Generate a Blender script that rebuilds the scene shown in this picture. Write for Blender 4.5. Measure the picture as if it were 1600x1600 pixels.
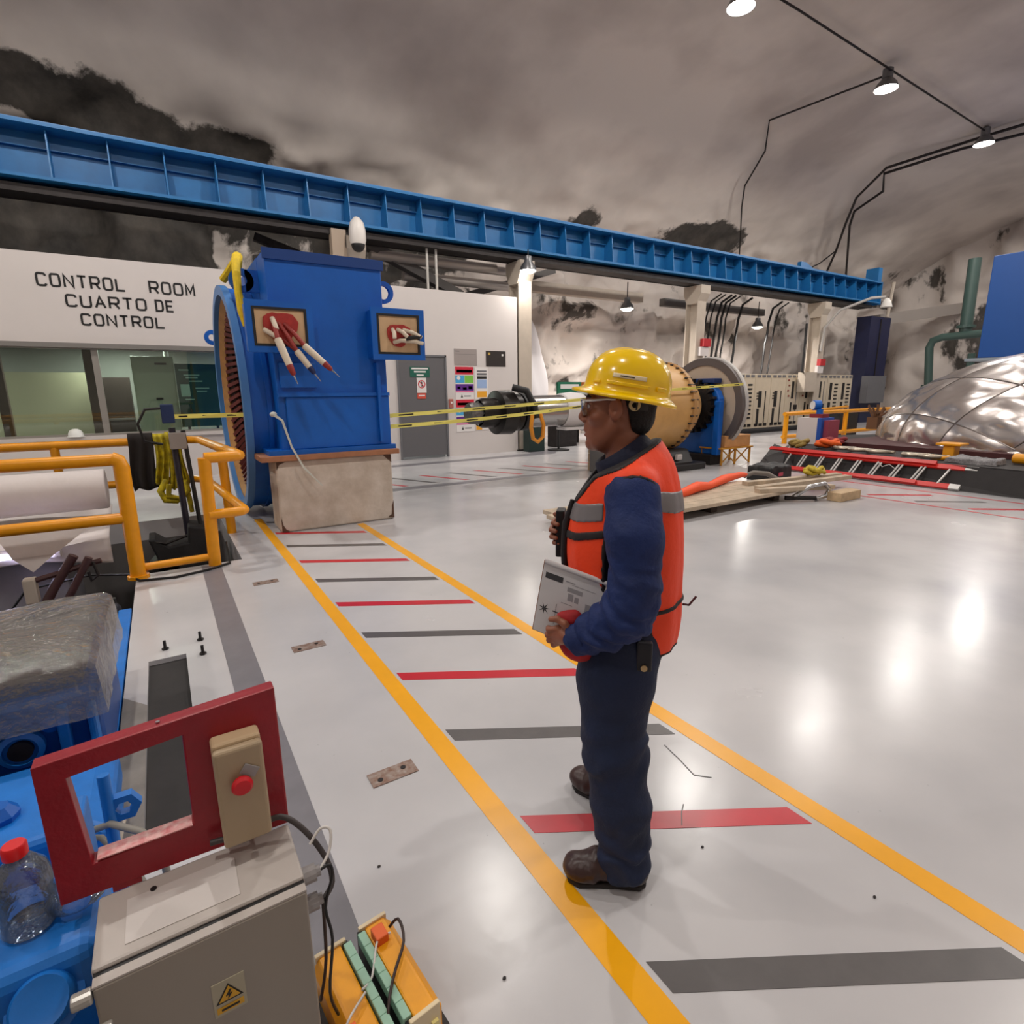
import bpy, bmesh, math, random
import numpy as np
from mathutils import Vector, Matrix
for _o in list(bpy.data.objects): bpy.data.objects.remove(_o)
C = bpy.context.scene.collection
random.seed(7)
PI = math.pi
def R(a): return math.radians(a)

# ------------------------------------------------------------------ camera
cam = bpy.data.cameras.new('camera'); co = bpy.data.objects.new('camera', cam); C.objects.link(co)
cam.sensor_fit = 'HORIZONTAL'; cam.sensor_width = 36.0; cam.lens = 36.0*860/1600
cam.clip_start = 0.05; cam.clip_end = 200
yaw, pitch, roll = R(32.2), R(12.4), R(0.6)
fw = Vector((math.sin(yaw)*math.cos(pitch), math.cos(yaw)*math.cos(pitch), -math.sin(pitch)))
rt = Vector((math.cos(yaw), -math.sin(yaw), 0)); up = rt.cross(fw)
rt2 = math.cos(roll)*rt - math.sin(roll)*up; up2 = math.sin(roll)*rt + math.cos(roll)*up
M = Matrix((rt2, up2, -fw)).transposed().to_4x4(); M.translation = Vector((0, 0, 1.6))
co.matrix_world = M
bpy.context.scene.camera = co

# ------------------------------------------------------------------ world, exposure, lights
w = bpy.data.worlds.new('world'); bpy.context.scene.world = w; w.use_nodes = True
w.node_tree.nodes['Background'].inputs[0].default_value = (0.02, 0.02, 0.022, 1)
w.node_tree.nodes['Background'].inputs[1].default_value = 1.0
vs = bpy.context.scene.view_settings
vs.view_transform = 'Standard'; vs.look = 'None'; vs.gamma = 1.0; vs.exposure = 0.17
try: vs.use_curve_mapping = False
except Exception: pass
def lamp_light(name, loc, power, size=0.5, col=(1, .95, .89), spread=170, aim=(0, 0, -1)):
    l = bpy.data.lights.new(name, 'AREA'); l.shape = 'DISK'; l.size = size; l.energy = power; l.color = col
    l.spread = R(spread)
    o = bpy.data.objects.new(name, l); C.objects.link(o); o.location = loc
    o.rotation_euler = Vector(aim).to_track_quat('-Z', 'Y').to_euler()
    return o
ROW_X = [-6.8, -1.0, 4.75, 10.55, 16.3, 22.4, 28.3]
def bay_light(name, loc, power, r=.12, col=(1, .95, .89)):
    l = bpy.data.lights.new(name, 'SPOT'); l.energy = power; l.shadow_soft_size = r; l.color = col; l.spot_size = R(175); l.spot_blend = .12
    o = bpy.data.objects.new(name, l); C.objects.link(o); o.location = loc; return o
for x in ROW_X: lamp_light('high_bay_light', (x, 8.2, 8.80), 24, .3); bay_light('high_bay_glow', (x, 8.2, 8.76), 420)
for x in ROW_X: lamp_light('high_bay_light', (x, 0.6, 8.80), 24, .3); bay_light('high_bay_glow', (x, 0.6, 8.76), 285)

# ------------------------------------------------------------------ helpers
def lin(c):
    return tuple((v/255/12.92 if v/255 <= .04045 else ((v/255+.055)/1.055)**2.4) for v in c)
MATS = {}
def mat(name, col, rough=.5, metal=0., var=0., vscale=6., bump=0., bscale=30., spec=.5, coat=0., emit=None, estr=0., rvar=0., col2=None, trans=0.):
    if name in MATS: return MATS[name]
    m = bpy.data.materials.new(name); m.use_nodes = True; nt = m.node_tree; b = nt.nodes['Principled BSDF']
    c = lin(col)+(1,)
    b.inputs['Base Color'].default_value = c; b.inputs['Roughness'].default_value = rough
    b.inputs['Metallic'].default_value = metal; b.inputs['Specular IOR Level'].default_value = spec
    b.inputs['Coat Weight'].default_value = coat; b.inputs['Coat Roughness'].default_value = .1
    b.inputs['Transmission Weight'].default_value = trans
    if emit: b.inputs['Emission Color'].default_value = lin(emit)+(1,); b.inputs['Emission Strength'].default_value = estr
    if var or bump or rvar:
        tc = nt.nodes.new('ShaderNodeTexCoord')
        n = nt.nodes.new('ShaderNodeTexNoise'); n.inputs['Scale'].default_value = vscale; n.inputs['Detail'].default_value = 6; n.inputs['Roughness'].default_value = .6
        nt.links.new(tc.outputs['Object'], n.inputs['Vector'])
        if var:
            r = nt.nodes.new('ShaderNodeValToRGB'); r.color_ramp.elements[0].position = .3; r.color_ramp.elements[1].position = .7
            k = lin(col2) if col2 else tuple(v*(1-var) for v in c[:3])
            r.color_ramp.elements[0].color = tuple(k)+(1,); r.color_ramp.elements[1].color = c if col2 else tuple(min(1, v*(1+var*.5)) for v in c[:3])+(1,)
            nt.links.new(n.outputs['Fac'], r.inputs['Fac']); nt.links.new(r.outputs['Color'], b.inputs['Base Color'])
        if rvar:
            mr = nt.nodes.new('ShaderNodeMapRange'); mr.inputs['To Min'].default_value = max(.02, rough-rvar); mr.inputs['To Max'].default_value = rough+rvar
            nt.links.new(n.outputs['Fac'], mr.inputs['Value']); nt.links.new(mr.outputs['Result'], b.inputs['Roughness'])
        if bump:
            n2 = nt.nodes.new('ShaderNodeTexNoise'); n2.inputs['Scale'].default_value = bscale; n2.inputs['Detail'].default_value = 5
            nt.links.new(tc.outputs['Object'], n2.inputs['Vector'])
            bp = nt.nodes.new('ShaderNodeBump'); bp.inputs['Strength'].default_value = bump; bp.inputs['Distance'].default_value = .01
            nt.links.new(n2.outputs['Fac'], bp.inputs['Height']); nt.links.new(bp.outputs['Normal'], b.inputs['Normal'])
    MATS[name] = m; return m
def clear_mat(name, tint=(235, 240, 240), rough=.08, film=.12, bump=0., bscale=20., haze=0., hazecol=(200, 200, 200)):
    """thin clear sheet: mostly see-through with Fresnel gloss and a little milky haze"""
    m = bpy.data.materials.new(name); m.use_nodes = True; nt = m.node_tree; nt.nodes.remove(nt.nodes['Principled BSDF'])
    out = nt.nodes['Material Output']
    tr = nt.nodes.new('ShaderNodeBsdfTransparent'); tr.inputs[0].default_value = lin(tint)+(1,)
    gl = nt.nodes.new('ShaderNodeBsdfGlossy'); gl.inputs['Roughness'].default_value = rough
    fr = nt.nodes.new('ShaderNodeFresnel'); fr.inputs['IOR'].default_value = 1.45
    mx = nt.nodes.new('ShaderNodeMixShader'); ad = nt.nodes.new('ShaderNodeMath'); ad.operation = 'ADD'; ad.inputs[1].default_value = film; ad.use_clamp = True
    nt.links.new(fr.outputs[0], ad.inputs[0]); nt.links.new(ad.outputs[0], mx.inputs[0])
    nt.links.new(tr.outputs[0], mx.inputs[1]); nt.links.new(gl.outputs[0], mx.inputs[2]); last = mx
    if haze:
        df = nt.nodes.new('ShaderNodeBsdfDiffuse'); df.inputs[0].default_value = lin(hazecol)+(1,)
        m2 = nt.nodes.new('ShaderNodeMixShader'); m2.inputs[0].default_value = haze
        nt.links.new(mx.outputs[0], m2.inputs[1]); nt.links.new(df.outputs[0], m2.inputs[2]); last = m2
    if bump:
        tc = nt.nodes.new('ShaderNodeTexCoord'); n2 = nt.nodes.new('ShaderNodeTexNoise'); n2.inputs['Scale'].default_value = bscale; n2.inputs['Detail'].default_value = 4
        nt.links.new(tc.outputs['Object'], n2.inputs['Vector'])
        bp = nt.nodes.new('ShaderNodeBump'); bp.inputs['Strength'].default_value = bump; bp.inputs['Distance'].default_value = .02
        nt.links.new(n2.outputs['Fac'], bp.inputs['Height']); nt.links.new(bp.outputs['Normal'], gl.inputs['Normal']); nt.links.new(bp.outputs['Normal'], fr.inputs['Normal'])
    nt.links.new(last.outputs[0], out.inputs[0]); MATS[name] = m; return m

class MB:
    def __init__(s): s.v = []; s.f = []
    def add(s, vs, fs):
        o = len(s.v); s.v += [tuple(map(float, p)) for p in vs]; s.f += [tuple(i+o for i in f) for f in fs]; return s
    def bx(s, x0, x1, y0, y1, z0, z1, top=None):
        dx, dy = top if top else (0, 0)
        vs = [(x0, y0, z0), (x1, y0, z0), (x1, y1, z0), (x0, y1, z0), (x0+dx, y0+dy, z1), (x1-dx, y0+dy, z1), (x1-dx, y1-dy, z1), (x0+dx, y1-dy, z1)]
        return s.add(vs, [(0, 3, 2, 1), (4, 5, 6, 7), (0, 1, 5, 4), (1, 2, 6, 5), (2, 3, 7, 6), (3, 0, 4, 7)])
    def box(s, c, d, rot=None):
        m = MB().bx(-d[0]/2, d[0]/2, -d[1]/2, d[1]/2, -d[2]/2, d[2]/2)
        vs = [Vector(p) for p in m.v]
        if rot is not None: vs = [rot @ p for p in vs]
        return s.add([p+Vector(c) for p in vs], m.f)
    def bar(s, a, b, wd, th, upv=(0, 0, 1)):
        a, b = Vector(a), Vector(b); d = (b-a); L = d.length; d.normalize()
        sd = d.cross(Vector(upv))
        if sd.length < 1e-4: sd = d.cross(Vector((1, 0, 0)))
        sd.normalize(); u = sd.cross(d)
        rot = Matrix((d, sd, u)).transposed()
        return s.box((a+b)/2, (L, wd, th), rot)
    def tube(s, pts, r, n=8, cap=True, closed=False):
        P = [Vector(p) for p in pts]; N = len(P)
        rr = r if isinstance(r, (list, tuple)) else [r]*N
        T = []
        for i in range(N):
            if closed: t = P[(i+1) % N]-P[i-1]
            else: t = P[min(i+1, N-1)]-P[max(i-1, 0)]
            T.append(t.normalized() if t.length > 1e-9 else Vector((0, 0, 1)))
        u = T[0].orthogonal().normalized(); vs = []
        for i in range(N):
            u = (u - T[i]*u.dot(T[i]))
            u = u.normalized() if u.length > 1e-6 else T[i].orthogonal().normalized()
            w_ = T[i].cross(u)
            for k in range(n):
                a = 2*PI*k/n; vs.append(P[i]+rr[i]*(math.cos(a)*u+math.sin(a)*w_))
        fs = []
        for i in range(N if closed else N-1):
            for k in range(n):
                j = (i+1) % N
                fs.append((i*n+k, i*n+(k+1) % n, j*n+(k+1) % n, j*n+k))
        if cap and not closed: fs += [tuple(range(n-1, -1, -1)), tuple((N-1)*n+k for k in range(n))]
        return s.add(vs, fs)
    def lathe(s, prof, o=(0, 0, 0), axis=(0, 0, 1), n=24, sx=1., sy=1., closed=False, a0=0, a1=2*PI):
        ax = Vector(axis).normalized(); u = Vector((0, 1, 0)) if abs(ax.x) > .9 else Vector((1, 0, 0))
        u = (u-ax*u.dot(ax)).normalized(); w_ = ax.cross(u); o = Vector(o); vs = []; full = abs(a1-a0-2*PI) < 1e-6
        nn = n if full else n+1
        for (r, h) in prof:
            for k in range(nn):
                a = a0+(a1-a0)*k/n; vs.append(o+ax*h+u*(r*sx*math.cos(a))+w_*(r*sy*math.sin(a)))
        fs = []; m = len(prof)
        for i in range(m if closed else m-1):
            j = (i+1) % m
            for k in range(n):
                k2 = (k+1) % nn
                fs.append((i*nn+k, i*nn+k2, j*nn+k2, j*nn+k))
        if not closed and full:
            if prof[0][0] > 1e-6: fs.append(tuple(range(nn-1, -1, -1)))
            if prof[-1][0] > 1e-6: fs.append(tuple((m-1)*nn+k for k in range(nn)))
        return s.add(vs, fs)
    def cyl(s, a, b, r0, r1=None, n=16):
        a, b = Vector(a), Vector(b); r1 = r0 if r1 is None else r1
        return s.lathe([(r0, 0), (r1, (b-a).length)], a, b-a, n)
    def prism(s, poly, ax, a, b):
        """polygon in the two other axes, extruded from a to b along ax"""
        def mk(p, t): return {'x': (t, p[0], p[1]), 'y': (p[0], t, p[1]), 'z': (p[0], p[1], t)}[ax]
        n = len(poly); vs = [mk(p, a) for p in poly]+[mk(p, b) for p in poly]
        fs = [tuple(range(n-1, -1, -1)), tuple(range(n, 2*n))]+[(i, (i+1) % n, n+(i+1) % n, n+i) for i in range(n)]
        return s.add(vs, fs)
    def grid(s, fn, nu, nv, cu=False):
        vs = [fn(i/nu, j/nv) for i in range(nu+1) for j in range(nv+1)]
        return s.add(vs, [(i*(nv+1)+j, (i+1)*(nv+1)+j, (i+1)*(nv+1)+j+1, i*(nv+1)+j+1) for i in range(nu) for j in range(nv)])
    def xf(s, m):
        s.v = [tuple(m @ Vector(p)) for p in s.v]; return s
    def sphere(s, c, r, n=12):
        rr = r if isinstance(r, (tuple, list)) else (r, r, r)
        k = n//2; pr = [(math.sin(PI*i/k), -math.cos(PI*i/k)) for i in range(k+1)]
        m = MB().lathe(pr, n=n); return s.add([(c[0]+p[0]*rr[0], c[1]+p[1]*rr[1], c[2]+p[2]*rr[2]) for p in m.v], m.f)
def link(o, parent=None):
    C.objects.link(o)
    if parent is not None: o.parent = parent
    return o
def fix_normals(me):
    bm = bmesh.new(); bm.from_mesh(me); bmesh.ops.remove_doubles(bm, verts=bm.verts, dist=1e-6); bmesh.ops.recalc_face_normals(bm, faces=bm.faces); bm.to_mesh(me); bm.free()
def part(name, mb, m, parent=None, smooth=None, bevel=0, label=None, kind=None, w=True, bseg=2, sub=0, fix=True):
    """link one mesh; with w the vertices are in world coordinates and get moved into the parent's frame"""
    me = bpy.data.meshes.new(name); me.from_pydata(mb.v, [], mb.f)
    if w and parent is not None:
        pw = Matrix.Identity(4); q = parent
        while q is not None: pw = q.matrix_basis @ pw; q = q.parent
        me.transform(pw.inverted())
    if fix: fix_normals(me)
    if smooth is not None:
        me.shade_smooth(); me.set_sharp_from_angle(angle=R(smooth))
    for x in (m if isinstance(m, (list, tuple)) else [m]): me.materials.append(x)
    o = bpy.data.objects.new(name, me); link(o, parent)
    if bevel:
        b = o.modifiers.new('bevel', 'BEVEL'); b.width = bevel; b.segments = bseg; b.limit_method = 'ANGLE'; b.angle_limit = R(40); b.harden_normals = False
    if sub:
        s_ = o.modifiers.new('sub', 'SUBSURF'); s_.levels = sub; s_.render_levels = sub
    if label: o['label'] = label
    if kind: o['kind'] = kind
    return o
def tag(o, label=None, cat=None, group=None, kind=None):
    if label: o['label'] = label
    if cat: o['category'] = cat
    if group: o['group'] = group
    if kind: o['kind'] = kind
    return o
def thing(name, label, cat, loc=(0, 0, 0), rotz=0, group=None):
    o = bpy.data.objects.new(name, None); o.empty_display_size = .1; C.objects.link(o)
    o.location = loc; o.rotation_euler = (0, 0, rotz); return tag(o, label, cat, group)
def dup(root, loc, rotz=None, label=None, group=None):
    def cp(o, par):
        c = o.copy(); C.objects.link(c); c.parent = par
        for ch in list(o.children): cp(ch, c)
        return c
    r = cp(root, None); r.location = loc
    if rotz is not None: r.rotation_euler = (0, 0, rotz)
    if label: r['label'] = label
    if group: r['group'] = group
    return r
# value noise, fbm (numpy)
def vnoise(p, seed=0):
    p = np.asarray(p, dtype=np.float64); i = np.floor(p).astype(np.int64); f = p-i; f = f*f*(3-2*f)
    def h(ix, iy, iz):
        n = (ix*374761393+iy*668265263+iz*2147483647+seed*974711) & 0xffffffff
        n = ((n ^ (n >> 13))*1274126177) & 0xffffffff; n = n ^ (n >> 16)
        return (n & 0xffff)/65535.0
    r = 0
    for a in (0, 1):
        for b in (0, 1):
            for c in (0, 1):
                wt = (f[..., 0] if a else 1-f[..., 0])*(f[..., 1] if b else 1-f[..., 1])*(f[..., 2] if c else 1-f[..., 2])
                r = r+wt*h(i[..., 0]+a, i[..., 1]+b, i[..., 2]+c)
    return r
def fbm(p, oct=4, seed=0):
    p = np.asarray(p, dtype=np.float64); r = 0; a = .5; t = 0
    for k in range(oct): r = r+a*vnoise(p*(2**k), seed+k); t += a; a *= .5
    return r/t

# shared materials
M_blue = mat('blue_enamel', (2, 94, 188), .42, var=.12, vscale=2.5, bump=.08, bscale=60)
M_blue_light = mat('blue_machine_enamel', (24, 116, 205), .4, var=.15, vscale=8, bump=.06, bscale=60)
M_beam = mat('crane_blue', (26, 106, 164), .42, var=.15, vscale=3)
M_beige = mat('beige_steel', (184, 172, 158), .5, var=.08, vscale=4)
M_yellow = mat('yellow_enamel', (236, 156, 10), .35, var=.1, vscale=8)
M_white = mat('white_wall_paint', (206, 199, 196), .6, var=.03, vscale=1)
M_black = mat('black_plastic', (24, 23, 24), .5)
M_rubber = mat('black_rubber', (30, 29, 31), .75, bump=.2, bscale=40)
M_dark = mat('dark_steel', (52, 48, 48), .5, .6, var=.3, vscale=9)
M_grey = mat('grey_paint', (108, 108, 112), .5, var=.06)
M_steel = mat('bright_steel', (190, 190, 192), .28, 1., rvar=.1, vscale=12)
M_wood = mat('raw_timber', (196, 168, 132), .7, var=.25, vscale=9, bump=.2, bscale=50)
M_cable = mat('black_cable', (22, 21, 22), .5)
M_lens = mat('lamp_lens', (255, 255, 255), .3, emit=(255, 248, 236), estr=24)
# ------------------------------------------------------------------ setting: cavern vault
PROF = [(16.4, -.3), (16.3, 2), (15.9, 4.4), (16.3, 5.6), (15.9, 6.5), (14.9, 7.2), (13.4, 8.1), (11.2, 8.95), (8.3, 9.4), (4.4, 9.55), (.5, 9.3), (-3, 8.2), (-6, 5.9), (-7.6, 2.8), (-7.9, -.3)]
X0, X1 = -9.0, 35.0
def resample(pr, step):
    out = [pr[0]]
    for a, b in zip(pr, pr[1:]):
        L = math.hypot(b[0]-a[0], b[1]-a[1]); n = max(1, int(L/(step if a[1] < 8.3 and a[0] > 8 else step*3)))
        out += [(a[0]+(b[0]-a[0])*i/n, a[1]+(b[1]-a[1])*i/n) for i in range(1, n+1)]
    return out
def rock_material():
    m = bpy.data.materials.new('shotcrete_rock'); m.use_nodes = True; nt = m.node_tree; b = nt.nodes['Principled BSDF']
    N = nt.nodes.new; Lk = nt.links.new
    tc = N('ShaderNodeTexCoord'); at = N('ShaderNodeAttribute'); at.attribute_name = 'rock'
    n1 = N('ShaderNodeTexNoise'); n1.inputs['Scale'].default_value = 1.6; n1.inputs['Detail'].default_value = 9; n1.inputs['Roughness'].default_value = .65
    mp = N('ShaderNodeMapping'); mp.inputs['Scale'].default_value = (1, 1, .55)
    Lk(tc.outputs['Object'], mp.inputs[0]); Lk(mp.outputs[0], n1.inputs['Vector'])
    mx = N('ShaderNodeMath'); mx.operation = 'MULTIPLY_ADD'; mx.inputs[1].default_value = 1.0; mx.inputs[2].default_value = -.5
    Lk(n1.outputs['Fac'], mx.inputs[0])
    ad = N('ShaderNodeMath'); ad.operation = 'ADD'; Lk(at.outputs['Fac'], ad.inputs[0]); Lk(mx.outputs[0], ad.inputs[1])
    rp = N('ShaderNodeValToRGB'); rp.color_ramp.elements[0].position = .44; rp.color_ramp.elements[1].position = .56
    rp.color_ramp.elements[0].color = (0, 0, 0, 1); rp.color_ramp.elements[1].color = (1, 1, 1, 1); Lk(ad.outputs[0], rp.inputs[0])
    n2 = N('ShaderNodeTexNoise'); n2.inputs['Scale'].default_value = .32; n2.inputs['Detail'].default_value = 5
    Lk(mp.outputs[0], n2.inputs['Vector'])
    r2 = N('ShaderNodeValToRGB'); e = r2.color_ramp.elements; e[0].position = .36; e[1].position = .62
    e[0].color = lin((182, 172, 166))+(1,); e[1].color = lin((220, 210, 202))+(1,); Lk(n2.outputs['Fac'], r2.inputs[0])
    r3 = N('ShaderNodeValToRGB'); e = r3.color_ramp.elements; e[0].position = .3; e[1].position = .75
    e[0].color = lin((34, 32, 31))+(1,); e[1].color = lin((88, 82, 76))+(1,); Lk(n1.outputs['Fac'], r3.inputs[0])
    mc = N('ShaderNodeMixRGB'); Lk(rp.outputs[0], mc.inputs[0]); Lk(r2.outputs[0], mc.inputs[1]); Lk(r3.outputs[0], mc.inputs[2])
    Lk(mc.outputs[0], b.inputs['Base Color']); b.inputs['Roughness'].default_value = .75
    bp = N('ShaderNodeBump'); bp.inputs['Strength'].default_value = .15; bp.inputs['Distance'].default_value = .05
    Lk(n1.outputs['Fac'], bp.inputs['Height']); Lk(bp.outputs[0], b.inputs['Normal'])
    return m
M_rock = rock_material()
def build_vault():
    pr = np.array(resample(PROF, .13)); xs = np.arange(X0, X1+.01, .17)
    # smooth the profile corners
    q = pr.copy()
    for _ in range(12): q[1:-1] = (q[:-2]+2*q[1:-1]+q[2:])/4
    pr = q
    tg = np.gradient(pr, axis=0); tg /= np.linalg.norm(tg, axis=1)[:, None]
    nr = np.stack([tg[:, 1], -tg[:, 0]], 1)           # outward
    X, I = np.meshgrid(xs, np.arange(len(pr)), indexing='ij')
    Y = pr[I, 0]; Z = pr[I, 1]; P = np.stack([X, Y, Z], -1)
    wall = np.clip((7.6-Z)/1.6, 0, 1)*(Y > 5)
    smooth = fbm(P*.28, 3, 3)-.5
    # faceted blasted rock on the wall
    rough = np.abs(fbm(P*np.array([.55, .5, .6]), 4, 11)-.5)*2
    disp = smooth*.40+wall*(rough*1.5-.35)+wall*(fbm(P*1.6, 3, 5)-.5)*.5
    P[..., 1] += nr[I, 0]*disp; P[..., 2] += nr[I, 1]*disp
    n = fbm(P*np.array([.33, .5, .7]), 4, 21); nb = fbm(P*np.array([.9, .9, 1.3]), 4, 33)
    mask = np.zeros_like(Z)
    left = np.clip((3.8-X)/1.5, 0, 1)
    edge = 7.25+.12*np.clip(1.5-X, 0, 2)+(n-.5)*1.6
    mask = np.maximum(mask, left*np.clip((edge-Z)*1.3+.5, 0, 1))
    mask *= 1-.75*np.clip((-1.0-X)/.5, 0, 1)*np.clip((7.2-Z)*4, 0, 1)*np.clip((Z-6)*4, 0, 1)
    pat = np.exp(-((X-18.0)/2.6)**2)*np.clip((7.35+(n-.5)*1.3-Z)*1.5+.5, 0, 1); mask = np.maximum(mask, pat)
    pat = np.exp(-((X-12.4)/.8)**2)*np.clip((7.1+(n-.5)-Z)*1.5+.5, 0, 1)*.8; mask = np.maximum(mask, pat)
    pat = np.clip((X-28)/2, 0, 1)*np.clip((7.1+(n-.5)*2-Z)*1.2+.5, 0, 1)*(.4+nb*.5); mask = np.maximum(mask, pat)
    low = np.clip((6.0-Z)/.5, 0, 1)*(Y > 5)
    mask = np.where(low > .5, np.where(X < 1.7, .80+.6*(nb-.5), np.where(X < 8.6, .56+1.0*(nb-.5), (.30+.9*(nb-.5)))), mask)
    mask = np.where(Y < 5, .1, mask)
    nx, ny = X.shape
    me = bpy.data.meshes.new('ceiling')
    idx = np.arange(nx*ny).reshape(nx, ny)
    q = np.stack([idx[:-1, :-1], idx[:-1, 1:], idx[1:, 1:], idx[1:, :-1]], -1).reshape(-1, 4)
    me.from_pydata(P.reshape(-1, 3).tolist(), [], q.tolist())
    a = me.attributes.new('rock', 'FLOAT', 'POINT'); a.data.foreach_set('value', mask.reshape(-1).astype(np.float32))
    me.shade_smooth(); me.materials.append(M_rock)
    o = bpy.data.objects.new('ceiling', me); link(o); tag(o, 'grey sprayed-concrete cavern vault over dark bare rock', kind='structure')
    # end walls
    for nm, x, sd in (('wall_right', X1-.4, 1), ('wall_left', X0+.4, -1)):
        yy = np.linspace(-8.6, 17.2, 90); zz = np.linspace(-.3, 10.2, 50); A, B = np.meshgrid(yy, zz, indexing='ij')
        Q = np.stack([np.full_like(A, x), A, B], -1); dd = (np.abs(fbm(Q*.5, 4, 8)-.5)*2)*1.6-.4
        Q[..., 0] += sd*dd
        me = bpy.data.meshes.new(nm); idx = np.arange(A.size).reshape(A.shape)
        q = np.stack([idx[:-1, :-1], idx[:-1, 1:], idx[1:, 1:], idx[1:, :-1]], -1).reshape(-1, 4)
        me.from_pydata(Q.reshape(-1, 3).tolist(), [], q.tolist())
        mk = .38+1.1*(fbm(Q*np.array([.5, .5, 1.0]), 4, 41)-.5)
        a = me.attributes.new('rock', 'FLOAT', 'POINT'); a.data.foreach_set('value', mk.reshape(-1).astype(np.float32))
        me.shade_smooth(); me.materials.append(M_rock)
        o = bpy.data.objects.new(nm, me); link(o); tag(o, kind='structure')
build_vault()

# ------------------------------------------------------------------ floor with the pit and the slot
def floor_material():
    m = bpy.data.materials.new('epoxy_floor'); m.use_nodes = True; nt = m.node_tree; b = nt.nodes['Principled BSDF']
    N = nt.nodes.new; Lk = nt.links.new; tc = N('ShaderNodeTexCoord')
    n1 = N('ShaderNodeTexNoise'); n1.inputs['Scale'].default_value = .9; n1.inputs['Detail'].default_value = 7; Lk(tc.outputs['Object'], n1.inputs['Vector'])
    r = N('ShaderNodeValToRGB'); e = r.color_ramp.elements; e[0].position = .3; e[1].position = .6
    e[0].color = lin((181, 180, 183))+(1,); e[1].color = lin((197, 195, 197))+(1,); Lk(n1.outputs['Fac'], r.inputs[0])
    # fine scuffs
    n2 = N('ShaderNodeTexNoise'); n2.inputs['Scale'].default_value = 26; n2.inputs['Detail'].default_value = 3; Lk(tc.outputs['Object'], n2.inputs['Vector'])
    r2 = N('ShaderNodeValToRGB'); e = r2.color_ramp.elements; e[0].position = .20; e[1].position = .26; e[0].color = (.55, .55, .55, 1); e[1].color = (1, 1, 1, 1); Lk(n2.outputs['Fac'], r2.inputs[0])
    mx = N('ShaderNodeMixRGB'); mx.blend_type = 'MULTIPLY'; mx.inputs[0].default_value = 1; Lk(r.outputs[0], mx.inputs[1]); Lk(r2.outputs[0], mx.inputs[2])
    Lk(mx.outputs[0], b.inputs['Base Color'])
    mr = N('ShaderNodeMapRange'); mr.inputs['To Min'].default_value = .13; mr.inputs['To Max'].default_value = .34; Lk(n1.outputs['Fac'], mr.inputs[0]); Lk(mr.outputs[0], b.inputs['Roughness'])
    n3 = N('ShaderNodeTexNoise'); n3.inputs['Scale'].default_value = 5; n3.inputs['Detail'].default_value = 6; Lk(tc.outputs['Object'], n3.inputs['Vector'])
    bp = N('ShaderNodeBump'); bp.inputs['Strength'].default_value = .12; bp.inputs['Distance'].default_value = .01; Lk(n3.outputs['Fac'], bp.inputs['Height']); Lk(bp.outputs[0], b.inputs['Normal'])
    b.inputs['Specular IOR Level'].default_value = .5
    return m
M_floor = floor_material()
def rects_floor():
    m = MB(); T = .25
    holes = [(-99, -.35, -99, 5.85), (-99, .52, 5.85, 8.42), (-.24, -.04, 2.1, 3.82)]
    xs = sorted({X0-.5, -.35, -.24, -.04, .52, X1+.5}); ys = sorted({-8.5, 2.1, 3.82, 5.85, 8.42, 16.9})
    for a, b in zip(xs, xs[1:]):
        for c, d in zip(ys, ys[1:]):
            cx, cy = (a+b)/2, (c+d)/2
            if any(h[0] < cx < h[1] and h[2] < cy < h[3] for h in holes): continue
            m.bx(a, b, c, d, -T, 0)
    return m
floor = tag(part('floor', rects_floor(), M_floor), kind='structure')
M_pit = mat('pit_concrete', (104, 101, 100), .7, var=.2, vscale=1.5)
pf = MB().bx(X0-.5, 1.2, -8.5, 8.9, -1.9, -1.7); tag(part('pit_floor', pf, M_pit), kind='structure')
pw = MB().bx(.52, .7, 5.67, 8.6, -1.8, -.25); pw.bx(-.35, .52, 5.85-.18, 5.85, -1.8, -.25); pw.bx(-.35, -.2, -8, 5.67, -1.8, -.25); pw.bx(X0, .52, 8.42, 8.6, -1.8, -.25)
tag(part('pit_wall', pw, M_pit), kind='structure')
M_slot = mat('dark_slot_steel', (44, 41, 41), .7, var=.2, vscale=12)
part('slot_cover', MB().bx(-.24, -.04, 2.1, 3.82, -.06, -.03), M_slot, floor, label='dark recessed steel strip in the floor')
# painted marks, a millimetre proud of the floor
P_yel = mat('floor_yellow', (242, 170, 12), .3, var=.07, vscale=4); P_red = mat('floor_red', (196, 36, 50), .3, var=.1, vscale=6)
P_gry = mat('floor_dark_grey', (92, 88, 88), .35, var=.12, vscale=10); P_mid = mat('floor_mid_grey', (124, 122, 128), .35, var=.12, vscale=5)
def mark(poly, m, name, label, t=.0015): return part(name, MB().prism(poly, 'z', 0.0002, t), m, floor, label=label)
mark([(.875, -6), (.965, -6), (.965, 7.7), (.875, 7.7)], P_yel, 'yellow_line', 'yellow walkway line nearest the pit')
mark([(1.915, -6), (2.005, -6), (2.005, 6.68), (1.915, 6.68)], P_yel, 'yellow_line', 'yellow walkway line on the hall side')
mark([(.165, -4), (.325, -4), (.325, 5.7), (.165, 5.84)], P_mid, 'grey_band', 'grey painted band along the pit edge', t=.001)
for i in range(-4, 10):
    y = 1.48+.66*i; hw = .05
    red = i % 2 == 0
    mark([(.985, y-hw), (1.885, y-.53-hw), (1.885, y-.53+hw), (.985, y+hw)], P_red if red else P_gry, 'hatch_bar', None)
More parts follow.
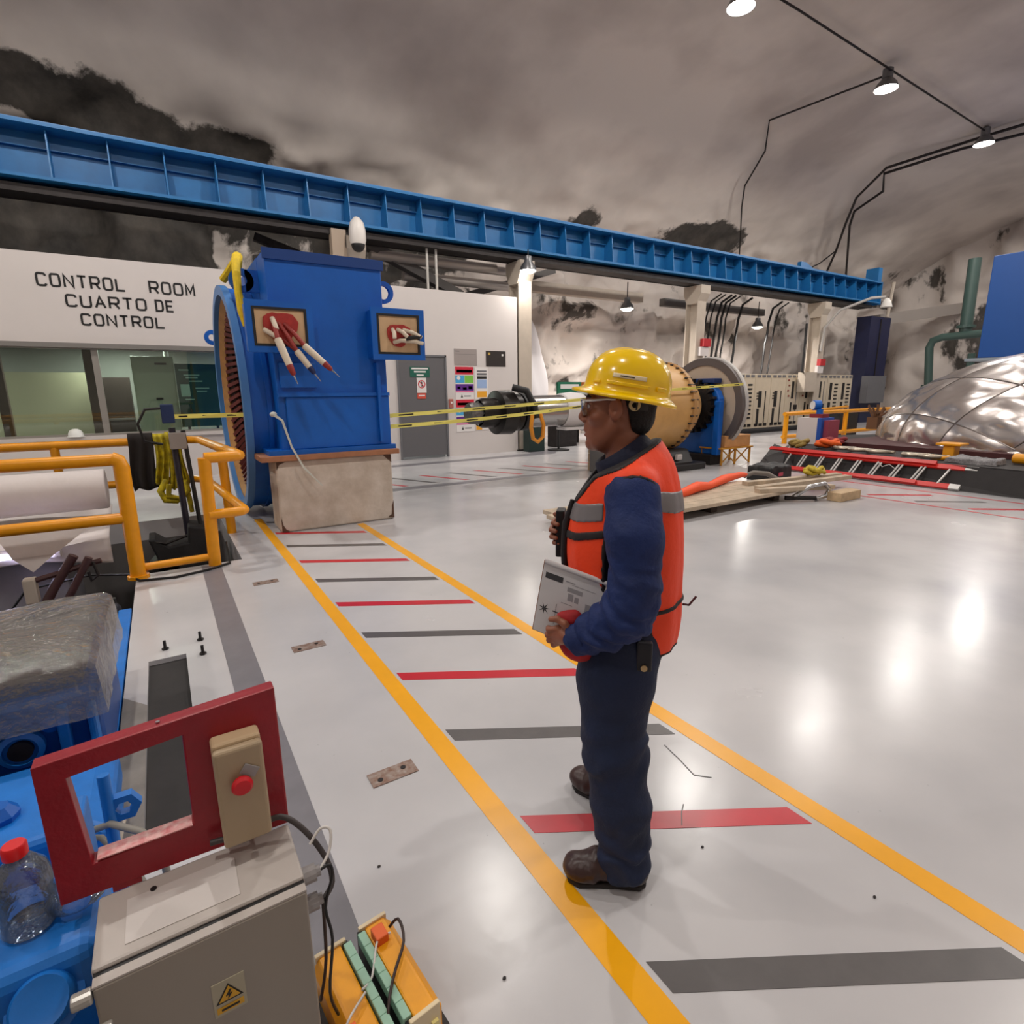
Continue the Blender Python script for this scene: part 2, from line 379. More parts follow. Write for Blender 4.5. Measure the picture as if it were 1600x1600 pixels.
# far walkway along the control room wall
for i in range(13):
    x = 2.95+.60*i
    mark([(x, 10.0), (x+.09, 10.0), (x+.58, 8.98), (x+.49, 8.98)], P_gry if i % 2 else P_red, 'hatch_bar', None)
mark([(2.6, 8.62), (9, 8.62), (9, 8.78), (2.6, 8.9)], P_mid, 'grey_band', None)
mark([(2.6, 11.45), (8.6, 11.5), (9.4, 12.5), (8.3, 12.5), (8.1, 11.9), (2.6, 11.75)], P_mid, 'grey_band', None)
for i in range(7):
    y = 4.05-.64*i
    mark([(8.95, y), (9.02, y+.07), (9.72, y-.5), (9.66, y-.57)], P_gry if i % 2 else P_red, 'hatch_bar', None)
mark([(8.78, -4), (8.83, -4), (8.83, 4.6), (8.78, 4.6)], P_red, 'red_line', None); mark([(9.95, -4), (10.0, -4), (10.0, 5.0), (9.95, 5.0)], P_red, 'red_line', None)
for pts in ([(1.78, 1.53), (1.765, 1.46), (1.76, 1.43), (1.73, 1.32), (1.75, 1.30), (1.78, 1.27)], [(1.56, 1.23), (1.52, 1.205), (1.47, 1.16)]):
    cm_ = MB()
    for a, b in zip(pts, pts[1:]): cm_.bar((a[0], a[1], .001), (b[0], b[1], .001), .004, .0016)
    part('crack', cm_, P_gry, floor)
# concrete sill strip and bolts round the slot
M_scuff = mat('bare_concrete', (138, 132, 126), .7, var=.2, vscale=8)
mark([(-.35, 1.7), (-.24, 1.7), (-.24, 3.25), (-.35, 3.4)], M_scuff, 'bare_patch', None)
for x, y, lb in ((-.15, 3.96, 'leftmost steel anchor bolt in the floor, over the dark slot end'), (.05, 3.99, 'steel anchor bolt farthest from the viewer, right of the dark slot'), (.05, 3.75, 'nearer right-hand steel anchor bolt beside the dark slot')):
    b = MB().cyl((x, y, 0), (x, y, .012), .02, n=6); b.cyl((x, y, .012), (x, y, .06), .009, n=8)
    tag(part('anchor_bolt', b, M_dark), lb, 'bolt', 'anchor bolts by the floor slot')
# rusty hinge plates let into the floor
M_plate = mat('worn_plate', (168, 158, 150), .45, .3, var=.35, vscale=30, col2=(120, 78, 56))
for (x, y, lb) in ((.66, 2.03, 'worn rusty floor plate nearest the red-and-yellow walkway start'), (.635, 3.49, 'worn steel floor plate midway along the pit side'), (.605, 4.98, 'worn steel floor plate farthest along, near the railing')):
    pm = MB().bx(x-.1, x+.1, y-.045, y+.045, .0002, .004)
    o = tag(part('floor_plate', pm, M_plate), lb, 'plate', 'plates let into the floor')
    part('screw_hole', MB().cyl((x-.06, y-.015, .004), (x-.06, y-.015, .006), .012, n=10), M_dark, o); part('screw_hole', MB().cyl((x+.05, y+.01, .004), (x+.05, y+.01, .006), .012, n=10), M_dark, o)

# ------------------------------------------------------------------ control room building
WY = 12.6
wl = MB(); wl.bx(-8.5, 4.6, WY, WY+.18, 2.48, 3.95); wl.bx(4.4, 4.82, WY, WY+.18, 0, 2.48); wl.bx(4.6, 8.15, WY, WY+.18, 2.46, 3.95)
wl.bx(6.05, 8.15, WY, WY+.18, 0, 2.46); wl.bx(-8.5, 4.4, WY, WY+.18, 0, .86)
wall_back = tag(part('wall_back', wl, M_white), 'white control room wall with black lettering', kind='structure')
wr = MB().bx(8.0, 8.15, WY+.18, 16.4, 0, 3.95); tag(part('wall_side', wr, M_white), kind='structure')
rf = MB().bx(-8.5, 8.15, WY+.18, 16.6, 3.85, 3.95); tag(part('roof_slab', rf, M_grey), kind='structure')
tag(part('trim_1', MB().bx(-8.5, 4.4, WY-.06, WY+.2, 2.42, 2.5), mat('soffit_grey', (120, 116, 112), .6)), kind='structure')
tag(part('trim_2', MB().bx(-8.5, 4.4, WY-.08, WY+.2, .82, .88), mat('sill_grey', (196, 188, 184), .5)), kind='structure')
M_ink = mat('black_lettering', (16, 15, 16), .6)
def text(s, parent, size, loc, m, name='lettering', sx=1.0, rot=(PI/2, 0, 0), ext=.004, align='LEFT', label=None, off=0.):
    cu = bpy.data.curves.new(name, 'FONT'); cu.body = s; cu.size = size; cu.extrude = ext; cu.align_x = align; cu.space_character = 1.06; cu.offset = off; cu.resolution_u = 3
    t = bpy.data.objects.new(name, cu); C.objects.link(t)
    bpy.context.view_layer.update()
    me = bpy.data.meshes.new_from_object(t.evaluated_get(bpy.context.evaluated_depsgraph_get())); bpy.data.objects.remove(t)
    me.transform(Matrix.Translation(loc) @ Matrix.Rotation(rot[2], 4, 'Z') @ Matrix.Rotation(rot[1], 4, 'Y') @ Matrix.Rotation(rot[0], 4, 'X') @ Matrix.Diagonal((sx, 1, 1, 1)))
    me.name = name; me.materials.clear(); me.materials.append(m)
    if parent is not None:
        pwm = Matrix.Identity(4); q = parent
        while q is not None: pwm = q.matrix_basis @ pwm; q = q.parent
        me.transform(pwm.inverted())
    o = bpy.data.objects.new(name, me); link(o, parent)
    if label: o['label'] = label
    return o
def text_fit(s, parent, x0, x1, z0, h, m, y=WY-.004, **k):
    o = text(s, None, 1.0, (0, 0, 0), m, **k); me = o.data
    co_ = np.empty(len(me.vertices)*3); me.vertices.foreach_get('co', co_); co_ = co_.reshape(-1, 3)
    mn, mxx = co_.min(0), co_.max(0)
    co_[:, 0] = x0+(co_[:, 0]-mn[0])/(mxx[0]-mn[0])*(x1-x0); co_[:, 2] = z0+(co_[:, 2]-mn[2])/(mxx[2]-mn[2])*h
    co_[:, 1] = y+(co_[:, 1]-mn[1])/max(1e-6, mxx[1]-mn[1])*.006-.003
    me.vertices.foreach_set('co', co_.reshape(-1)); me.update(); o.parent = parent; return o
# stroke lettering: one flat letter each, rounded-square technical strokes
def arc(cx, cz, r, a0, a1, n=5): return [(cx+r*math.cos(R(a0+(a1-a0)*i/n)), cz+r*math.sin(R(a0+(a1-a0)*i/n))) for i in range(n+1)]
_q = .24
_O = arc(1-_q, 1-_q, _q, 90, 0)+arc(1-_q, _q, _q, 0, -90)+arc(_q, _q, _q, -90, -180)+arc(_q, 1-_q, _q, 180, 90)
GLYPH = {'O': [_O+[_O[0]]], 'C': [[(1, .80)]+arc(1-_q, 1-_q, _q, 20, 90)+arc(_q, 1-_q, _q, 90, 180)+arc(_q, _q, _q, 180, 270)+arc(1-_q, _q, _q, 270, 340)],
 'N': [[(0, 0), (0, 1), (1, 0), (1, 1)]], 'T': [[(0, 1), (1, 1)], [(.5, 1), (.5, 0)]], 'L': [[(0, 1), (0, 0), (1, 0)]], 'M': [[(0, 0), (0, 1), (.5, .25), (1, 1), (1, 0)]],
 'R': [[(0, 0), (0, 1)]+arc(1-_q, 1-_q, _q, 90, 0)+arc(1-_q, .45+_q, _q, 0, -90)+[(0, .45)], [(.55, .45), (1, 0)]],
 'U': [[(0, 1)]+arc(_q, _q, _q, 180, 270)+arc(1-_q, _q, _q, 270, 360)+[(1, 1)]], 'A': [[(0, 0), (.5, 1), (1, 0)], [(.2, .36), (.8, .36)]],
 'D': [[(0, 0), (0, 1)]+arc(1-_q*1.3, 1-_q*1.3, _q*1.3, 90, 0)+arc(1-_q*1.3, _q*1.3, _q*1.3, 0, -90)+[(0, 0)]], 'E': [[(1, 1), (0, 1), (0, 0), (1, 0)], [(0, .52), (.85, .52)]]}
def stroke_word(word, x0, x1, z0, h, sw=.033):
    n = len(word); pit = (x1-x0)/(n-.17); wl_ = pit*.83
    for i, ch in enumerate(word):
        m_ = MB(); ox = x0+pit*i
        for st_ in GLYPH[ch]:
            pts = [(ox+sw/2+p[0]*(wl_-sw), z0+sw/2+p[1]*(h-sw)) for p in st_]
            cl_ = len(pts) > 3 and abs(pts[0][0]-pts[-1][0])+abs(pts[0][1]-pts[-1][1]) < 1e-6
            if cl_: pts = pts[:-1]
            L2, R2 = [], []; k = len(pts)
            for j in range(k):
                pv = pts[j-1] if (j > 0 or cl_) else None; nx_ = pts[(j+1) % k] if (j < k-1 or cl_) else None
                d1 = Vector((pts[j][0]-pv[0], pts[j][1]-pv[1])).normalized() if pv else None; d2 = Vector((nx_[0]-pts[j][0], nx_[1]-pts[j][1])).normalized() if nx_ else None
                d1 = d1 or d2; d2 = d2 or d1; n1 = Vector((-d1.y, d1.x)); n2 = Vector((-d2.y, d2.x)); mt = (n1+n2); mt.normalize(); kf = min(2.2, 1/max(.3, mt.dot(n1)))
                L2.append((pts[j][0]+mt.x*sw/2*kf, pts[j][1]+mt.y*sw/2*kf)); R2.append((pts[j][0]-mt.x*sw/2*kf, pts[j][1]-mt.y*sw/2*kf))
            vs = [(p[0], y, p[1]) for y in (WY-.006, WY-.001) for p in L2+R2]; fs = []; K = 2*k
            for j in range(k if cl_ else k-1):
                j2 = (j+1) % k
                fs += [(j, j2, k+j2, k+j), (K+j, K+k+j, K+k+j2, K+j2), (j, K+j, K+j2, j2), (k+j, k+j2, K+k+j2, K+k+j)]
            m_.add(vs, fs)
        part('letter', m_, M_ink, wall_back, label='black letter %s' % ch)
stroke_word('CONTROL', -1.47, -.22, 3.41, .225); stroke_word('ROOM', .13, .87, 3.41, .225); stroke_word('CUARTO', -1.12, .06, 3.10, .215); stroke_word('DE', .19, .49, 3.10, .215); stroke_word('CONTROL', -.95, .31, 2.80, .21)
# grey door
dr = part('door_1', MB().bx(4.84, 6.03, WY-.02, WY+.04, .06, 2.42), mat('door_grey', (98, 97, 100), .45)); tag(dr, 'grey steel door in the white wall', kind='structure')
part('door_handle', MB().tube([(5.92, WY-.02, 1.15), (5.92, WY-.07, 1.15), (5.80, WY-.07, 1.15)], .013), M_steel, dr)
part('door_frame', MB().bx(4.80, 4.84, WY-.04, WY+.02, 0, 2.46).bx(6.03, 6.07, WY-.04, WY+.02, 0, 2.46).bx(4.80, 6.07, WY-.04, WY+.02, 2.42, 2.46), M_grey, dr)
# control room interior behind the glass
M_in = mat('room_olive', (136, 131, 108), .6); M_inback = mat('room_grey', (112, 112, 106), .6)
ri = MB().bx(-8.5, 4.6, 15.0, 15.1, 0, 3.85); tag(part('wall_inner', ri, M_inback), kind='structure')
tag(part('wall_panel', MB().bx(-3.2, -1.15, 14.2, 14.3, 0, 2.05), M_in), kind='structure')
tag(part('ceiling_inner', MB().bx(-8.5, 4.6, WY+.18, 15.0, 2.62, 2.7), M_grey), kind='structure')
for x in (-4, -.5, 2.5):
    l = bpy.data.lights.new('room_light', 'AREA'); l.size = 1.0; l.size_y = .2; l.shape = 'RECTANGLE'; l.energy = 100; l.color = (.97, 1, .95)
    o = bpy.data.objects.new('room_light', l); C.objects.link(o); o.location = (x, 13.8, 2.58)
M_glass = clear_mat('window_glass', (228, 236, 230), .02, .02)
M_alu = mat('aluminium_frame', (150, 146, 140), .4, .4)
edges = [-8.5, -4.6, -.84, 1.6, 4.4]
for i, (a, b) in enumerate(zip(edges, edges[1:])):
    fr = MB().bx(a, a+.05, WY+.03, WY+.11, .88, 2.44).bx(b-.05, b, WY+.03, WY+.11, .88, 2.44).bx(a+.05, b-.05, WY+.03, WY+.11, .88, .92).bx(a+.05, b-.05, WY+.03, WY+.11, 2.40, 2.44)
    f = tag(part('window_%d' % (i+1), fr, M_alu), kind='structure')
    part('pane', MB().bx(a+.05, b-.05, WY+.065, WY+.073, .92, 2.40), M_glass, f)
# things seen through the glass
loc_ = thing('steel_locker', 'pale green steel locker behind the control room window', 'locker', (.02, 13.5, 0))
part('body', MB().bx(-.34, .38, 13.3, 13.75, 0, 2.34), mat('locker_green', (150, 156, 138), .4), loc_, bevel=.01)
part('door', MB().bx(-.31, .35, 13.28, 13.3, .06, 2.28), mat('locker_door', (158, 163, 146), .4), loc_)
part('handle', MB().bx(.0, .12, 13.255, 13.28, 1.5, 1.54), M_dark, loc_); part('vent', MB().bx(.05, .25, 13.27, 13.28, 2.18, 2.22), M_dark, loc_)
bt = tag(part('spray_bottle', MB().lathe([(.045, 0), (.045, .14), (.02, .17), (.02, .22), (.0, .225)], (.27, 13.4, 2.34), n=14), mat('bottle_white', (225, 225, 222), .4)), 'white bottle standing on top of the green locker', 'bottle')
nb = thing('notice_board', 'dark green safety notice board with white print behind the glass', 'board', (.75, 13.2, 1.4))
part('panel', MB().bx(.38, 1.15, 13.2, 13.23, .95, 2.2), mat('board_green', (18, 66, 62), .5), nb)
part('stand', MB().bx(.48, .53, 13.23, 13.27, 0, 2.1).bx(1.0, 1.05, 13.23, 13.27, 0, 2.1), M_dark, nb)
M_pr = mat('board_print', (150, 190, 180), .6)
for z, a, b in ((2.08, .44, .62), (1.98, .52, .8), (1.93, .55, .76), (1.86, .6, .84), (1.72, .7, .95), (1.66, .72, .9), (1.5, .5, .66), (1.2, .5, .62)): part('print_line', MB().bx(a, b, 13.192, 13.2, z-.012, z+.012), M_pr, nb)
part('pictogram', MB().bx(.44, .60, 13.19, 13.2, 1.56, 1.80), M_pr, nb)
dk = thing('office_cabinet', 'dark brown low cabinet behind the window left of the locker', 'cabinet', (-.7, 14.0, 0))
part('body', MB().bx(-.88, -.42, 13.9, 14.3, 0, 1.95), mat('cab_brown', (52, 40, 36), .5), dk); part('shelf', MB().bx(-.88, -.42, 13.86, 13.9, 1.1, 1.14), M_grey, dk)
for x, nm in ((-2.35, 'leftmost, by the frame edge'), (-1.02, 'beside the pale window mullion')):
    cl = tag(part('steel_post', MB().bx(x-.07, x+.07, 13.5, 13.64, 0, 2.6), mat('post_brown', (70, 52, 46), .6)), 'dark brown post inside the control room, '+nm, 'post', 'posts inside the control room')
hh = MB().lathe([(.14, 0), (.115, .01), (.11, .06), (.085, .11), (.04, .135), (0, .14)], (-1.30, 12.58, .88), n=20)
tag(part('hard_hat', hh, mat('hat_white', (226, 226, 222), .35), smooth=40), 'white hard hat resting on the control room window sill', 'helmet')
# wall posters, plaques, door signs
def plate(name, label, cat, x0, x1, z0, z1, m, y=WY, group=None):
    t = thing(name, label, cat, ((x0+x1)/2, y, (z0+z1)/2), group=group)
    part('sheet', MB().bx(x0, x1, y-.012, y, z0, z1), m, t); return t
M_paper = mat('paper_white', (222, 218, 216), .6)
pc = plate('wall_plaque', 'brushed silver plaque high on the white wall beside the door', 'plaque', 6.30, 6.93, 2.24, 2.63, mat('plaque_silver', (168, 160, 158), .35, .4)); part('engraving', MB().bx(6.33, 6.44, WY-.014, WY-.012, 2.56, 2.58).bx(6.33, 6.9, WY-.014, WY-.012, 2.50, 2.505), M_grey, pc)
pc = plate('wall_plaque', 'dark bronze plaque on the white wall right of the silver one', 'plaque', 7.2, 7.78, 2.22, 2.60, mat('plaque_dark', (46, 40, 39), .4)); part('emblem', MB().bx(7.26, 7.32, WY-.016, WY-.012, 2.5, 2.56), mat('gold', (190, 160, 80), .4), pc); part('emblem', MB().bx(7.66, 7.71, WY-.016, WY-.012, 2.48, 2.53), M_paper, pc)
c_red = mat('poster_red', (196, 30, 56), .5); c_blu = mat('poster_blue', (70, 160, 210), .5); c_grn = mat('poster_green', (120, 190, 70), .5); c_pur = mat('poster_purple', (88, 30, 130), .5); c_pnk = mat('poster_pink', (240, 200, 205), .5)
c_org = mat('poster_orange', (226, 160, 40), .5); c_mag = mat('poster_magenta', (214, 90, 150), .5); c_lbl = mat('poster_pale_blue', (150, 175, 215), .5)
def big_poster(z1, label):
    x0, x1 = 6.31, 6.82; z0 = z1-.80
    t = plate('safety_poster', label, 'poster', x0, x1, z0, z1, M_paper, group='safety posters beside the door')
    def r(nm, a, b, c, d, m): part(nm, MB().bx(x0+a, x0+b, WY-.015, WY-.012, z1-d, z1-c), m, t)
    r('banner', .0, .51, .0, .19, c_red); r('headline', .04, .47, .07, .14, c_pnk); r('picture', 0, .25, .21, .39, c_blu); r('picture', .26, .5, .21, .39, c_grn)
    part('picture_spot', MB().lathe([(.05, 0), (.05, .003)], (x0+.09, WY-.0175, z1-.27), (0, 1, 0), 12), M_paper, t)
    r('panel', .0, .51, .42, .58, c_pur); r('panel_figure', .05, .13, .48, .54, c_pnk); r('panel_figure', .2, .31, .5, .56, c_pnk); r('panel_figure', .36, .47, .47, .55, c_pnk); r('footer', 0, .51, .59, .62, c_mag)
    part('mark', MB().prism([(x0+.14, z1-.75), (x0+.20, z1-.75), (x0+.17, z1-.67)], 'y', WY-.015, WY-.012), M_ink, t); r('mark_line', .23, .42, .70, .725, M_grey)
big_poster(2.20, 'colourful safety poster with red banner, upper one beside the door'); big_poster(1.40, 'colourful safety poster with red banner, lower one beside the door')
t = plate('notice_sheet', 'pale blue notice sheet right of the upper red-banner poster', 'poster', 6.86, 7.24, 1.40, 2.19, M_paper, group='safety posters beside the door')
for a, b, m in ((2.08, 2.12, M_grey), (2.0, 2.05, M_grey), (1.91, 1.97, M_ink), (1.68, 1.89, c_lbl), (1.45, 1.60, c_org)): part('print_block', MB().bx(6.92, 7.2, WY-.015, WY-.012, a, b), m, t)
t = plate('notice_sheet', 'notice sheet with magenta and orange blocks right of the lower poster', 'poster', 6.86, 7.22, .62, 1.36, M_paper, group='safety posters beside the door')
for a, b, c, d, m in ((6.87, 7.2, 1.12, 1.18, mat('navy_print', (40, 40, 110), .5)), (6.88, 7.08, .96, 1.1, c_lbl), (6.87, 7.04, .80, .94, c_mag), (6.87, 7.04, .63, .79, c_org)): part('print_block', MB().bx(a, b, WY-.015, WY-.012, c, d), m, t)
t = plate('door_sign', 'green sign with white lines on the grey door', 'sign', 5.12, 5.62, 1.95, 2.18, mat('sign_green', (20, 92, 76), .5), y=WY-.02)
for z, a, b in ((2.14, 5.16, 5.58), (2.07, 5.22, 5.52), (1.99, 5.28, 5.46)): part('print_line', MB().bx(a, b, WY-.036, WY-.032, z-.018, z+.018), M_paper, t)
t = plate('no_entry_sign', 'white no-pedestrians sign with a red crossed circle on the door', 'sign', 5.28, 5.52, 1.58, 1.93, M_paper, y=WY-.02)
part('red_ring', MB().lathe([(.075, 0), (.095, 0), (.095, .004), (.075, .004)], (5.40, WY-.036, 1.78), (0, 1, 0), 20, closed=True), c_red, t)
part('figure', MB().prism([(5.385, 1.72), (5.40, 1.77), (5.385, 1.80), (5.39, 1.84), (5.41, 1.84), (5.415, 1.80), (5.41, 1.77), (5.425, 1.72), (5.41, 1.72), (5.40, 1.75), (5.395, 1.72)], 'y', WY-.035, WY-.032), M_ink, t)
part('red_bar', MB().bar((5.345, WY-.037, 1.84), (5.455, WY-.037, 1.72), .004, .016), c_red, t)
t = plate('door_label', 'small red-and-white label under the no-pedestrians sign', 'sign', 5.28, 5.5, 1.44, 1.57, mat('label_red', (206, 80, 62), .5), y=WY-.02); part('print_line', MB().bx(5.31, 5.47, WY-.036, WY-.032, 1.5, 1.53), M_paper, t)
t = thing('wall_switch_box', 'small reddish box on the wall between door and posters', 'switch', (6.16, WY, 1.3)); part('box', MB().bx(6.11, 6.22, WY-.05, WY, 1.2, 1.42), mat('box_pinkish', (170, 100, 90), .5), t, bevel=.006); part('button', MB().cyl((6.165, WY-.065, 1.33), (6.165, WY-.05, 1.33), .025), M_paper, t)

# ------------------------------------------------------------------ crane runway beam, columns
beam = thing('crane_beam', 'long blue riveted crane runway girder under the vault', 'beam', (8.5, 12.72, 5.05))
part('web', MB().bx(-8.8, 26.3, 12.86, 12.89, 5.10, 5.84), M_beam, beam); part('top_flange', MB().bx(-8.8, 26.3, 12.44, 13.0, 5.84, 5.89), M_beam, beam)
part('bottom_flange', MB().bx(-8.8, 26.3, 12.46, 12.98, 5.05, 5.10), M_beam, beam); part('rail', MB().bx(-8.8, 26.3, 12.66, 12.78, 5.89, 5.98), mat('rail_blue', (70, 120, 170), .4), beam, label='paler crane rail on top')
part('longitudinal_rib', MB().bx(-8.8, 26.3, 12.78, 12.86, 5.60, 5.63), M_beam, beam)
st = None
for i in range(43):
    x = -8.38+.82*i
    if st is None: st = part('stiffener', MB().prism([(12.47, 5.10), (12.86, 5.10), (12.86, 5.84), (12.56, 5.84)], 'x', -.010, .010), M_beam, beam, w=False); st.location = Vector((x, 0, 0))-Vector((8.5, 12.72, 5.05))
    else:
        c = st.copy(); C.objects.link(c); c.location = Vector((x, 0, 0))-Vector((8.5, 12.72, 5.05))
part('end_stop', MB().bx(26.0, 26.3, 12.5, 13.0, 5.89, 6.45), M_beam, beam, label='upright blue buffer stop at the far end'); part('end_plate', MB().bx(26.3, 26.34, 12.44, 13.0, 5.0, 5.9), M_beam, beam)
part('lug', MB().prism([(20.9, 5.89), (22.2, 5.89), (21.2, 6.2), (20.9, 6.2)], 'y', 12.8, 12.95), M_beam, beam)
tray = thing('cable_tray', 'dark cable tray running under the blue girder', 'tray', (8, 12.9, 4.9)); part('rail', MB().bx(-8.8, 26, 12.6, 12.68, 4.86, 4.98), M_dark, tray); part('rail', MB().bx(-8.8, 26, 13.1, 13.16, 4.86, 4.98), M_dark, tray); part('bed', MB().bx(-8.8, 26, 12.68, 13.1, 4.87, 4.89), M_dark, tray)
part('hanger', MB().bx(-8.8, 26, 12.85, 12.89, 4.9, 5.05), M_black, tray)
def column(x, label, z0=0):
    t = thing('steel_column', label, 'column', (x, 12.9, z0), group='columns under the crane girder')
    part('flange', MB().bx(x-.2, x+.2, 12.62, 12.66, z0, 4.6), M_beige, t); part('flange', MB().bx(x-.2, x+.2, 13.06, 13.10, z0, 4.6), M_beige, t); part('web', MB().bx(x-.02, x+.02, 12.66, 13.06, z0, 4.6), M_beige, t)
    part('head', MB().prism([(12.66, 4.3), (13.06, 4.3), (13.2, 4.6), (13.2, 4.85), (12.5, 4.85), (12.5, 4.6)], 'x', x-.22, x+.22), M_beige, t); part('base_plate', MB().bx(x-.3, x+.3, 12.55, 13.2, z0, z0+.04), M_dark, t) if z0 < 1 else None
    return t
for x, lb, z0 in ((4.0, 'beige column standing behind the wall by the dome camera', 3.95), (8.42, 'beige steel column at the end of the white wall', 0), (15.3, 'beige steel column behind the big rotor disc', 0), (22.5, 'beige steel column carrying the street-lamp arm', 0)): column(x, lb, z0)
# ------------------------------------------------------------------ lamps, conduits
M_house = mat('lamp_housing', (120, 120, 122), .35, .7)
def high_bay(x, y, label, z=8.9):
    t = thing('high_bay_lamp', label, 'lamp', (x, y, z), group='high bay lamps under the vault')
    part('reflector', MB().lathe([(.27, 0), (.22, .12), (.11, .24), (.105, .24), (.215, .12), (.262, 0)], (x, y, z-.06), n=24, closed=True), M_house, t, smooth=40)
    part('gear_box', MB().lathe([(.1, 0), (.12, .02), (.12, .22), (.06, .26), (0, .26)], (x, y, z+.16), n=18), M_house, t, smooth=40)
    part('lens', MB().lathe([(.255, 0), (.255, .01), (0, .035)], (x, y, z-.055), n=24), M_lens, t)
    part('stem', MB().cyl((x, y, z+.4), (x, y, 9.3), .015, n=8), M_dark, t)
nm = {4.75: 'glaring high bay lamp at the top edge, nearest along the conduit', 10.55: 'glaring high bay lamp at the top of the picture near the conduit start', 16.3: 'glaring high bay lamp where the branch conduit meets the main line', 22.4: 'glaring high bay lamp beside the double conduit, farthest along the row'}
for x in ROW_X: high_bay(x, 8.2, nm.get(x, 'high bay lamp of the main row at x %d metres, outside the view' % x) if x in nm else 'high bay lamp of the wall-side row, %s' % ('behind the far rock' if x > 25 else 'over the control room side' if x < -3 else 'over the pit'))
for x in ROW_X: high_bay(x, 0.6, 'high bay lamp in the second row overhead, %s' % {-6.8: 'over the left end', -1.0: 'left of the viewer', 4.75: 'over the walkway', 10.55: 'over the ladder', 16.3: 'over the silver dome', 22.4: 'behind the silver dome', 28.3: 'near the far end wall'}[x])
def conduit(pts, r, label, nm='conduit'):
    return tag(part(nm, MB().tube(pts, r, 8), M_dark, smooth=50), label, 'conduit')
conduit([(3, 8.05, 9.2), (12.2, 8.05, 9.22), (16.3, 8.1, 9.2), (22.4, 8.2, 9.2)], .022, 'thin straight conduit along the vault linking the high bay lamps')
conduit([(16.4, 8.2, 9.2), (15.3, 10.7, 8.85), (16.5, 11.6, 8.62), (17.2, 12.75, 8.1), (18.0, 13.4, 7.75), (20.5, 15.2, 6.6), (20.6, 15.5, 5.6)], .025, 'thin branch conduit bending down the vault to the rock')
conduit([(23.4, 5.0, 9.3), (23.0, 7.5, 9.25), (22.8, 8.36, 9.2), (22.2, 9.75, 8.98), (21.7, 10.6, 8.8), (22.6, 11.95, 8.4), (24.0, 13.0, 7.98), (25.5, 14.1, 7.35), (26.6, 15.1, 6.6), (26.7, 15.6, 5.6)], .045, 'upper of two thick black conduits sweeping down the vault')
conduit([(24.2, 5.0, 9.3), (23.8, 7.7, 9.25), (23.0, 9.0, 9.1), (22.1, 10.85, 8.77), (23.4, 11.45, 8.6), (23.5, 12.45, 8.2), (24.4, 13.05, 7.95), (28.6, 15.2, 6.5), (28.7, 15.6, 5.6)], .045, 'lower of two thick black conduits with a stepped bend')
conduit([(25.4, 14.1, 7.3), (25.2, 14.6, 6.9), (24.6, 14.9, 6.6), (23.8, 15.0, 6.5), (23.2, 15.1, 6.0)], .03, 'loose black cable looping off the conduits down behind the girder')
def pendant(x, y, z, label, zt, pw, s=1.0):
    t = thing('pendant_lamp', label, 'lamp', (x, y, z), group='wall lamps under the girder')
    part('shade', MB().lathe([(.21*s, 0), (.19*s, .1*s), (.1*s, .22*s), (.09*s, .34*s), (0, .36*s)], (x, y, z), n=20), M_house, t, smooth=40)
    part('lens', MB().lathe([(.0, -.07*s), (.12*s, -.05*s), (.2*s, .0), (.19*s, .02*s)], (x, y, z), n=20), M_lens, t, smooth=60)
    part('stem', MB().cyl((x, y, z+.34*s), (x, y, zt), .015, n=8), M_dark, t)
    lamp_light('pendant_light', (x, y, z-.1*s), pw, .3)
pendant(8.3, 12.3, 4.55, 'bright shaded lamp hanging at the top of the column by the white wall', 5.05, 14)
pendant(12.95, 13.6, 4.1, 'bright lamp hanging in front of the pale rock, between the first columns', 4.9, 150)
pendant(20.3, 14.0, 3.95, 'bright lamp hanging over the relay cabinets behind the cables', 4.9, 150)
t = thing('arm_lamp', 'street-style lamp on a bent grey arm at the far column', 'lamp', (22.5, 12.5, 4.2)); 
part('arm', MB().tube([(22.4, 12.58, 3.0), (22.4, 12.5, 3.9), (22.6, 12.1, 4.5), (23.0, 11.2, 4.85), (23.2, 10.8, 4.85)], .05, 8), mat('arm_grey', (176, 172, 168), .4), t, smooth=50)
part('head', MB().lathe([(.2, 0), (.16, .14), (.08, .3), (0, .34)], (23.2, 10.75, 4.48), n=18), mat('arm_head', (206, 202, 196), .4), t, smooth=40)
# dome camera on the pole by the generator
t = thing('dome_camera', 'white dome camera on the pale column behind the generator', 'camera', (3.97, 12.3, 4.9)); M_w = mat('camera_white', (216, 210, 204), .4)
part('housing', MB().lathe([(.0, .62), (.06, .6), (.14, .5), (.17, .36), (.17, .16), (.15, .08)], (3.97, 12.25, 4.55), n=20), M_w, t, smooth=40); part('lens_dome', MB().sphere((3.97, 12.25, 4.62), .14, 16), M_black, t, smooth=60); part('bracket', MB().bx(3.93, 4.01, 12.25, 12.62, 5.0, 5.06), M_w, t)
part('junction_box', MB().bx(3.5, 3.8, 12.5, 12.7, 4.35, 4.95), mat('junction_tan', (170, 152, 134), .5), t)
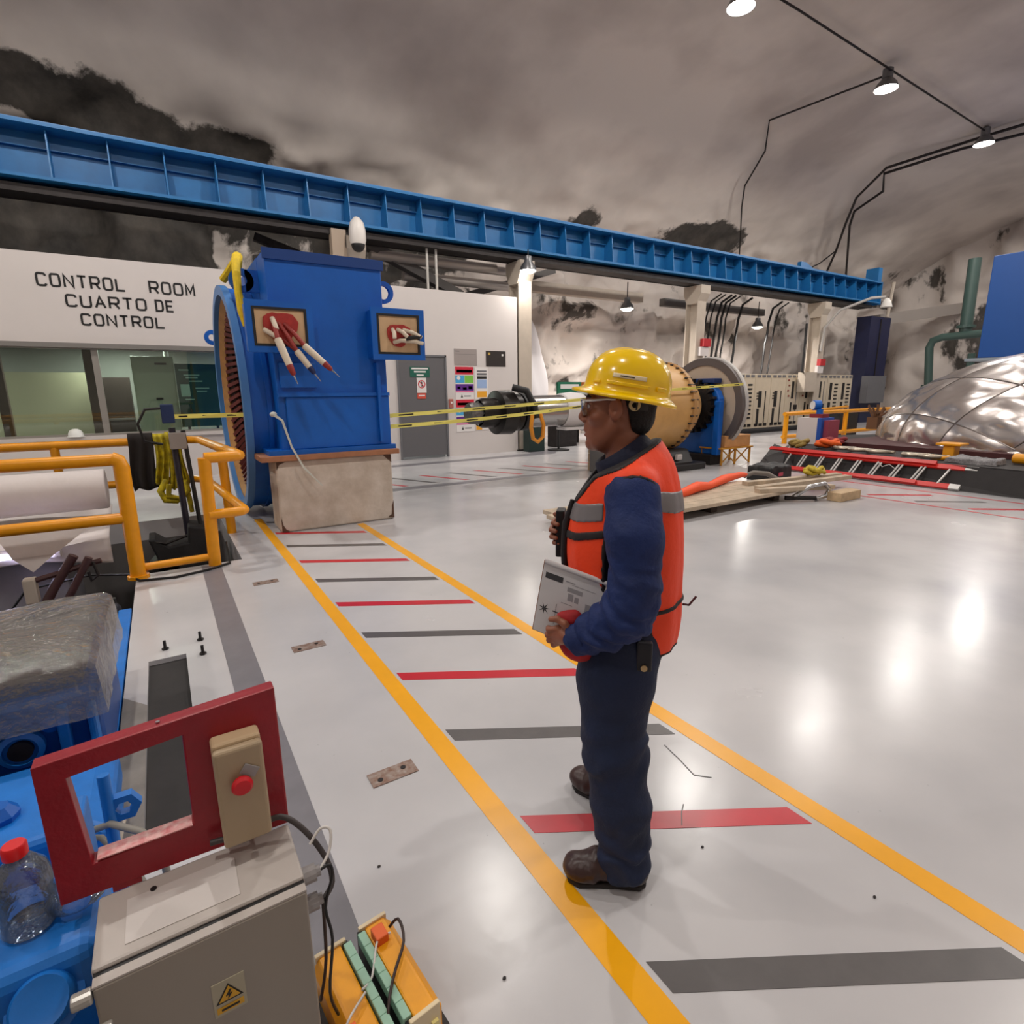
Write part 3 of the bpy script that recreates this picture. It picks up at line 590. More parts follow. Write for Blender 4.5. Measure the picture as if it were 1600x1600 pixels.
# bracing and ducts behind the girder on the roof
M_duct = mat('duct_grey', (96, 92, 90), .5, .2)
def strut(a, b, r, label, m=M_duct, nm='strut', cat='strut', group=None):
    return tag(part(nm, MB().bar(a, b, r, r), m), label, cat, group)
strut((4.3, 13.3, 5.0), (7.2, 13.9, 4.1), .22, 'grey diagonal brace falling from the dome camera column'); strut((7.3, 14.6, 4.1), (10.8, 14.6, 5.2), .18, 'grey diagonal brace rising behind the first lamp')
strut((4.4, 13.6, 4.2), (2.2, 13.8, 4.9), .16, 'dark brace left of the dome camera column', M_dark)
strut((9.6, 15.0, 4.75), (14.9, 15.0, 4.75), .3, 'beige horizontal beam against the rock between two columns', M_beige, 'tie_beam', 'beam')
strut((16, 15.0, 4.7), (22.0, 15.0, 4.7), .26, 'dark horizontal beam against the rock behind the black cables', M_duct, 'tie_beam', 'beam')
strut((29.4, 14.0, 4.7), (34.4, 12.2, 5.4), .5, 'grey concrete ledge running from the girder end to the right wall', mat('ledge_grey', (150, 142, 136), .7), 'rock_ledge', 'ledge')
for i, (x, nm_) in enumerate(((5.75, 'left'), (5.98, 'right'))): tag(part('riser_pipe', MB().cyl((x, 12.75, 3.95), (x, 12.75, 5.0), .03, n=8), mat('riser_white', (190, 186, 180), .4)), 'thin white riser pipe on the control room roof, %s of the pair' % nm_, 'pipe', 'riser pipes on the roof')
for i, (y, z, x0, x1, lb) in enumerate(((13.4, 4.75, 4.6, 8.0, 'front pale duct above the white wall'), (13.9, 4.45, 5.6, 9.0, 'middle pale duct above the white wall'), (14.4, 4.95, 5.2, 9.6, 'rear pale duct above the white wall'))):
    tag(part('duct', MB().cyl((x0, y, z), (x1, y, z), .12, n=12), mat('duct_pale', (186, 178, 172), .35, .3), smooth=40), lb, 'duct')
# hanging black cables between the far columns
rc = random.Random(4)
cn = ['first', 'second', 'third', 'fourth', 'fifth', 'sixth', 'seventh', 'eighth']
for i, x in enumerate((17.5, 17.75, 18.1, 18.35, 18.6, 19.35, 21.3, 21.75)):
    pts = [(x+.5, 14.0, 5.0), (x+.15, 14.15, 4.75), (x, 14.2, 4.2)]+[(x-.05*k+rc.uniform(-.04, .04), 14.2, 4.2-.42*k) for k in range(1, 6)]
    tag(part('hanging_cable', MB().tube(pts, rc.choice((.02, .03, .045)), 6), M_cable), '%s black cable from the left hanging down the rock above the cabinets' % cn[i], 'cable', 'cables hanging over the relay cabinets')
# ------------------------------------------------------------------ blue generator stator on its concrete block
blk = thing('concrete_block', 'stained pale concrete block under the blue generator', 'block', (1.72, 7.0, 0))
cm = mat('stained_concrete', (216, 204, 192), .75, var=.25, vscale=3.5, col2=(182, 166, 150), bump=.2, bscale=25)
part('body', MB().bx(1.05, 2.43, 6.72, 7.22, 0.002, .84), cm, blk, bevel=.02)
M_rust = mat('rusty_edge', (92, 66, 52), .8, var=.3, vscale=20)
for p in ([(1.052, 6.716), (1.16, 6.716), (1.07, 6.9)],): part('rust_stain', MB().prism([(1.055, .012), (1.14, .012), (1.10, .04), (1.075, .09), (1.055, .2)], 'y', 6.7165, 6.7195), M_rust, blk)
part('rust_stain', MB().prism([(2.425, .012), (2.425, .24), (2.40, .17), (2.39, .06), (2.34, .03)], 'y', 6.7165, 6.7195), M_rust, blk); part('rust_stain', MB().prism([(2.32, .83), (2.425, .83), (2.425, .73), (2.38, .77)], 'y', 6.7165, 6.7195), M_rust, blk)
part('rust_stain', MB().prism([(1.06, .83), (1.16, .83), (1.09, .80), (1.06, .74)], 'y', 6.7165, 6.7195), M_rust, blk)
tag(part('timber_plank', MB().bx(.90, 2.52, 6.66, 7.2, .842, .905), mat('plank_brown', (170, 116, 84), .75, var=.2, vscale=10), bevel=.006), 'reddish brown timber plank between the concrete block and the generator', 'plank')
gen = thing('generator_stator', 'large blue generator stator with round open bore and two cable boxes', 'generator', (1.8, 8.2, .905))
GY, GZ, GR = 8.5, 1.50, 1.44
hs = MB()
hs.prism([(6.80, .92), (7.3, .92), (7.3, 3.12), (6.80, 3.12)], 'x', 1.16, 2.46)
part('housing', hs, M_blue, gen, bevel=.015)
# top hood: sloping cheek back to the barrel
part('hood', MB().prism([(7.3, 3.12), (8.9, 3.12), (9.3, 2.7), (8.0, 2.72), (7.3, 2.4)], 'x', 1.16, 2.46), M_blue, gen)
part('top_edge', MB().bx(1.14, 2.48, 6.77, 6.80, 3.02, 3.13), mat('blue_dark_strip', (8, 60, 130), .5), gen, label='darker blue top flange strip')  # strip of darker blue along the top front edge
part('barrel', MB().lathe([(GR-.04, 0), (GR, 0), (GR, 1.5), (GR-.04, 1.5)], (.88, GY, GZ), (1, 0, 0), 72, closed=True), M_blue, gen, smooth=40)
part('end_flange', MB().lathe([(GR-.09, -.03), (GR+.03, -.03), (GR+.03, .05), (GR-.09, .05)], (.86, GY, GZ), (1, 0, 0), 72, closed=True), mat('flange_blue', (70, 126, 190), .4), gen, smooth=40, label='lighter blue rim of the bore')
part('band', MB().lathe([(GR, 0), (GR+.03, 0), (GR+.03, .05), (GR, .05)], (1.08, GY, GZ), (1, 0, 0), 72, closed=True), M_blue, gen, smooth=40)
M_core = mat('stator_core', (50, 28, 25), .5, .2, var=.3, vscale=14); M_tan = mat('winding_tan', (176, 128, 72), .6, var=.2, vscale=8)
part('core', MB().lathe([(GR-.09, .04), (GR-.28, .16), (GR-.28, 1.42), (GR-.09, 1.42)], (.88, GY, GZ), (1, 0, 0), 72, closed=True), M_core, gen, smooth=40, label='brown laminated core inside the bore')
part('winding_ring', MB().lathe([(GR-.09, 0.01), (GR-.13, 0.01), (GR-.20, .08), (GR-.18, .12), (GR-.10, .12)], (.88, GY, GZ), (1, 0, 0), 72, closed=True, a0=0), M_tan, gen, smooth=40, label='tan insulation ring inside the rim')
cb = None
for k in range(72):
    a = 2*PI*k/72
    m_ = MB().bar((.96, GY+(GR-.20)*math.cos(a), GZ+(GR-.20)*math.sin(a)), (1.10, GY+(GR-.34)*math.cos(a+.09), GZ+(GR-.34)*math.sin(a+.09)), .035, .05)
    m_.bar((1.10, GY+(GR-.34)*math.cos(a+.09), GZ+(GR-.34)*math.sin(a+.09)), (2.3, GY+(GR-.34)*math.cos(a+.09), GZ+(GR-.34)*math.sin(a+.09)), .05, .05, (0, math.cos(a), math.sin(a)))
    part('winding_coil', m_, mat('coil_red', (104, 46, 42), .35, var=.15), gen)
part('end_wall', MB().lathe([(.0, 0), (GR-.05, 0), (GR-.05, .04), (0, .04)], (2.34, GY, GZ), (1, 0, 0), 48), M_black, gen)
# front details
part('skirt_panel', MB().bx(1.24, 2.46, 6.765, 6.80, .96, 1.56), M_blue, gen, bevel=.01); part('ledge', MB().bx(1.16, 2.46, 6.74, 6.80, 1.56, 1.60), M_blue, gen)
part('cover_plate', MB().bx(1.20, 1.60, 6.76, 6.80, 1.66, 1.94), M_blue, gen, bevel=.008); part('side_rib', MB().bx(2.30, 2.34, 6.70, 6.80, 1.0, 1.95), M_blue, gen)
part('foot', MB().bx(1.0, 2.5, 6.72, 7.4, .905, .96), M_blue, gen)
M_boot = mat('cable_white', (214, 200, 180), .55); M_cred = mat('cable_red', (150, 46, 40), .5); M_cblu = mat('cable_navy', (26, 36, 84), .5); M_seal = mat('red_sealant', (170, 44, 38), .6, var=.2, vscale=20)
M_board = mat('fibre_board', (208, 174, 134), .7, var=.15, vscale=4)
def cable_box(x0, x1, z0, z1, yf, nmlabel):
    b = part('cable_box', MB().bx(x0, x1, yf+.03, 6.82, z0, z1), M_blue, gen, bevel=.008, label=nmlabel)
    part('frame', MB().bx(x0-.02, x1+.02, yf, yf+.03, z0-.02, z0+.05).bx(x0-.02, x1+.02, yf, yf+.03, z1-.05, z1+.02).bx(x0-.02, x0+.05, yf, yf+.03, z0+.05, z1-.05).bx(x1-.05, x1+.02, yf, yf+.03, z0+.05, z1-.05), M_blue, b)
    part('gasket', MB().bx(x0+.045, x1-.045, yf-.004, yf+.02, z0+.045, z0+.07).bx(x0+.045, x1-.045, yf-.004, yf+.02, z1-.07, z1-.045).bx(x0+.045, x0+.07, yf-.004, yf+.02, z0+.07, z1-.07).bx(x1-.07, x1-.045, yf-.004, yf+.02, z0+.07, z1-.07), M_black, b)
    part('board', MB().bx(x0+.07, x1-.07, yf+.012, yf+.02, z0+.07, z1-.07), M_board, b)
    return b
YB = 6.55
b1 = cable_box(.90, 1.54, 2.05, 2.54, YB, 'left cable box with long sealed cable ends'); b2 = cable_box(2.24, 2.86, 2.00, 2.55, YB, 'right cable box with short cable ends')
def seal_blob(cx, cz, r, parent):
    rg = random.Random(int(cx*100)); pts = []
    for k in range(22):
        a = 2*PI*k/22; rr = r*(1+.12*math.sin(3*a)+rg.uniform(-.07, .07)); pts.append((cx+rr*math.cos(a), cz+rr*.86*math.sin(a)))
    part('red_seal', MB().prism(pts, 'y', YB-.012, YB+.014), M_seal, parent, bevel=.004)
seal_blob(1.22, 2.30, .175, b1); seal_blob(2.55, 2.27, .15, b2)
def cable_end(p, parent, r=.03, boot=.5, tipm=None):
    """p: root, mid, end; a red lead, a white sleeve and a coloured tip"""
    a, b, c = (Vector(q) for q in p)
    L = [a, a.lerp(b, .5)+Vector((0, -.03, 0)), b]
    part('lead', MB().tube(L, r*.75, 10), M_cred if tipm is not None else M_boot, parent, smooth=50)
    part('sleeve', MB().tube([b, b.lerp(c, .2), b.lerp(c, .75)], [r*1.15, r*1.2, r*1.05], 10), M_boot, parent, smooth=50)
    part('tip', MB().tube([b.lerp(c, .72), b.lerp(c, .95), c], [r*1.1, r*.8, r*.25], 10), tipm or M_boot, parent, smooth=50)
    part('strand', MB().tube([c, c+(c-b).normalized()*.1], [r*.3, .004], 6), M_steel, parent)
cable_end([(1.14, YB, 2.36), (1.16, YB-.10, 2.16), (1.26, YB-.26, 1.78)], b1, .034, tipm=M_cred); cable_end([(1.20, YB, 2.34), (1.34, YB-.12, 2.04), (1.48, YB-.24, 1.80)], b1, .030, tipm=M_cblu); cable_end([(1.26, YB, 2.33), (1.42, YB-.12, 2.10), (1.66, YB-.26, 1.84)], b1, .032, tipm=M_cred)
for (x, z, x2, z2, m_) in ((1.05, 2.26, 1.16, 2.18, M_boot), (1.24, 2.16, 1.38, 2.02, M_cred), (1.14, 2.38, 1.16, 2.26, M_boot)): part('lead', MB().tube([(x, YB-.01, z), ((x+x2)/2, YB-.06, (z+z2)/2), (x2, YB-.08, z2)], .026, 10), m_, b1, smooth=50)
for (x, z, x2, z2, m_) in ((2.47, 2.33, 2.46, 2.22, M_boot), (2.53, 2.33, 2.62, 2.24, M_boot), (2.60, 2.33, 2.80, 2.24, M_boot), (2.48, 2.18, 2.60, 2.20, M_boot), (2.56, 2.21, 2.80, 2.25, M_black), (2.62, 2.20, 2.82, 2.17, M_boot)):
    part('lead', MB().tube([(x, YB-.005, z), ((x+x2)/2, YB-.07, (z+z2)/2+.01), (x2, YB-.09, z2)], .024, 10), m_, b2, smooth=50)
def lug(c, r, ax, parent, hole=.45): part('lifting_lug', MB().lathe([(r*hole, -.03), (r, -.03), (r, .03), (r*hole, .03)], c, ax, 24, closed=True), M_blue, parent, smooth=40)
lug((.98, 7.3, 2.86), .13, (0, 1, 0), gen); part('lug_arm', MB().bx(1.02, 1.18, 7.27, 7.33, 2.74, 2.98), M_blue, gen); lug((2.52, 6.95, 2.80), .13, (0, 1, 0), gen, .62); lug((.84, 9.95, 2.45), .11, (0, 1, 0), gen)
sl = tag(part('lifting_sling', MB().tube([(1.02, 7.9, 3.05), (1.0, 7.55, 3.16), (.95, 7.34, 3.06), (.93, 7.22, 2.92), (.92, 7.16, 2.72), (.93, 7.12, 2.5), (.95, 7.08, 2.34)], [.055, .06, .05, .045, .04, .045, .03], 10).tube([(.98, 7.5, 3.12), (.90, 7.6, 3.0), (.84, 7.7, 2.92)], .045, 8), mat('sling_yellow', (224, 190, 20), .7, var=.15, vscale=20)), 'yellow fabric sling threaded through the lug on top of the generator', 'sling')
part('sling_tag', MB().bx(.94, .985, 7.02, 7.06, 2.36, 2.56), mat('sling_tag_red', (214, 60, 40), .6), sl, label='red-orange tag on the sling')
tl = thing('barrier_tape_end', 'pale ribbon of barrier tape dangling from the stator side', 'tape', (1.12, 6.7, 1.4)); M_rib = mat('ribbon_pale', (206, 208, 200), .5)
part('ribbon', MB().tube([(1.10, 6.74, 1.36), (1.17, 6.70, 1.30), (1.24, 6.68, 1.0), (1.34, 6.62, .76), (1.52, 6.58, .54)], [.02, .016, .014, .014, .008], 4), M_rib, tl); part('knot', MB().sphere((1.09, 6.75, 1.37), (.04, .03, .03), 10), M_rib, tl)

# ------------------------------------------------------------------ barrier tape strung across the hall
def tape(pts, label, wd=.052):
    t = thing('barrier_tape', label, 'tape', pts[0], group='yellow barrier tape runs')
    m_ = MB(); P = [Vector(p) for p in pts]; n = len(P); vs = []; off = Vector((0, .0015, 0))
    for i, p in enumerate(P):
        tw = .25*math.sin(i*1.7); u = Vector((0, math.sin(tw), math.cos(tw)))*wd/2; vs += [p-u-off, p+u-off, p+u+off, p-u+off]
    fs = []
    for i in range(n-1):
        for k in range(4): fs.append((i*4+k, i*4+(k+1) % 4, i*4+4+(k+1) % 4, i*4+4+k))
    m_.add(vs, fs); part('strip', m_, mat('tape_yellow', (232, 220, 110), .45), t, fix=False)
    for i in range(n-1):
        d = P[i+1]-P[i]; a = P[i]+d*.25; b = P[i]+d*.62
        part('black_print', MB().add([a+Vector((0, -.004, -wd*.16)), b+Vector((0, -.004, -wd*.16)), b+Vector((0, -.004, wd*.16)), a+Vector((0, -.004, wd*.16))], [(0, 1, 2, 3)]).add([a+Vector((0, -.003, -wd*.16)), b+Vector((0, -.003, -wd*.16)), b+Vector((0, -.003, wd*.16)), a+Vector((0, -.003, wd*.16))], [(3, 2, 1, 0)]), M_ink, t, fix=False)
def lerp_pts(a, b, n, sag=0.): return [(a[0]+(b[0]-a[0])*i/n, a[1]+(b[1]-a[1])*i/n, a[2]+(b[2]-a[2])*i/n-sag*4*(i/n)*(1-i/n)) for i in range(n+1)]
tape(lerp_pts((2.52, 7.0, 1.30), (7.9, 7.75, 1.54), 9, .02), 'upper yellow barrier tape from the generator to the tan rotor'); tape(lerp_pts((2.52, 7.0, 1.16), (6.4, 7.6, 1.34), 7, .03), 'lower yellow barrier tape from the generator past the shaft')
tape(lerp_pts((7.6, 7.33, 1.565), (10.2, 7.25, 1.69), 7, .0), 'yellow barrier tape from the tan rotor across the big disc'); tape(lerp_pts((.14, 7.9, 1.34), (.86, 7.2, 1.36), 3), 'short barrier tape from the dark pole to the generator bore')

# ------------------------------------------------------------------ yellow railings round the pit
def rail_part(nm, pts, r, par, **k): return part(nm, MB().tube(pts, r, 12), M_yellow, par, smooth=50, **k)
rr_ = thing('pit_railing', 'thick yellow tube railing on the near edge of the pit, ending in a post', 'railing', (-1.5, 5.75, 0))
rail_part('post', [(-.33, 5.75, 0), (-.325, 5.75, 1.0), (-.34, 5.75, 1.05), (-.39, 5.75, 1.075)], .062, rr_)
rail_part('top_rail', [(-.37, 5.75, 1.065), (-4.5, 5.75, 1.065)], .052, rr_); rail_part('middle_rail', [(-.35, 5.75, .555), (-4.5, 5.75, .555)], .048, rr_)
rail_part('toe_bar', [(-.28, 5.78, .085), (.24, 5.80, .085)], .035, rr_); rail_part('post', [(-2.4, 5.75, 0), (-2.4, 5.75, 1.06)], .055, rr_)
part('base_collar', MB().cyl((-.33, 5.75, 0), (-.33, 5.75, .03), .085), M_yellow, rr_)
r2_ = thing('pit_railing', 'yellow tube railing on the far pit edge with a gate loop by the stator', 'railing', (0, 8.3, 0))
rail_part('top_rail', [(-5, 8.3, 1.03), (.22, 8.3, 1.03), (.40, 8.15, 1.03), (.60, 5.82, 1.03), (.57, 5.77, 1.03), (.30, 5.75, 1.03)], .05, r2_); rail_part('middle_rail', [(-5, 8.3, .52), (.24, 8.3, .52), (.42, 8.1, .52), (.59, 5.82, .5), (.56, 5.77, .5), (.28, 5.75, .5)], .046, r2_)
rail_part('post', [(.28, 5.80, 0), (.30, 5.75, 1.03)], .055, r2_); rail_part('post', [(.56, 7.1, 0), (.55, 7.1, 1.03)], .05, r2_)
for x in (-1.08, -2.9): rail_part('post', [(x, 8.45, 0), (x, 8.3, .1), (x, 8.3, 1.03)], .045, r2_)
# slings and cloth over the far railing
bk = thing('black_cloth', 'black cloth hanging over the far yellow railing', 'cloth', (-.25, 8.3, 1.05)); M_bc = mat('black_cloth', (34, 28, 26), .85)
def hang(x0, x1, zt, zb, y, m, par, seed, nm='cloth', amp=.03):
    rg = np.random.default_rng(seed); ph = rg.uniform(0, 6, 4)
    def side(sg):
        def fn(u, v):
            x = x0+(x1-x0)*u+.04*v*math.sin(ph[0]+3*v); z = zt-(zt-zb)*v+.02*math.sin(9*u+ph[1])*v
            return (x, y+sg*(.065+amp*math.sin(u*13+ph[2]+v*2)*(.3+v)+.02*v), z)
        return fn
    mb = MB(); mb.grid(side(-1), 18, 14); mb.grid(side(1), 18, 8)
    def topf(u, v):
        a = PI*v; x = x0+(x1-x0)*u
        yy = -math.cos(a); d = (.065+amp*math.sin(u*13+ph[2])*.3)
        return (x, y+yy*d, zt+.055*math.sin(a)+.02*math.sin(9*u+ph[1])*0)
    mb.grid(topf, 18, 6); o = part(nm, mb, m, par, smooth=80)
    s_ = o.modifiers.new('thick', 'SOLIDIFY'); s_.thickness = .012; return o
hang(-.36, -.10, 1.07, .44, 8.3, M_bc, bk, 1, amp=.025)
ys = thing('yellow_slings', 'bundle of yellow lifting slings hanging over the far railing by the dark pole', 'sling', (.05, 8.3, 1.05)); M_ys = mat('sling_fabric', (218, 196, 16), .7, var=.3, vscale=12, col2=(120, 108, 20))
hang(-.10, .03, 1.07, .50, 8.26, M_ys, ys, 2, 'sling', .035); hang(.03, .13, 1.075, .42, 8.27, M_ys, ys, 3, 'sling', .03); hang(.12, .20, 1.07, .46, 8.26, M_ys, ys, 5, 'sling', .03)
part('loop', MB().tube([(-.02, 8.12, .55), (-.10, 8.08, .42), (-.06, 8.08, .30), (.06, 8.08, .28), (.14, 8.08, .34), (.12, 8.1, .48)], .04, 8), M_ys, ys, smooth=60); part('loop', MB().tube([(.0, 8.05, .50), (-.02, 8.05, .36), (.1, 8.05, .31), (.2, 8.06, .4), (.18, 8.08, .54)], .035, 8), M_ys, ys, smooth=60); part('tail', MB().tube([(.17, 8.08, .5), (.20, 8.07, .3), (.21, 8.07, .12)], [.03, .03, .025], 8), M_ys, ys, smooth=60)
# dark mast with a hose and a bucket-like machine in the pit
ms = thing('dark_mast_machine', 'black machine with twin dark upright poles standing in the pit by the gate', 'machine', (.08, 7.0, -1.7))
part('pole', MB().tube([(.26, 7.0, -.2), (.20, 7.0, 1.22)], .022, 8), M_black, ms); part('pole', MB().tube([(.12, 7.05, -.2), (.10, 7.05, 1.25)], .032, 8), mat('mast_navy', (34, 32, 46), .4), ms)
part('head_box', MB().bx(.06, .22, 6.97, 7.12, 1.02, 1.2), mat('mast_grey', (150, 142, 136), .5), ms, bevel=.01); part('control_box', MB().bx(.02, .14, 6.98, 7.1, 1.3, 1.5), mat('mast_blue', (24, 46, 90), .5), ms, bevel=.01)
part('hose', MB().tube([(.04, 7.0, 1.46), (-.12, 7.0, 1.45), (-.2, 7.0, 1.3), (-.16, 7.0, 1.12), (.0, 7.0, 1.08)], .014, 8), M_black, ms, smooth=50)
part('body', MB().prism([(-.28, -.55), (.34, -.5), (.38, -.05), (.30, .16), (.12, .2), (.1, .02), (-.08, .0), (-.2, .1), (-.26, .1), (-.2, -.12)], 'y', 6.8, 7.2), M_rubber, ms, bevel=.02); part('handle', MB().tube([(-.24, 6.82, .08), (-.1, 6.8, .04), (.1, 6.8, .1)], .014, 8), M_dark, ms)
part('drum', MB().lathe([(.0, -.2), (.14, -.2), (.17, -.14), (.17, .14), (.14, .2), (0, .2)], (-.14, 7.0, -.3), (0, 1, 0), 20), M_black, ms, smooth=40); part('chassis', MB().bx(-.2, .34, 6.75, 7.25, -1.7, -.5), M_dark, ms, bevel=.02)
tag(part('power_cable', MB().tube([(.45, 6.6, .012), (.40, 5.74, .012), (.2, 5.62, .012), (-.05, 5.55, .012), (-.32, 5.62, .012), (-.40, 5.8, .03), (-.7, 6.1, .0), (-1.2, 6.3, -.1), (-1.5, 6.3, -.5), (-1.5, 6.3, -1.7)], .011, 6), M_cable, smooth=60), 'thin black cable trailing along the pit edge under the railing', 'cable')

# ------------------------------------------------------------------ things in the pit behind the railing
gb = thing('grey_tank', 'long grey tank in the pit under the white sheets', 'tank', (-2.0, 6.9, -1.7)); M_tank = mat('tank_grey', (128, 126, 134), .45, var=.1)
part('body', MB().bx(-4.2, -.92, 6.5, 7.4, -1.7, .16), M_tank, gb, bevel=.03); part('lid', MB().bx(-4.25, -.88, 6.45, 7.45, .16, .22), M_tank, gb, bevel=.01)
wr_ = thing('white_roll', 'long white wrapped roll lying above the tank behind the railing', 'roll', (-2, 7.0, .64)); M_tarp = mat('white_sheet', (214, 206, 204), .7, var=.05, vscale=5, bump=.3, bscale=9)
part('roll', MB().lathe([(0, 0), (.19, 0), (.2, .01), (.2, 3.2), (.19, 3.21), (0, 3.21)], (-3.75, 6.9, .67), (1, 0, 0), 32), M_tarp, wr_, smooth=40)
def drape(u, v):
    x = -3.9+3.35*u; a = v
    z = .46-.30*v-.05*math.sin(u*9)*v-.16*max(0, v-.6)*(1+math.sin(u*14)); y = 7.35-.9*min(1, v*1.6)-.05*v+.03*math.sin(u*11+v*4)
    return (x, y, z+.02*math.sin(u*17+v*5))
ds = thing('white_tarp', 'white sheet draped over the tank edge below the roll', 'tarp', (-2, 6.9, .3)); o = part('sheet', MB().grid(drape, 60, 24), M_tarp, ds, smooth=80); s_ = o.modifiers.new('thick', 'SOLIDIFY'); s_.thickness = .01
part('hanging_corner', MB().add([(-1.35, 6.36, .42), (-.62, 6.36, .44), (-.95, 6.28, .2), (-1.12, 6.26, .06), (-1.25, 6.28, .2), (-1.35, 6.4, .42), (-.62, 6.4, .44), (-.95, 6.3, .2), (-1.12, 6.28, .06), (-1.25, 6.3, .2)], [(0, 4, 3, 2, 1), (5, 6, 7, 8, 9), (0, 1, 6, 5), (1, 2, 7, 6), (2, 3, 8, 7), (3, 4, 9, 8), (4, 0, 5, 9)]), M_tarp, ds)
fl = thing('fluorescent_batten', 'lit fluorescent tube on the tank edge at the left, glowing bluish white', 'lamp', (-1.6, 6.4, .1)); part('tube', MB().cyl((-2.4, 6.40, .20), (-.97, 6.40, .20), .03, n=12), mat('tube_glow', (255, 255, 255), .4, emit=(214, 214, 255), estr=14), fl); part('body', MB().bx(-2.45, -.92, 6.40, 6.445, .14, .26), M_white, fl)
part('holder', MB().bx(-.97, -.93, 6.37, 6.43, .15, .25), M_white, fl)
bf = thing('brown_crane_frame', 'rusty brown pipe frame with a hook standing in the pit', 'frame', (-.9, 5.7, -1.0)); M_bp = mat('brown_paint', (72, 44, 44), .45, var=.25, vscale=10)
part('strut', MB().tube([(-1.12, 5.4, -.35), (-.88, 5.5, .1), (-.72, 5.5, .34)], .035, 10), M_bp, bf, smooth=50); part('strut', MB().tube([(-.95, 5.4, -.3), (-.80, 5.45, .0), (-.62, 5.45, .32)], .028, 10), M_bp, bf, smooth=50); part('jib', MB().tube([(-.98, 5.5, .18), (-.55, 5.5, .27)], .022, 8), M_bp, bf); part('hook', MB().tube([(-.60, 5.45, .28), (-.58, 5.45, .16), (-.63, 5.45, .12), (-.64, 5.45, .2)], .012, 8), M_dark, bf)
part('bracket', MB().bx(-1.06, -.98, 5.46, 5.56, .0, .2), M_beige, bf, bevel=.01); part('tie_bar', MB().bar((-2.5, 5.4, -.42), (-.95, 5.4, -.22), .05, .05), M_bp, bf); part('upright', MB().cyl((-1.1, 5.42, -1.7), (-1.1, 5.42, -.3), .05), M_bp, bf)
for (x, nm_) in ((-.60, 'left'), (-.50, 'right')):
    t = thing('navy_canister', 'dark navy canister standing in the pit corner, %s of the two' % nm_, 'canister', (x, 5.2, -.5), group='navy canisters in the pit corner'); part('body', MB().lathe([(.05, 0), (.055, .02), (.055, .3), (.03, .34), (.0, .34)], (x-.0, 5.2, -.36), n=16), mat('canister_navy', (38, 40, 52), .4), t, smooth=40); part('cap', MB().cyl((x, 5.2, -.02), (x, 5.2, .02), .03), M_black, t)
tag(part('brown_jar', MB().lathe([(.0, 0), (.11, .0), (.13, .06), (.12, .2), (.07, .26), (0, .27)], (-.82, 5.4, -.32), n=20), mat('jar_brown', (120, 70, 50), .4), smooth=40), 'round reddish-brown pot beside the navy canisters', 'pot')
tag(part('pit_shelf', MB().bx(-3.0, -.36, 4.95, 5.65, -.42, -.36), M_dark), 'dark steel shelf in the pit carrying the canisters', 'shelf')
tag(part('shelf_support', MB().bx(-3.0, -2.9, 5.0, 5.6, -1.7, -.42).bx(-.5, -.4, 5.0, 5.6, -1.7, -.42), M_dark), 'legs of the dark pit shelf', 'support')
# ------------------------------------------------------------------ blue machine with clear plastic cover in the pit
bm_ = thing('blue_gate_machine', 'blue cast machine in the pit with clear plastic over its top', 'machine', (-.62, 3.0, -1.7)); MB_ = M_blue_light
part('body', MB().bx(-1.35, -.36, 2.68, 3.5, -.35, .42), mat('machine_blue_deep', (6, 70, 148), .4, var=.15, vscale=6), bm_, bevel=.05, bseg=3); part('head', MB().bx(-1.32, -.40, 2.72, 3.46, .42, .54), M_dark, bm_, bevel=.03)
part('corner_rib', MB().bx(-.40, -.37, 2.63, 2.70, -.35, .36), MB_, bm_, bevel=.01); part('corner_rib', MB().bx(-.50, -.46, 2.64, 2.70, -.3, .38), MB_, bm_, bevel=.008)
part('boss', MB().lathe([(.075, 0), (.075, .04), (.056, .05), (.056, .03), (0, .03)], (-.62, 2.69, .24), (0, -1, 0), 28), MB_, bm_, smooth=40); part('port', MB().cyl((-.62, 2.68, .24), (-.62, 2.64, .24), .04, n=24), M_dark, bm_); part('plug', MB().lathe([(.035, 0), (.035, .02), (.02, .022), (0, .022)], (-.52, 2.69, .31), (0, -1, 0), 16), M_blue, bm_, smooth=40)
part('flange', MB().bx(-1.4, -.34, 2.5, 3.6, -.42, -.34), MB_, bm_, bevel=.012); part('pedestal', MB().bx(-1.3, -.5, 2.6, 3.5, -1.7, -.42), M_blue, bm_)
part('side_rail', MB().bx(-.44, -.358, 2.0, 4.9, -.16, .012), MB_, bm_, bevel=.006, label='bright blue rail along the floor edge')
for y in (2.3, 2.7, 3.3, 3.7): part('bolt', MB().cyl((-.40, y, .012), (-.40, y, .03), .014, n=6), M_dark, bm_)
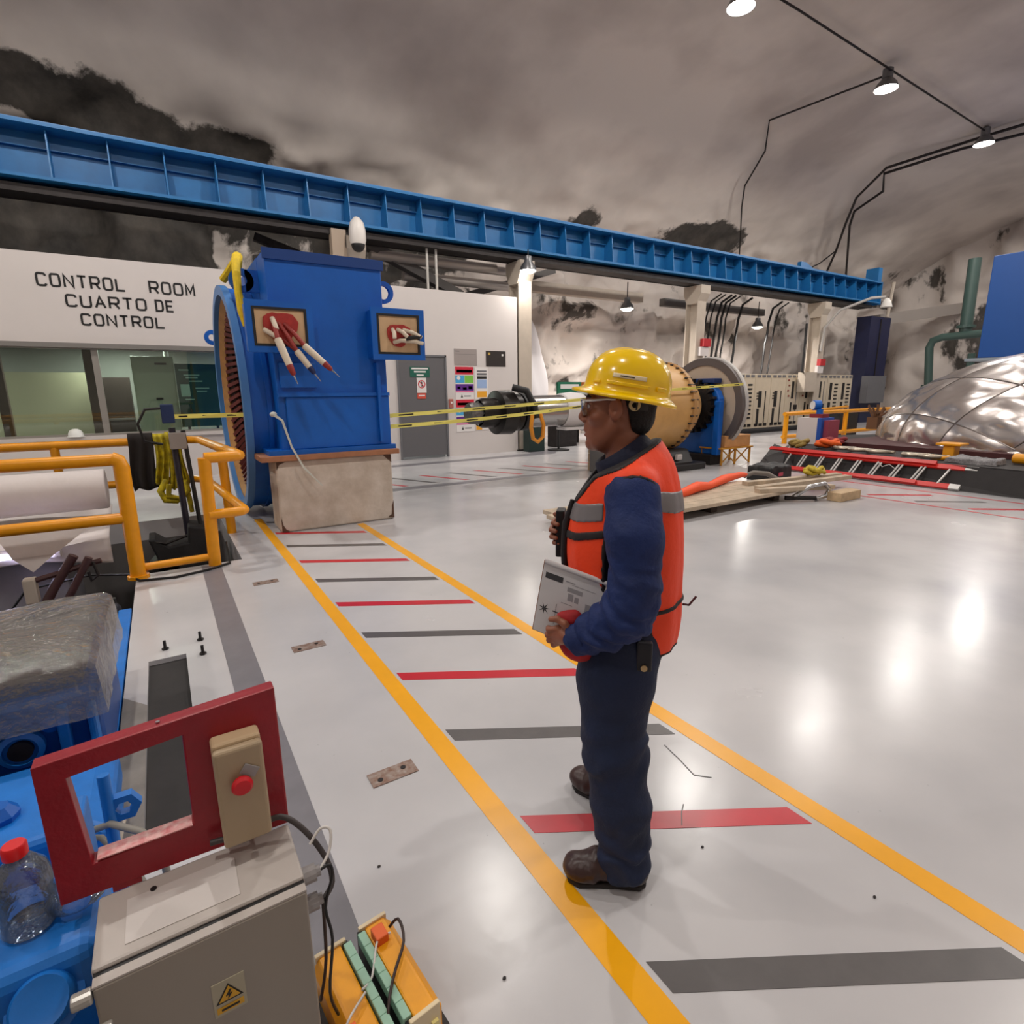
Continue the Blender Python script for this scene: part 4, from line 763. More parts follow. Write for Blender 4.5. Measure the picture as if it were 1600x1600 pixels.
def lumpy_box(x0, x1, y0, y1, z0, z1, n=26, seed=3, amp=.03):
    """open-bottomed crinkled cover"""
    per = [];
    L = [(x0, y0), (x1, y0), (x1, y1), (x0, y1)]
    for i in range(4):
        a, b = L[i], L[(i+1) % 4]
        for k in range(n): per.append((a[0]+(b[0]-a[0])*k/n, a[1]+(b[1]-a[1])*k/n))
    cx, cy = (x0+x1)/2, (y0+y1)/2; rows = []
    for (s_, z) in ((1.05, z0), (1.03, z0+(z1-z0)*.3), (1.02, z0+(z1-z0)*.6), (1.01, z0+(z1-z0)*.88), (.96, z1), (.85, z1+.01), (.7, z1+.012), (.55, z1+.012), (.4, z1+.012), (.25, z1+.012), (.1, z1+.012), (.02, z1+.012)):
        rows.append([(cx+(p[0]-cx)*s_, cy+(p[1]-cy)*s_, z) for p in per])
    A = np.array(rows); nz = fbm(A*9+seed, 4, seed)-.5; nx = fbm(A*8+7, 4, seed+1)-.5
    top = (A[..., 2] > z1-.03); A[..., 2] += nz*amp*np.where(top, 1.6, .8)+np.where(A[..., 2] < z0+.01, .05*(fbm(A*5, 2, 9)-.5), 0)
    d = A[..., :2]-np.array([cx, cy]); d /= np.linalg.norm(d, axis=-1, keepdims=True)+1e-6; A[..., :2] += d*(nx*amp*np.where(top, .6, 1.4))[..., None]
    m_, k_ = A.shape[:2]
    fs = [(i*k_+j, i*k_+(j+1) % k_, (i+1)*k_+(j+1) % k_, (i+1)*k_+j) for i in range(m_-1) for j in range(k_)]
    return MB().add(A.reshape(-1, 3), fs)
M_film = clear_mat('plastic_film', (226, 226, 224), .1, .16, bump=1.0, bscale=26, haze=.16, hazecol=(190, 184, 178))
tag(part('plastic_cover', lumpy_box(-1.42, -.345, 2.63, 3.54, .33, .57, amp=.035), M_film, smooth=60), 'crinkled clear plastic sheet wrapped over the blue machine top', 'plastic')
# lower machinery seen through the red frame
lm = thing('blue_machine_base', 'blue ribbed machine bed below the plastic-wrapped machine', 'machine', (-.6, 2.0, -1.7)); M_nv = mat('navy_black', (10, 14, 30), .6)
part('bed', MB().bx(-1.4, -.31, 1.62, 2.5, -.04, .04), MB_, lm, bevel=.015); part('shade_block', MB().bx(-1.4, -.37, 1.70, 2.46, -1.7, -.04), M_nv, lm)  # near-black solid block, its colour stands in for the shade below the bed
part('upper_casting', MB().prism([(-1.4, .04), (-.36, .04), (-.30, .09), (-.30, .20), (-.36, .25), (-1.4, .25)], 'y', 2.02, 2.5), MB_, lm, bevel=.03, bseg=3); part('rim_bead', MB().tube([(-1.4, 1.99, .07), (-.38, 1.99, .07), (-.31, 2.04, .07), (-.29, 2.3, .07)], .010, 8), M_beige, lm, smooth=50)
part('pipe', MB().tube([(-.272, 1.86, .50), (-.272, 1.84, .3), (-.272, 1.84, .02)], .016, 10), MB_, lm, smooth=50); part('bracket', MB().lathe([(.022, -.015), (.045, -.015), (.045, .015), (.022, .015)], (-.235, 1.86, .38), (0, 1, 0), 6, closed=True), MB_, lm); part('rib', MB().bx(-.40, -.35, 1.60, 1.70, -1.0, -.04), MB_, lm, bevel=.006); part('rib', MB().bx(-.80, -.74, 1.60, 1.70, -1.0, -.04), MB_, lm, bevel=.006)
part('shelf', MB().bx(-.36, -.26, 1.60, 1.80, .0, .03), MB_, lm, bevel=.006); part('cap', MB().lathe([(.06, 0), (.06, .03), (.045, .05), (0, .055)], (-.36, 1.72, .04), n=24), MB_, lm, smooth=40); part('wing_nut', MB().lathe([(.05, 0), (.055, .02), (.03, .05), (0, .05)], (-.60, 2.2, .25), n=8), M_blue, lm)
tag(part('grey_hose', MB().tube([(-.36, 1.95, .27), (-.27, 1.82, .36), (-.19, 1.72, .37), (-.145, 1.66, .33), (-.14, 1.64, .22), (-.15, 1.7, .02)], .010, 8), mat('hose_grey', (134, 130, 122), .5), smooth=60), 'grey hose arching from the blue machine to the slot', 'hose')
tag(part('grey_hose', MB().tube([(-.40, 1.97, .26), (-.31, 1.9, .27), (-.22, 1.75, .22), (-.17, 1.68, .1)], .009, 8), mat('hose_grey', (134, 130, 122), .5), smooth=60), 'straight grey hose below the arching one', 'hose')
# foreground blue casting with its bottle
fb = thing('blue_foreground_casting', 'bright blue casting with a round cap in the bottom left corner', 'machine', (-.4, 1.4, -1.7))
part('block', MB().bx(-.75, -.235, 1.20, 1.46, -.4, .535), MB_, fb, bevel=.03, bseg=3); part('shelf', MB().bx(-.75, -.235, 1.46, 1.62, -.3, .30), MB_, fb, bevel=.02); part('web', MB().bx(-.31, -.27, 1.44, 1.6, .30, .62), MB_, fb, bevel=.008); part('pedestal', MB().bx(-.75, -.36, 1.22, 1.6, -1.7, -.3), M_blue, fb)
part('round_cap', MB().lathe([(.05, 0), (.05, .045), (.044, .055), (.03, .05), (0, .048)], (-.325, 1.205, .45), (0, -.75, .66), 28), MB_, fb, smooth=40); part('cap_collar', MB().lathe([(.062, -.01), (.062, .012), (.048, .014)], (-.325, 1.203, .447), (0, -.75, .66), 28), MB_, fb, smooth=40)
part('lower_drum', MB().lathe([(.0, -.06), (.07, -.06), (.08, -.05), (.08, .1)], (-.30, 1.13, .22), (0, .5, .8), 24), MB_, fb, smooth=40)
bo = thing('water_jug', 'clear plastic jug with a red cap on the blue casting', 'bottle', (-.352, 1.33, .537)); M_jug = clear_mat('jug_plastic', (206, 216, 228), .1, .08, bump=.4, bscale=30, haze=.12, hazecol=(150, 165, 185))
part('body', MB().lathe([(0, .0), (.050, .0), (.055, .01), (.052, .03), (.055, .05), (.052, .07), (.055, .09), (.049, .12), (.028, .148), (.017, .156), (.016, .166)], (-.352, 1.325, .538), n=28, sx=.9), M_jug, bo, smooth=50)
part('cap', MB().lathe([(.021, 0), (.021, .022), (.018, .026), (0, .026)], (-.352, 1.325, .70), n=20), mat('cap_red', (214, 24, 30), .4), bo, smooth=40, label='red screw cap')
tag(part('plastic_bag', MB().sphere((-.275, 1.33, .56), (.055, .05, .03), 16), M_jug, smooth=60), 'small crumpled clear plastic bag beside the jug', 'plastic')
# grey steel control cabinet, red frame, pushbutton station
cb_ = thing('grey_cabinet', 'low grey steel control cabinet with a lightning warning label', 'cabinet', (-.04, 1.14, 0)); M_cab = mat('cabinet_grey', (186, 178, 172), .45, var=.05, vscale=6); M_cabf = mat('cabinet_door', (150, 142, 132), .45)
part('body', MB().bx(-.225, .14, 1.065, 1.24, .002, .60), M_cab, cb_, bevel=.006)
door_ = part('door', MB().bx(-.222, .138, 1.035, 1.058, .02, .588), M_cabf, cb_, bevel=.004); part('seam', MB().bx(-.222, .138, 1.056, 1.067, .015, .592), M_black, cb_)
part('top_edge_strip', MB().bx(-.222, .138, 1.036, 1.056, .588, .592), M_cab, cb_)
lb_ = part('warning_label', MB().bx(-.052, .006, 1.0335, 1.035, .395, .475), mat('label_clear', (170, 162, 140), .4), door_, label='yellow electrical hazard triangle label')
def warn(par):
    cx, z0, hw, hh_ = -.0235, .425, .024, .040
    part('triangle_border', MB().prism([(cx-hw, z0), (cx+hw, z0), (cx, z0+hh_)], 'y', 1.0325, 1.0335), M_ink, cb_, label='black triangle outline')
    part('triangle_field', MB().prism([(cx-hw*.78, z0+.004), (cx+hw*.78, z0+.004), (cx, z0+hh_*.88)], 'y', 1.0315, 1.0325), mat('hazard_yellow', (214, 160, 20), .5), cb_, label='yellow triangle')
    part('lightning_bolt', MB().prism([(cx+.002, z0+.027), (cx-.006, z0+.014), (cx-.001, z0+.015), (cx-.003, z0+.005), (cx+.006, z0+.018), (cx+.001, z0+.017), (cx+.005, z0+.027)], 'y', 1.0305, 1.0315), M_ink, cb_)
    part('label_bar', MB().bx(cx-.024, cx+.024, 1.0325, 1.0335, .402, .416), mat('hazard_yellow', (214, 160, 20), .5), cb_); part('bar_print', MB().bx(cx-.016, cx+.016, 1.0315, 1.0325, .407, .411), M_ink, cb_)
warn(lb_)
M_kn = mat('clear_knob', (170, 166, 160), .25, .2)
for (x, z, y) in ((-.235, .575, 1.04), (-.215, .50, 1.03)): part('latch', MB().cyl((x+.012, y, z), (x-.018, y, z), .014, n=14), M_kn, cb_, bevel=.003)
M_gland = mat('gland_grey', (150, 146, 146), .35)
for z in (.565, .49): part('cable_gland', MB().cyl((.14, 1.10, z), (.168, 1.10, z), .019, n=12).cyl((.168, 1.10, z), (.178, 1.10, z), .012, n=12), M_gland, cb_)
for (x, y) in ((-.13, 1.2),): part('screw', MB().cyl((x, y, .60), (x, y, .604), .006, n=8), M_dark, cb_)
part('sticker', MB().bx(-.175, .02, 1.09, 1.20, .6005, .6015), mat('top_sheet', (204, 198, 194), .5), cb_, label='paler rectangular plate on the top')
rf_ = thing('red_guard_panel', 'dark red steel frame with a window standing behind the cabinet', 'frame', (-.07, 1.25, .62)); M_red = mat('red_enamel', (150, 16, 34), .38, var=.15, vscale=14, bump=.1, bscale=70)
X_ = [-.283, -.228, -.045, .143]; Z_ = [.622, .69, .885, .935]
fr_ = MB()
# one welded plate frame with its window, thickness 3 cm
ring = [(-.283, .616), (.143, .604), (.143, .957), (-.283, .925)]; win = [(-.222, .683), (-.046, .69), (-.042, .905), (-.236, .885)]
def ring_prism(out, inn, y0, y1):
    m_ = MB(); n = len(out); vs = [(p[0], y, p[1]) for y in (y0, y1) for p in out+inn]; k = 2*n; fs = []
    for i in range(n):
        j = (i+1) % n
        fs += [(i, j, n+j, n+i), (k+i, k+n+i, k+n+j, k+j), (i, k+i, k+j, j), (n+i, n+j, k+n+j, k+n+i)]
    return m_.add(vs, fs)
part('plate', ring_prism(ring, win, 1.235, 1.272), M_red, rf_, bevel=.0035)
part('worn_ledge', MB().bx(-.215, -.047, 1.234, 1.27, .688, .6905), mat('worn_red', (206, 96, 100), .4, var=.4, vscale=60, col2=(228, 190, 186)), rf_, label='worn paler lower ledge of the window'); part('screw', MB().cyl((-.08, 1.25, .941), (-.08, 1.25, .944), .004, n=8), M_steel, rf_)
part('foot', MB().bx(.05, .10, 1.236, 1.27, .601, .612), M_red, rf_); part('foot', MB().bx(-.2, -.15, 1.236, 1.27, .601, .618), M_red, rf_)
pb = thing('pushbutton_station', 'beige pushbutton box with a red mushroom button on the red frame', 'button box', (.05, 1.21, .76)); M_pb = mat('pushbutton_beige', (196, 170, 136), .45)
part('box', MB().bx(.005, .10, 1.19, 1.234, .655, .885), M_pb, pb, bevel=.008, bseg=3); part('lid', MB().bx(.005, .10, 1.166, 1.188, .65, .88), mat('pushbutton_lid', (172, 152, 124), .45), pb, bevel=.008, bseg=3)
part('button', MB().lathe([(.008, 0), (.008, .008), (.020, .010), (.021, .017), (.016, .023), (0, .025)], (.052, 1.166, .80), (0, -1, 0), 24), mat('button_red', (206, 20, 34), .35), pb, smooth=40, label='red mushroom button'); part('legend_plate', MB().box((.070, 1.163, .822), (.032, .003, .022), Matrix.Rotation(R(35), 3, 'Y')), M_gland, pb)
# cables from the cabinet
def wire(pts, r, label, m=M_cable, sub=4, nm='wire', cat='cable', group=None):
    P = [Vector(p) for p in pts]; out = []
    for i in range(len(P)-1):
        p0, p1, p2, p3 = P[max(i-1, 0)], P[i], P[i+1], P[min(i+2, len(P)-1)]
        for k in range(sub):
            t = k/sub; out.append(.5*((2*p1)+(-p0+p2)*t+(2*p0-5*p1+4*p2-p3)*t*t+(-p0+3*p1-3*p2+p3)*t**3))
    out.append(P[-1]); return tag(part(nm, MB().tube(out, r, 8), m, smooth=60), label, cat, group)
wire([(-.02, 1.215, .645), (.06, 1.20, .648), (.12, 1.195, .66), (.165, 1.17, .62), (.20, 1.14, .55), (.205, 1.12, .50), (.18, 1.10, .485)], .0065, 'thick grey-black cable from the pushbutton box into the lower cabinet gland', mat('cable_grey', (64, 58, 58), .5))
wire([(.178, 1.10, .565), (.205, 1.12, .585), (.215, 1.14, .62), (.195, 1.15, .625), (.17, 1.145, .60)], .0032, 'thin white wire looping at the upper cabinet gland', mat('wire_white', (214, 210, 206), .5)); wire([(.178, 1.10, .565), (.20, 1.10, .565), (.2, 1.09, .54), (.18, 1.09, .47), (.185, 1.07, .4), (.17, 1.08, .25), (.19, 1.12, .12)], .0035, 'thin black wire hanging between the cabinet glands')
# two yellow limit switch units on the floor
M_ly = mat('limit_yellow', (238, 160, 8), .4, var=.08, vscale=20); M_lg = mat('terminal_green', (150, 190, 168), .5); M_lo = mat('terminal_orange', (232, 100, 36), .5)
def limit_unit(cx, cy, rz, label, flip):
    t = thing('terminal_unit', label, 'electrical unit', (cx, cy, 0), rz, 'yellow terminal units on the floor')
    k = dict(w=False)
    part('shell', MB().prism(([(-.045, .0), (.032, .0), (.032, .085), (.012, .11), (-.045, .11)] if not flip else [(-.034, .0), (.045, .0), (.045, .11), (-.016, .11), (-.034, .085)]), 'y', -.15, .15), M_ly, t, bevel=.006, **k)
    part('base', MB().bx(-.05, .05, -.15, .15, 0.001, .012), M_dark, t, **k)
    
    part('strip_rail', MB().bx(-.066, -.052, -.15, .15, .02, .108) if not flip else MB().bx(.05, .064, -.15, .15, .02, .108), M_black, t, **k)
    for i in range(6): part('terminal_block', MB().bx(-.070 if not flip else .048, -.048 if not flip else .070, -.14+.046*i, -.0945+.046*i, .085, .118), M_lg, t, bevel=.002, **k)
    for y in (-.158, .146): part('end_clip', MB().bx(-.06, .022, y, y+.012, .01, .116) if not flip else MB().bx(-.025, .06, y, y+.012, .01, .116), mat('clip_ivory', (224, 206, 170), .5), t, bevel=.002, **k)
    part('orange_relay', MB().bx(-.04, -.005, .07 if not flip else -.12, .115 if not flip else -.075, .108, .135), M_lo, t, bevel=.003, **k)
    part('lamp_window', MB().bx(-.005, .012, -.166, -.158, .06, .075), mat('pilot', (230, 214, 140), .4), t, **k)
    return t
limit_unit(.374, 1.17, R(6), 'yellow terminal unit on the floor on the right of the two, with green terminals', False); limit_unit(.215, 1.15, R(6), 'yellow terminal unit on the floor tucked against the grey cabinet', True)
wire([(.37, 1.28, .10), (.40, 1.27, .13), (.39, 1.2, .13), (.33, 1.12, .13), (.29, 1.05, .11), (.285, .98, .02)], .004, 'dark brown wire across the right terminal unit', mat('wire_brown', (48, 30, 26), .5)); wire([(.37, 1.25, .12), (.33, 1.24, .13), (.29, 1.17, .11), (.255, 1.14, .125)], .003, 'white wire bridging the two terminal units', mat('wire_white', (214, 210, 206), .5)); wire([(.26, 1.13, .125), (.2, 1.08, .13), (.17, 1.04, .1), (.155, 1.0, .05)], .003, 'pair of pale wires from the left terminal unit', mat('wire_white', (214, 210, 206), .5))
wire([(.178, 1.10, .49), (.175, 1.12, .3), (.16, 1.15, .16), (.165, 1.2, .1)], .004, 'dark wire dropping from the lower gland to the left terminal unit', mat('wire_brown', (48, 30, 26), .5))
# ------------------------------------------------------------------ turbine rotor lying on stands
RY, RZ = 8.25, 1.24
rt_ = thing('turbine_rotor', 'long horizontal rotor with steel shaft, tan casing, blue bearing and beige disc', 'rotor', (8, RY, 0)); ax = (1, 0, 0)
def L_(nm, prof, m, n=40, par=rt_, **k): return part(nm, MB().lathe(prof, (0, RY, RZ), ax, n, closed=prof[0][0] > 1e-6), m, par, smooth=35, **k)
M_sh = mat('turned_steel', (176, 174, 172), .24, 1., rvar=.1, vscale=3)
L_('shaft', [(0, 4.9), (.27, 4.9), (.28, 4.95), (.28, 8.0)], M_sh, label='bright turned steel shaft')
L_('coupling', [(.22, 4.55), (.25, 4.62), (.25, 4.85), (.37, 4.88), (.38, 5.15), (.33, 5.2), (.33, 5.3), (.29, 5.32)], mat('oily_black', (44, 40, 38), .35, .5, var=.3, vscale=8), label='dark oily coupling at the shaft end')
for k in range(8):
    a = 2*PI*k/8; part('coupling_bolt', MB().cyl((4.54, RY+.17*math.cos(a), RZ+.17*math.sin(a)), (4.63, RY+.17*math.cos(a), RZ+.17*math.sin(a)), .035, n=8), M_steel, rt_)
part('end_clamp', MB().lathe([(.0, 4.35), (.16, 4.35), (.18, 4.4), (.18, 4.55), (0, 4.55)], (0, RY, RZ), ax, 16), mat('rough_steel', (120, 118, 116), .4, .8, var=.4, vscale=20), rt_)
L_('wrap', [(.285, 6.25), (.31, 6.27), (.33, 6.5), (.31, 6.72), (.285, 6.75)], mat('wrap_white', (216, 212, 212), .6), label='white protective wrap round the shaft')
part('wrap_tail', MB().bx(6.15, 6.75, RY-.34, RY-.05, RZ-.34, RZ-.30), mat('wrap_white', (216, 212, 212), .6), rt_)
L_('collar', [(.29, 6.8), (.40, 6.82), (.40, 7.1), (.33, 7.15), (.33, 7.5)], M_sh)
L_('casing', [(.3, 7.45), (.55, 7.5), (.80, 7.8), (.86, 8.0), (.88, 8.9), (.84, 9.0), (.66, 9.35), (.5, 9.5), (.46, 9.62), (.3, 9.62)], mat('casing_tan', (204, 158, 96), .45, var=.1, vscale=4), label='tan painted casing')
L_('casing_flange', [(.88, 8.86), (.91, 8.87), (.91, 8.95), (.87, 8.96)], mat('casing_tan2', (178, 134, 80), .5))
for k in range(36):
    a = 2*PI*k/36; part('flange_bolt', MB().cyl((8.80, RY+.895*math.cos(a), RZ+.895*math.sin(a)), (8.99, RY+.895*math.cos(a), RZ+.895*math.sin(a)), .016, n=6), M_dark, rt_)
L_('journal', [(.3, 9.6), (.36, 9.62), (.36, 9.75), (.30, 9.76), (.30, 9.95)], M_sh); L_('fan_hub', [(.3, 9.84), (.5, 9.86), (.5, 10.02), (.3, 10.04)], M_dark)
for k in range(20):
    a = 2*PI*k/20; part('fan_blade', MB().bar((9.93, RY+.45*math.cos(a), RZ+.45*math.sin(a)), (9.93, RY+.58*math.cos(a), RZ+.58*math.sin(a)), .05, .18, (1, 0, 0)), M_dark, rt_)
part('bearing', MB().prism([(RY-.62, .22), (RY+.62, .22), (RY+.62, 1.3)]+[(RY+.62*math.cos(a), 1.3+.5*math.sin(a)) for a in np.linspace(.2, PI-.2, 9)]+[(RY-.62, 1.3)], 'x', 9.98, 10.15), M_blue, rt_, bevel=.02, label='blue bearing housing'); part('bearing_rib', MB().bx(9.9, 10.02, RY-.70, RY-.56, .22, 1.35), M_blue, rt_, bevel=.01); part('bearing_cap', MB().bx(9.92, 10.18, RY-.5, RY+.5, 1.72, 1.82), mat('dark_blue', (10, 44, 98), .5), rt_, bevel=.02)
L_('disc', [(.3, 10.22), (.86, 10.22), (.86, 10.32), (.3, 10.32)], mat('disc_beige', (186, 168, 148), .5, var=.06, vscale=3), 64, label='beige disc web'); L_('disc_rim', [(.86, 10.19), (1.02, 10.19), (1.02, 10.33), (.86, 10.33)], mat('disc_rim', (98, 90, 88), .45, .2), 64, label='dark grey disc rim'); L_('rim_edge', [(1.02, 10.30), (1.045, 10.31), (1.045, 10.38), (1.0, 10.38)], mat('rim_pale', (190, 186, 182), .4), 64)
L_('stub_shaft', [(.26, 10.3), (.26, 11.2), (0, 11.2)], M_sh)
sd = thing('shaft_sling', 'black strap and orange shackle looped round the shaft', 'sling', (5.25, RY, RZ)); part('strap', MB().lathe([(.30, 5.34), (.33, 5.34), (.33, 5.48), (.30, 5.48)], (0, RY, RZ), ax, 28, closed=True), M_black, sd, smooth=40); part('strap', MB().tube([(5.1, RY-.2, RZ+.42), (5.3, RY-.34, RZ+.36), (5.44, RY-.38, RZ+.1), (5.46, RY-.40, RZ-.1)], .06, 8), M_black, sd, smooth=50)
part('shackle', MB().tube([(5.36, RY-.42, RZ-.02), (5.32, RY-.44, RZ-.25), (5.36, RY-.44, RZ-.44), (5.46, RY-.44, RZ-.50), (5.56, RY-.44, RZ-.42), (5.58, RY-.44, RZ-.22), (5.52, RY-.42, RZ-.02)], .035, 10), mat('shackle_orange', (232, 150, 40), .4), sd, smooth=60, label='orange shackle')
sp = thing('rotor_saddle', 'black cast saddle with hand holes under the tan casing', 'stand', (8.85, RY, 0)); part('pedestal', MB().prism([(RY-.75, .02), (RY+.6, .02), (RY+.35, .40), (RY-.5, .40)], 'x', 8.45, 9.25), mat('saddle_black', (50, 48, 48), .4, .3), sp, bevel=.06, bseg=3); part('foot', MB().bx(8.3, 9.4, RY-.85, RY+.75, 0.002, .14), mat('saddle_black', (50, 48, 48), .4, .3), sp, bevel=.03); part('window', MB().bx(8.7, 8.85, RY-.70, RY-.62, .2, .32), M_white, sp, bevel=.02)
tr = thing('yellow_trestle', 'small yellow steel trestle with a wooden block on top by the disc', 'trestle', (10.5, 7.75, 0)); M_tw = mat('trestle_ochre', (196, 136, 44), .5)
for x in (10.0, 10.45, 10.95):
    for y in (7.5, 8.0): part('leg', MB().cyl((x, y, 0.002), (x, y, .36), .025, n=8), M_tw, tr)
part('top_frame', MB().bx(9.95, 11.0, 7.45, 8.05, .34, .37), M_tw, tr)
for x in (10.0, 10.45): part('brace', MB().bar((x, 7.5, .04), (x+.45, 7.5, .34), .02, .02).bar((x+.45, 7.5, .04), (x, 7.5, .34), .02, .02), M_tw, tr)
tag(part('timber_block', MB().bx(10.1, 10.95, 7.5, 8.0, .372, .62), mat('block_ochre', (206, 150, 96), .7, var=.15), bevel=.008), 'tan timber block sitting on the yellow trestle', 'block')
tb = thing('timber_stack', 'stack of pale timber baulks under the tan casing, behind the worker', 'timber', (7.6, RY, 0))
for i, z in enumerate((.002, .18, .36)): part('baulk', MB().bx(7.25, 7.95, 7.85, 8.6, z, z+.172), M_wood, tb, bevel=.006)
tag(part('rotor_support', MB().bx(7.16, 7.24, RY-.2, RY+.2, .002, RZ-.30), mat('support_grey', (110, 106, 104), .5), bevel=.02), 'grey steel stand under the bright shaft', 'stand')
tag(part('bearing_support', MB().bx(9.85, 10.18, RY-.6, RY+.6, 0.002, .22), M_dark, bevel=.02), 'dark base block under the blue bearing', 'stand'); 

# ------------------------------------------------------------------ relay cabinets along the rock
M_cb = mat('relay_beige', (202, 188, 166), .5, var=.05); rc2 = random.Random(9)
for i in range(9):
    x = 16.9+.98*i
    t = thing('relay_cabinet', ['beige relay cabinet nearest the big rotor disc', 'second beige relay cabinet with a ladder-like terminal strip', 'third beige relay cabinet from the disc', 'fourth beige relay cabinet with low dark slots', 'fifth beige relay cabinet with round gauges', 'sixth beige relay cabinet with one long dark slot', 'beige relay cabinet just left of the lamp-arm column', 'beige relay cabinet behind the lamp-arm column', 'last beige relay cabinet right of the lamp-arm column'][i], 'cabinet', (x+.49, 13.2, 0), group='relay cabinets along the rock')
    part('body', MB().bx(x+.01, x+.97, 12.9, 13.6, .12, 2.12), M_cb, t, bevel=.01); part('plinth', MB().bx(x+.01, x+.97, 12.94, 13.6, 0.002, .12), M_dark, t)
    for k in range(3): part('top_vent', MB().bx(x+.10+.3*k, x+.30+.3*k, 12.885, 12.9, 2.0, 2.09), M_grey, t)
    for k in range(3): part('bottom_vent', MB().bx(x+.12+.28*k, x+.32+.28*k, 12.885, 12.9, .2, .3), M_dark, t)
    if i in (0, 1, 7, 8):
        part('slot', MB().bx(x+.2, x+.36, 12.88, 12.9, 1.1, 1.8), M_black, t); part('slot', MB().bx(x+.18, x+.34, 12.88, 12.9, .45, 1.0), M_black, t)
        for k in range(9): part('terminal_row', MB().bx(x+.56, x+.80, 12.88, 12.9, .5+.15*k, .56+.15*k), M_black, t)
    elif i in (2, 3):
        part('slot', MB().bx(x+.25, x+.42, 12.88, 12.9, .9, 1.5), M_black, t); part('slot', MB().bx(x+.2, x+.32, 12.88, 12.9, .3, .85), M_black, t); part('door_gap', MB().bx(x+.66, x+.69, 12.88, 12.9, .3, 1.5), M_black, t)
        for k in range(3): part('terminal_row', MB().bx(x+.14, x+.22, 12.88, 12.9, 1.2+.1*k, 1.24+.1*k), M_black, t)
    else:
        part('slot', MB().bx(x+.4, x+.52, 12.88, 12.9, 1.2, 1.85), M_black, t); part('slot', MB().bx(x+.38, x+.46, 12.88, 12.9, .4, 1.05), M_black, t); part('door_gap', MB().bx(x+.72, x+.74, 12.88, 12.9, .3, 1.85), M_grey, t)
        for k in range(4): part('gauge', MB().cyl((x+.14+.06*(k % 2), 12.86, 1.9-.2*k), (x+.14+.06*(k % 2), 12.9, 1.9-.2*k), .035, n=10), mat('gauge_red', (140, 70, 60), .5), t)
        part('meter', MB().bx(x+.62, x+.82, 12.87, 12.9, .75, .95), M_dark, t)
tag(part('black_pipe', MB().cyl((16.6, 12.4, .1), (22.0, 12.4, .1), .09, n=14), M_rubber, smooth=40), 'long black pipe lying on the floor before the relay cabinets', 'pipe')
M_sr = mat('alarm_red', (176, 34, 40), .5)
for (x, z, lb) in ((15.42, 2.95, 'red-topped white alarm box on the column behind the disc'), (22.4, 2.45, 'red-topped white alarm box on the lamp-arm column')):
    t = thing('alarm_box', label=lb, cat='alarm', loc=(x, 12.6, z)); part('box', MB().bx(x-.2, x+.2, 12.5, 12.615, z-.28, z), M_white, t); part('light', MB().bx(x-.1, x+.24, 12.46, 12.615, z+.01, z+.26), M_sr, t)
t = thing('junction_box', 'small grey junction box hanging low on the lamp-arm column', 'box', (21.9, 12.5, 1.7)); part('body', MB().bx(21.4, 22.2, 12.5, 12.8, 1.45, 2.2), M_beige, t); part('conduit', MB().tube([(21.3, 12.6, 4.0), (21.3, 12.6, 2.2), (22.0, 12.6, 2.15)], .04, 6), M_black, t)
# clutter past the end of the white wall
t = thing('waste_bin', 'dark green bin at the corner of the white wall', 'bin', (8.45, 12.2, 0)); part('body', MB().bx(8.22, 8.72, 12.15, 12.45, .002, .72), mat('bin_green', (22, 44, 40), .5), t, bevel=.01); part('lid', MB().bx(8.2, 8.74, 12.13, 12.47, .72, .76), M_black, t)
t = thing('sign_cabinet', 'green sign box standing at the rock beyond the shaft', 'sign', (10.7, 13.6, 1.5)); part('panel', MB().bx(10.2, 11.1, 13.55, 13.62, 1.25, 1.85), mat('sign_green2', (22, 104, 76), .5), t); part('print_line', MB().bx(10.3, 11.0, 13.54, 13.55, 1.65, 1.78), M_paper, t); part('leg', MB().bx(10.25, 10.3, 13.56, 13.61, 0, 1.25), M_dark, t); part('leg', MB().bx(11.0, 11.05, 13.56, 13.61, 0, 1.25), M_dark, t)
t = thing('orange_shelf', 'orange crate on a bench against the rock beyond the shaft', 'crate', (12.0, 13.6, 1.3)); part('crate', MB().bx(11.3, 12.8, 13.4, 13.9, 1.2, 1.85), mat('crate_orange', (196, 112, 30), .6), t); part('bench_top', MB().bx(11.2, 12.9, 13.3, 14.0, 1.12, 1.2), M_wood, t)
for x in (11.25, 12.85): part('leg', MB().bx(x-.03, x+.03, 13.35, 13.41, 0, 1.12), M_dark, t)
t = thing('workbench', 'low workbench with dark drawers behind the shaft', 'bench', (10.6, 13.1, 0)); part('top', MB().bx(9.5, 12.4, 12.7, 13.2, .78, .84), M_grey, t); part('drawer_unit', MB().bx(9.55, 10.3, 12.74, 13.16, 0.002, .78), M_dark, t); part('drawer_unit', MB().bx(11.4, 12.3, 12.74, 13.16, 0.002, .78), mat('cab_brown2', (126, 88, 48), .6), t); part('leg', MB().bx(10.8, 10.88, 12.74, 12.8, 0, .78), M_grey, t)
t = thing('sign_post', 'low black post on a round foot beside the bin', 'post', (9.15, 12.1, 0)); part('pole', MB().cyl((9.15, 12.1, .02), (9.15, 12.1, .85), .03, n=8), M_black, t); part('foot', MB().cyl((9.15, 12.1, 0.002), (9.15, 12.1, .03), .3, n=20), M_black, t)
tag(part('wall_duct', MB().bx(8.1, 8.62, 13.2, 13.5, 0, 2.5), mat('duct_beige', (200, 192, 186), .5)), 'pale riser box at the end of the white wall behind the column', 'duct')
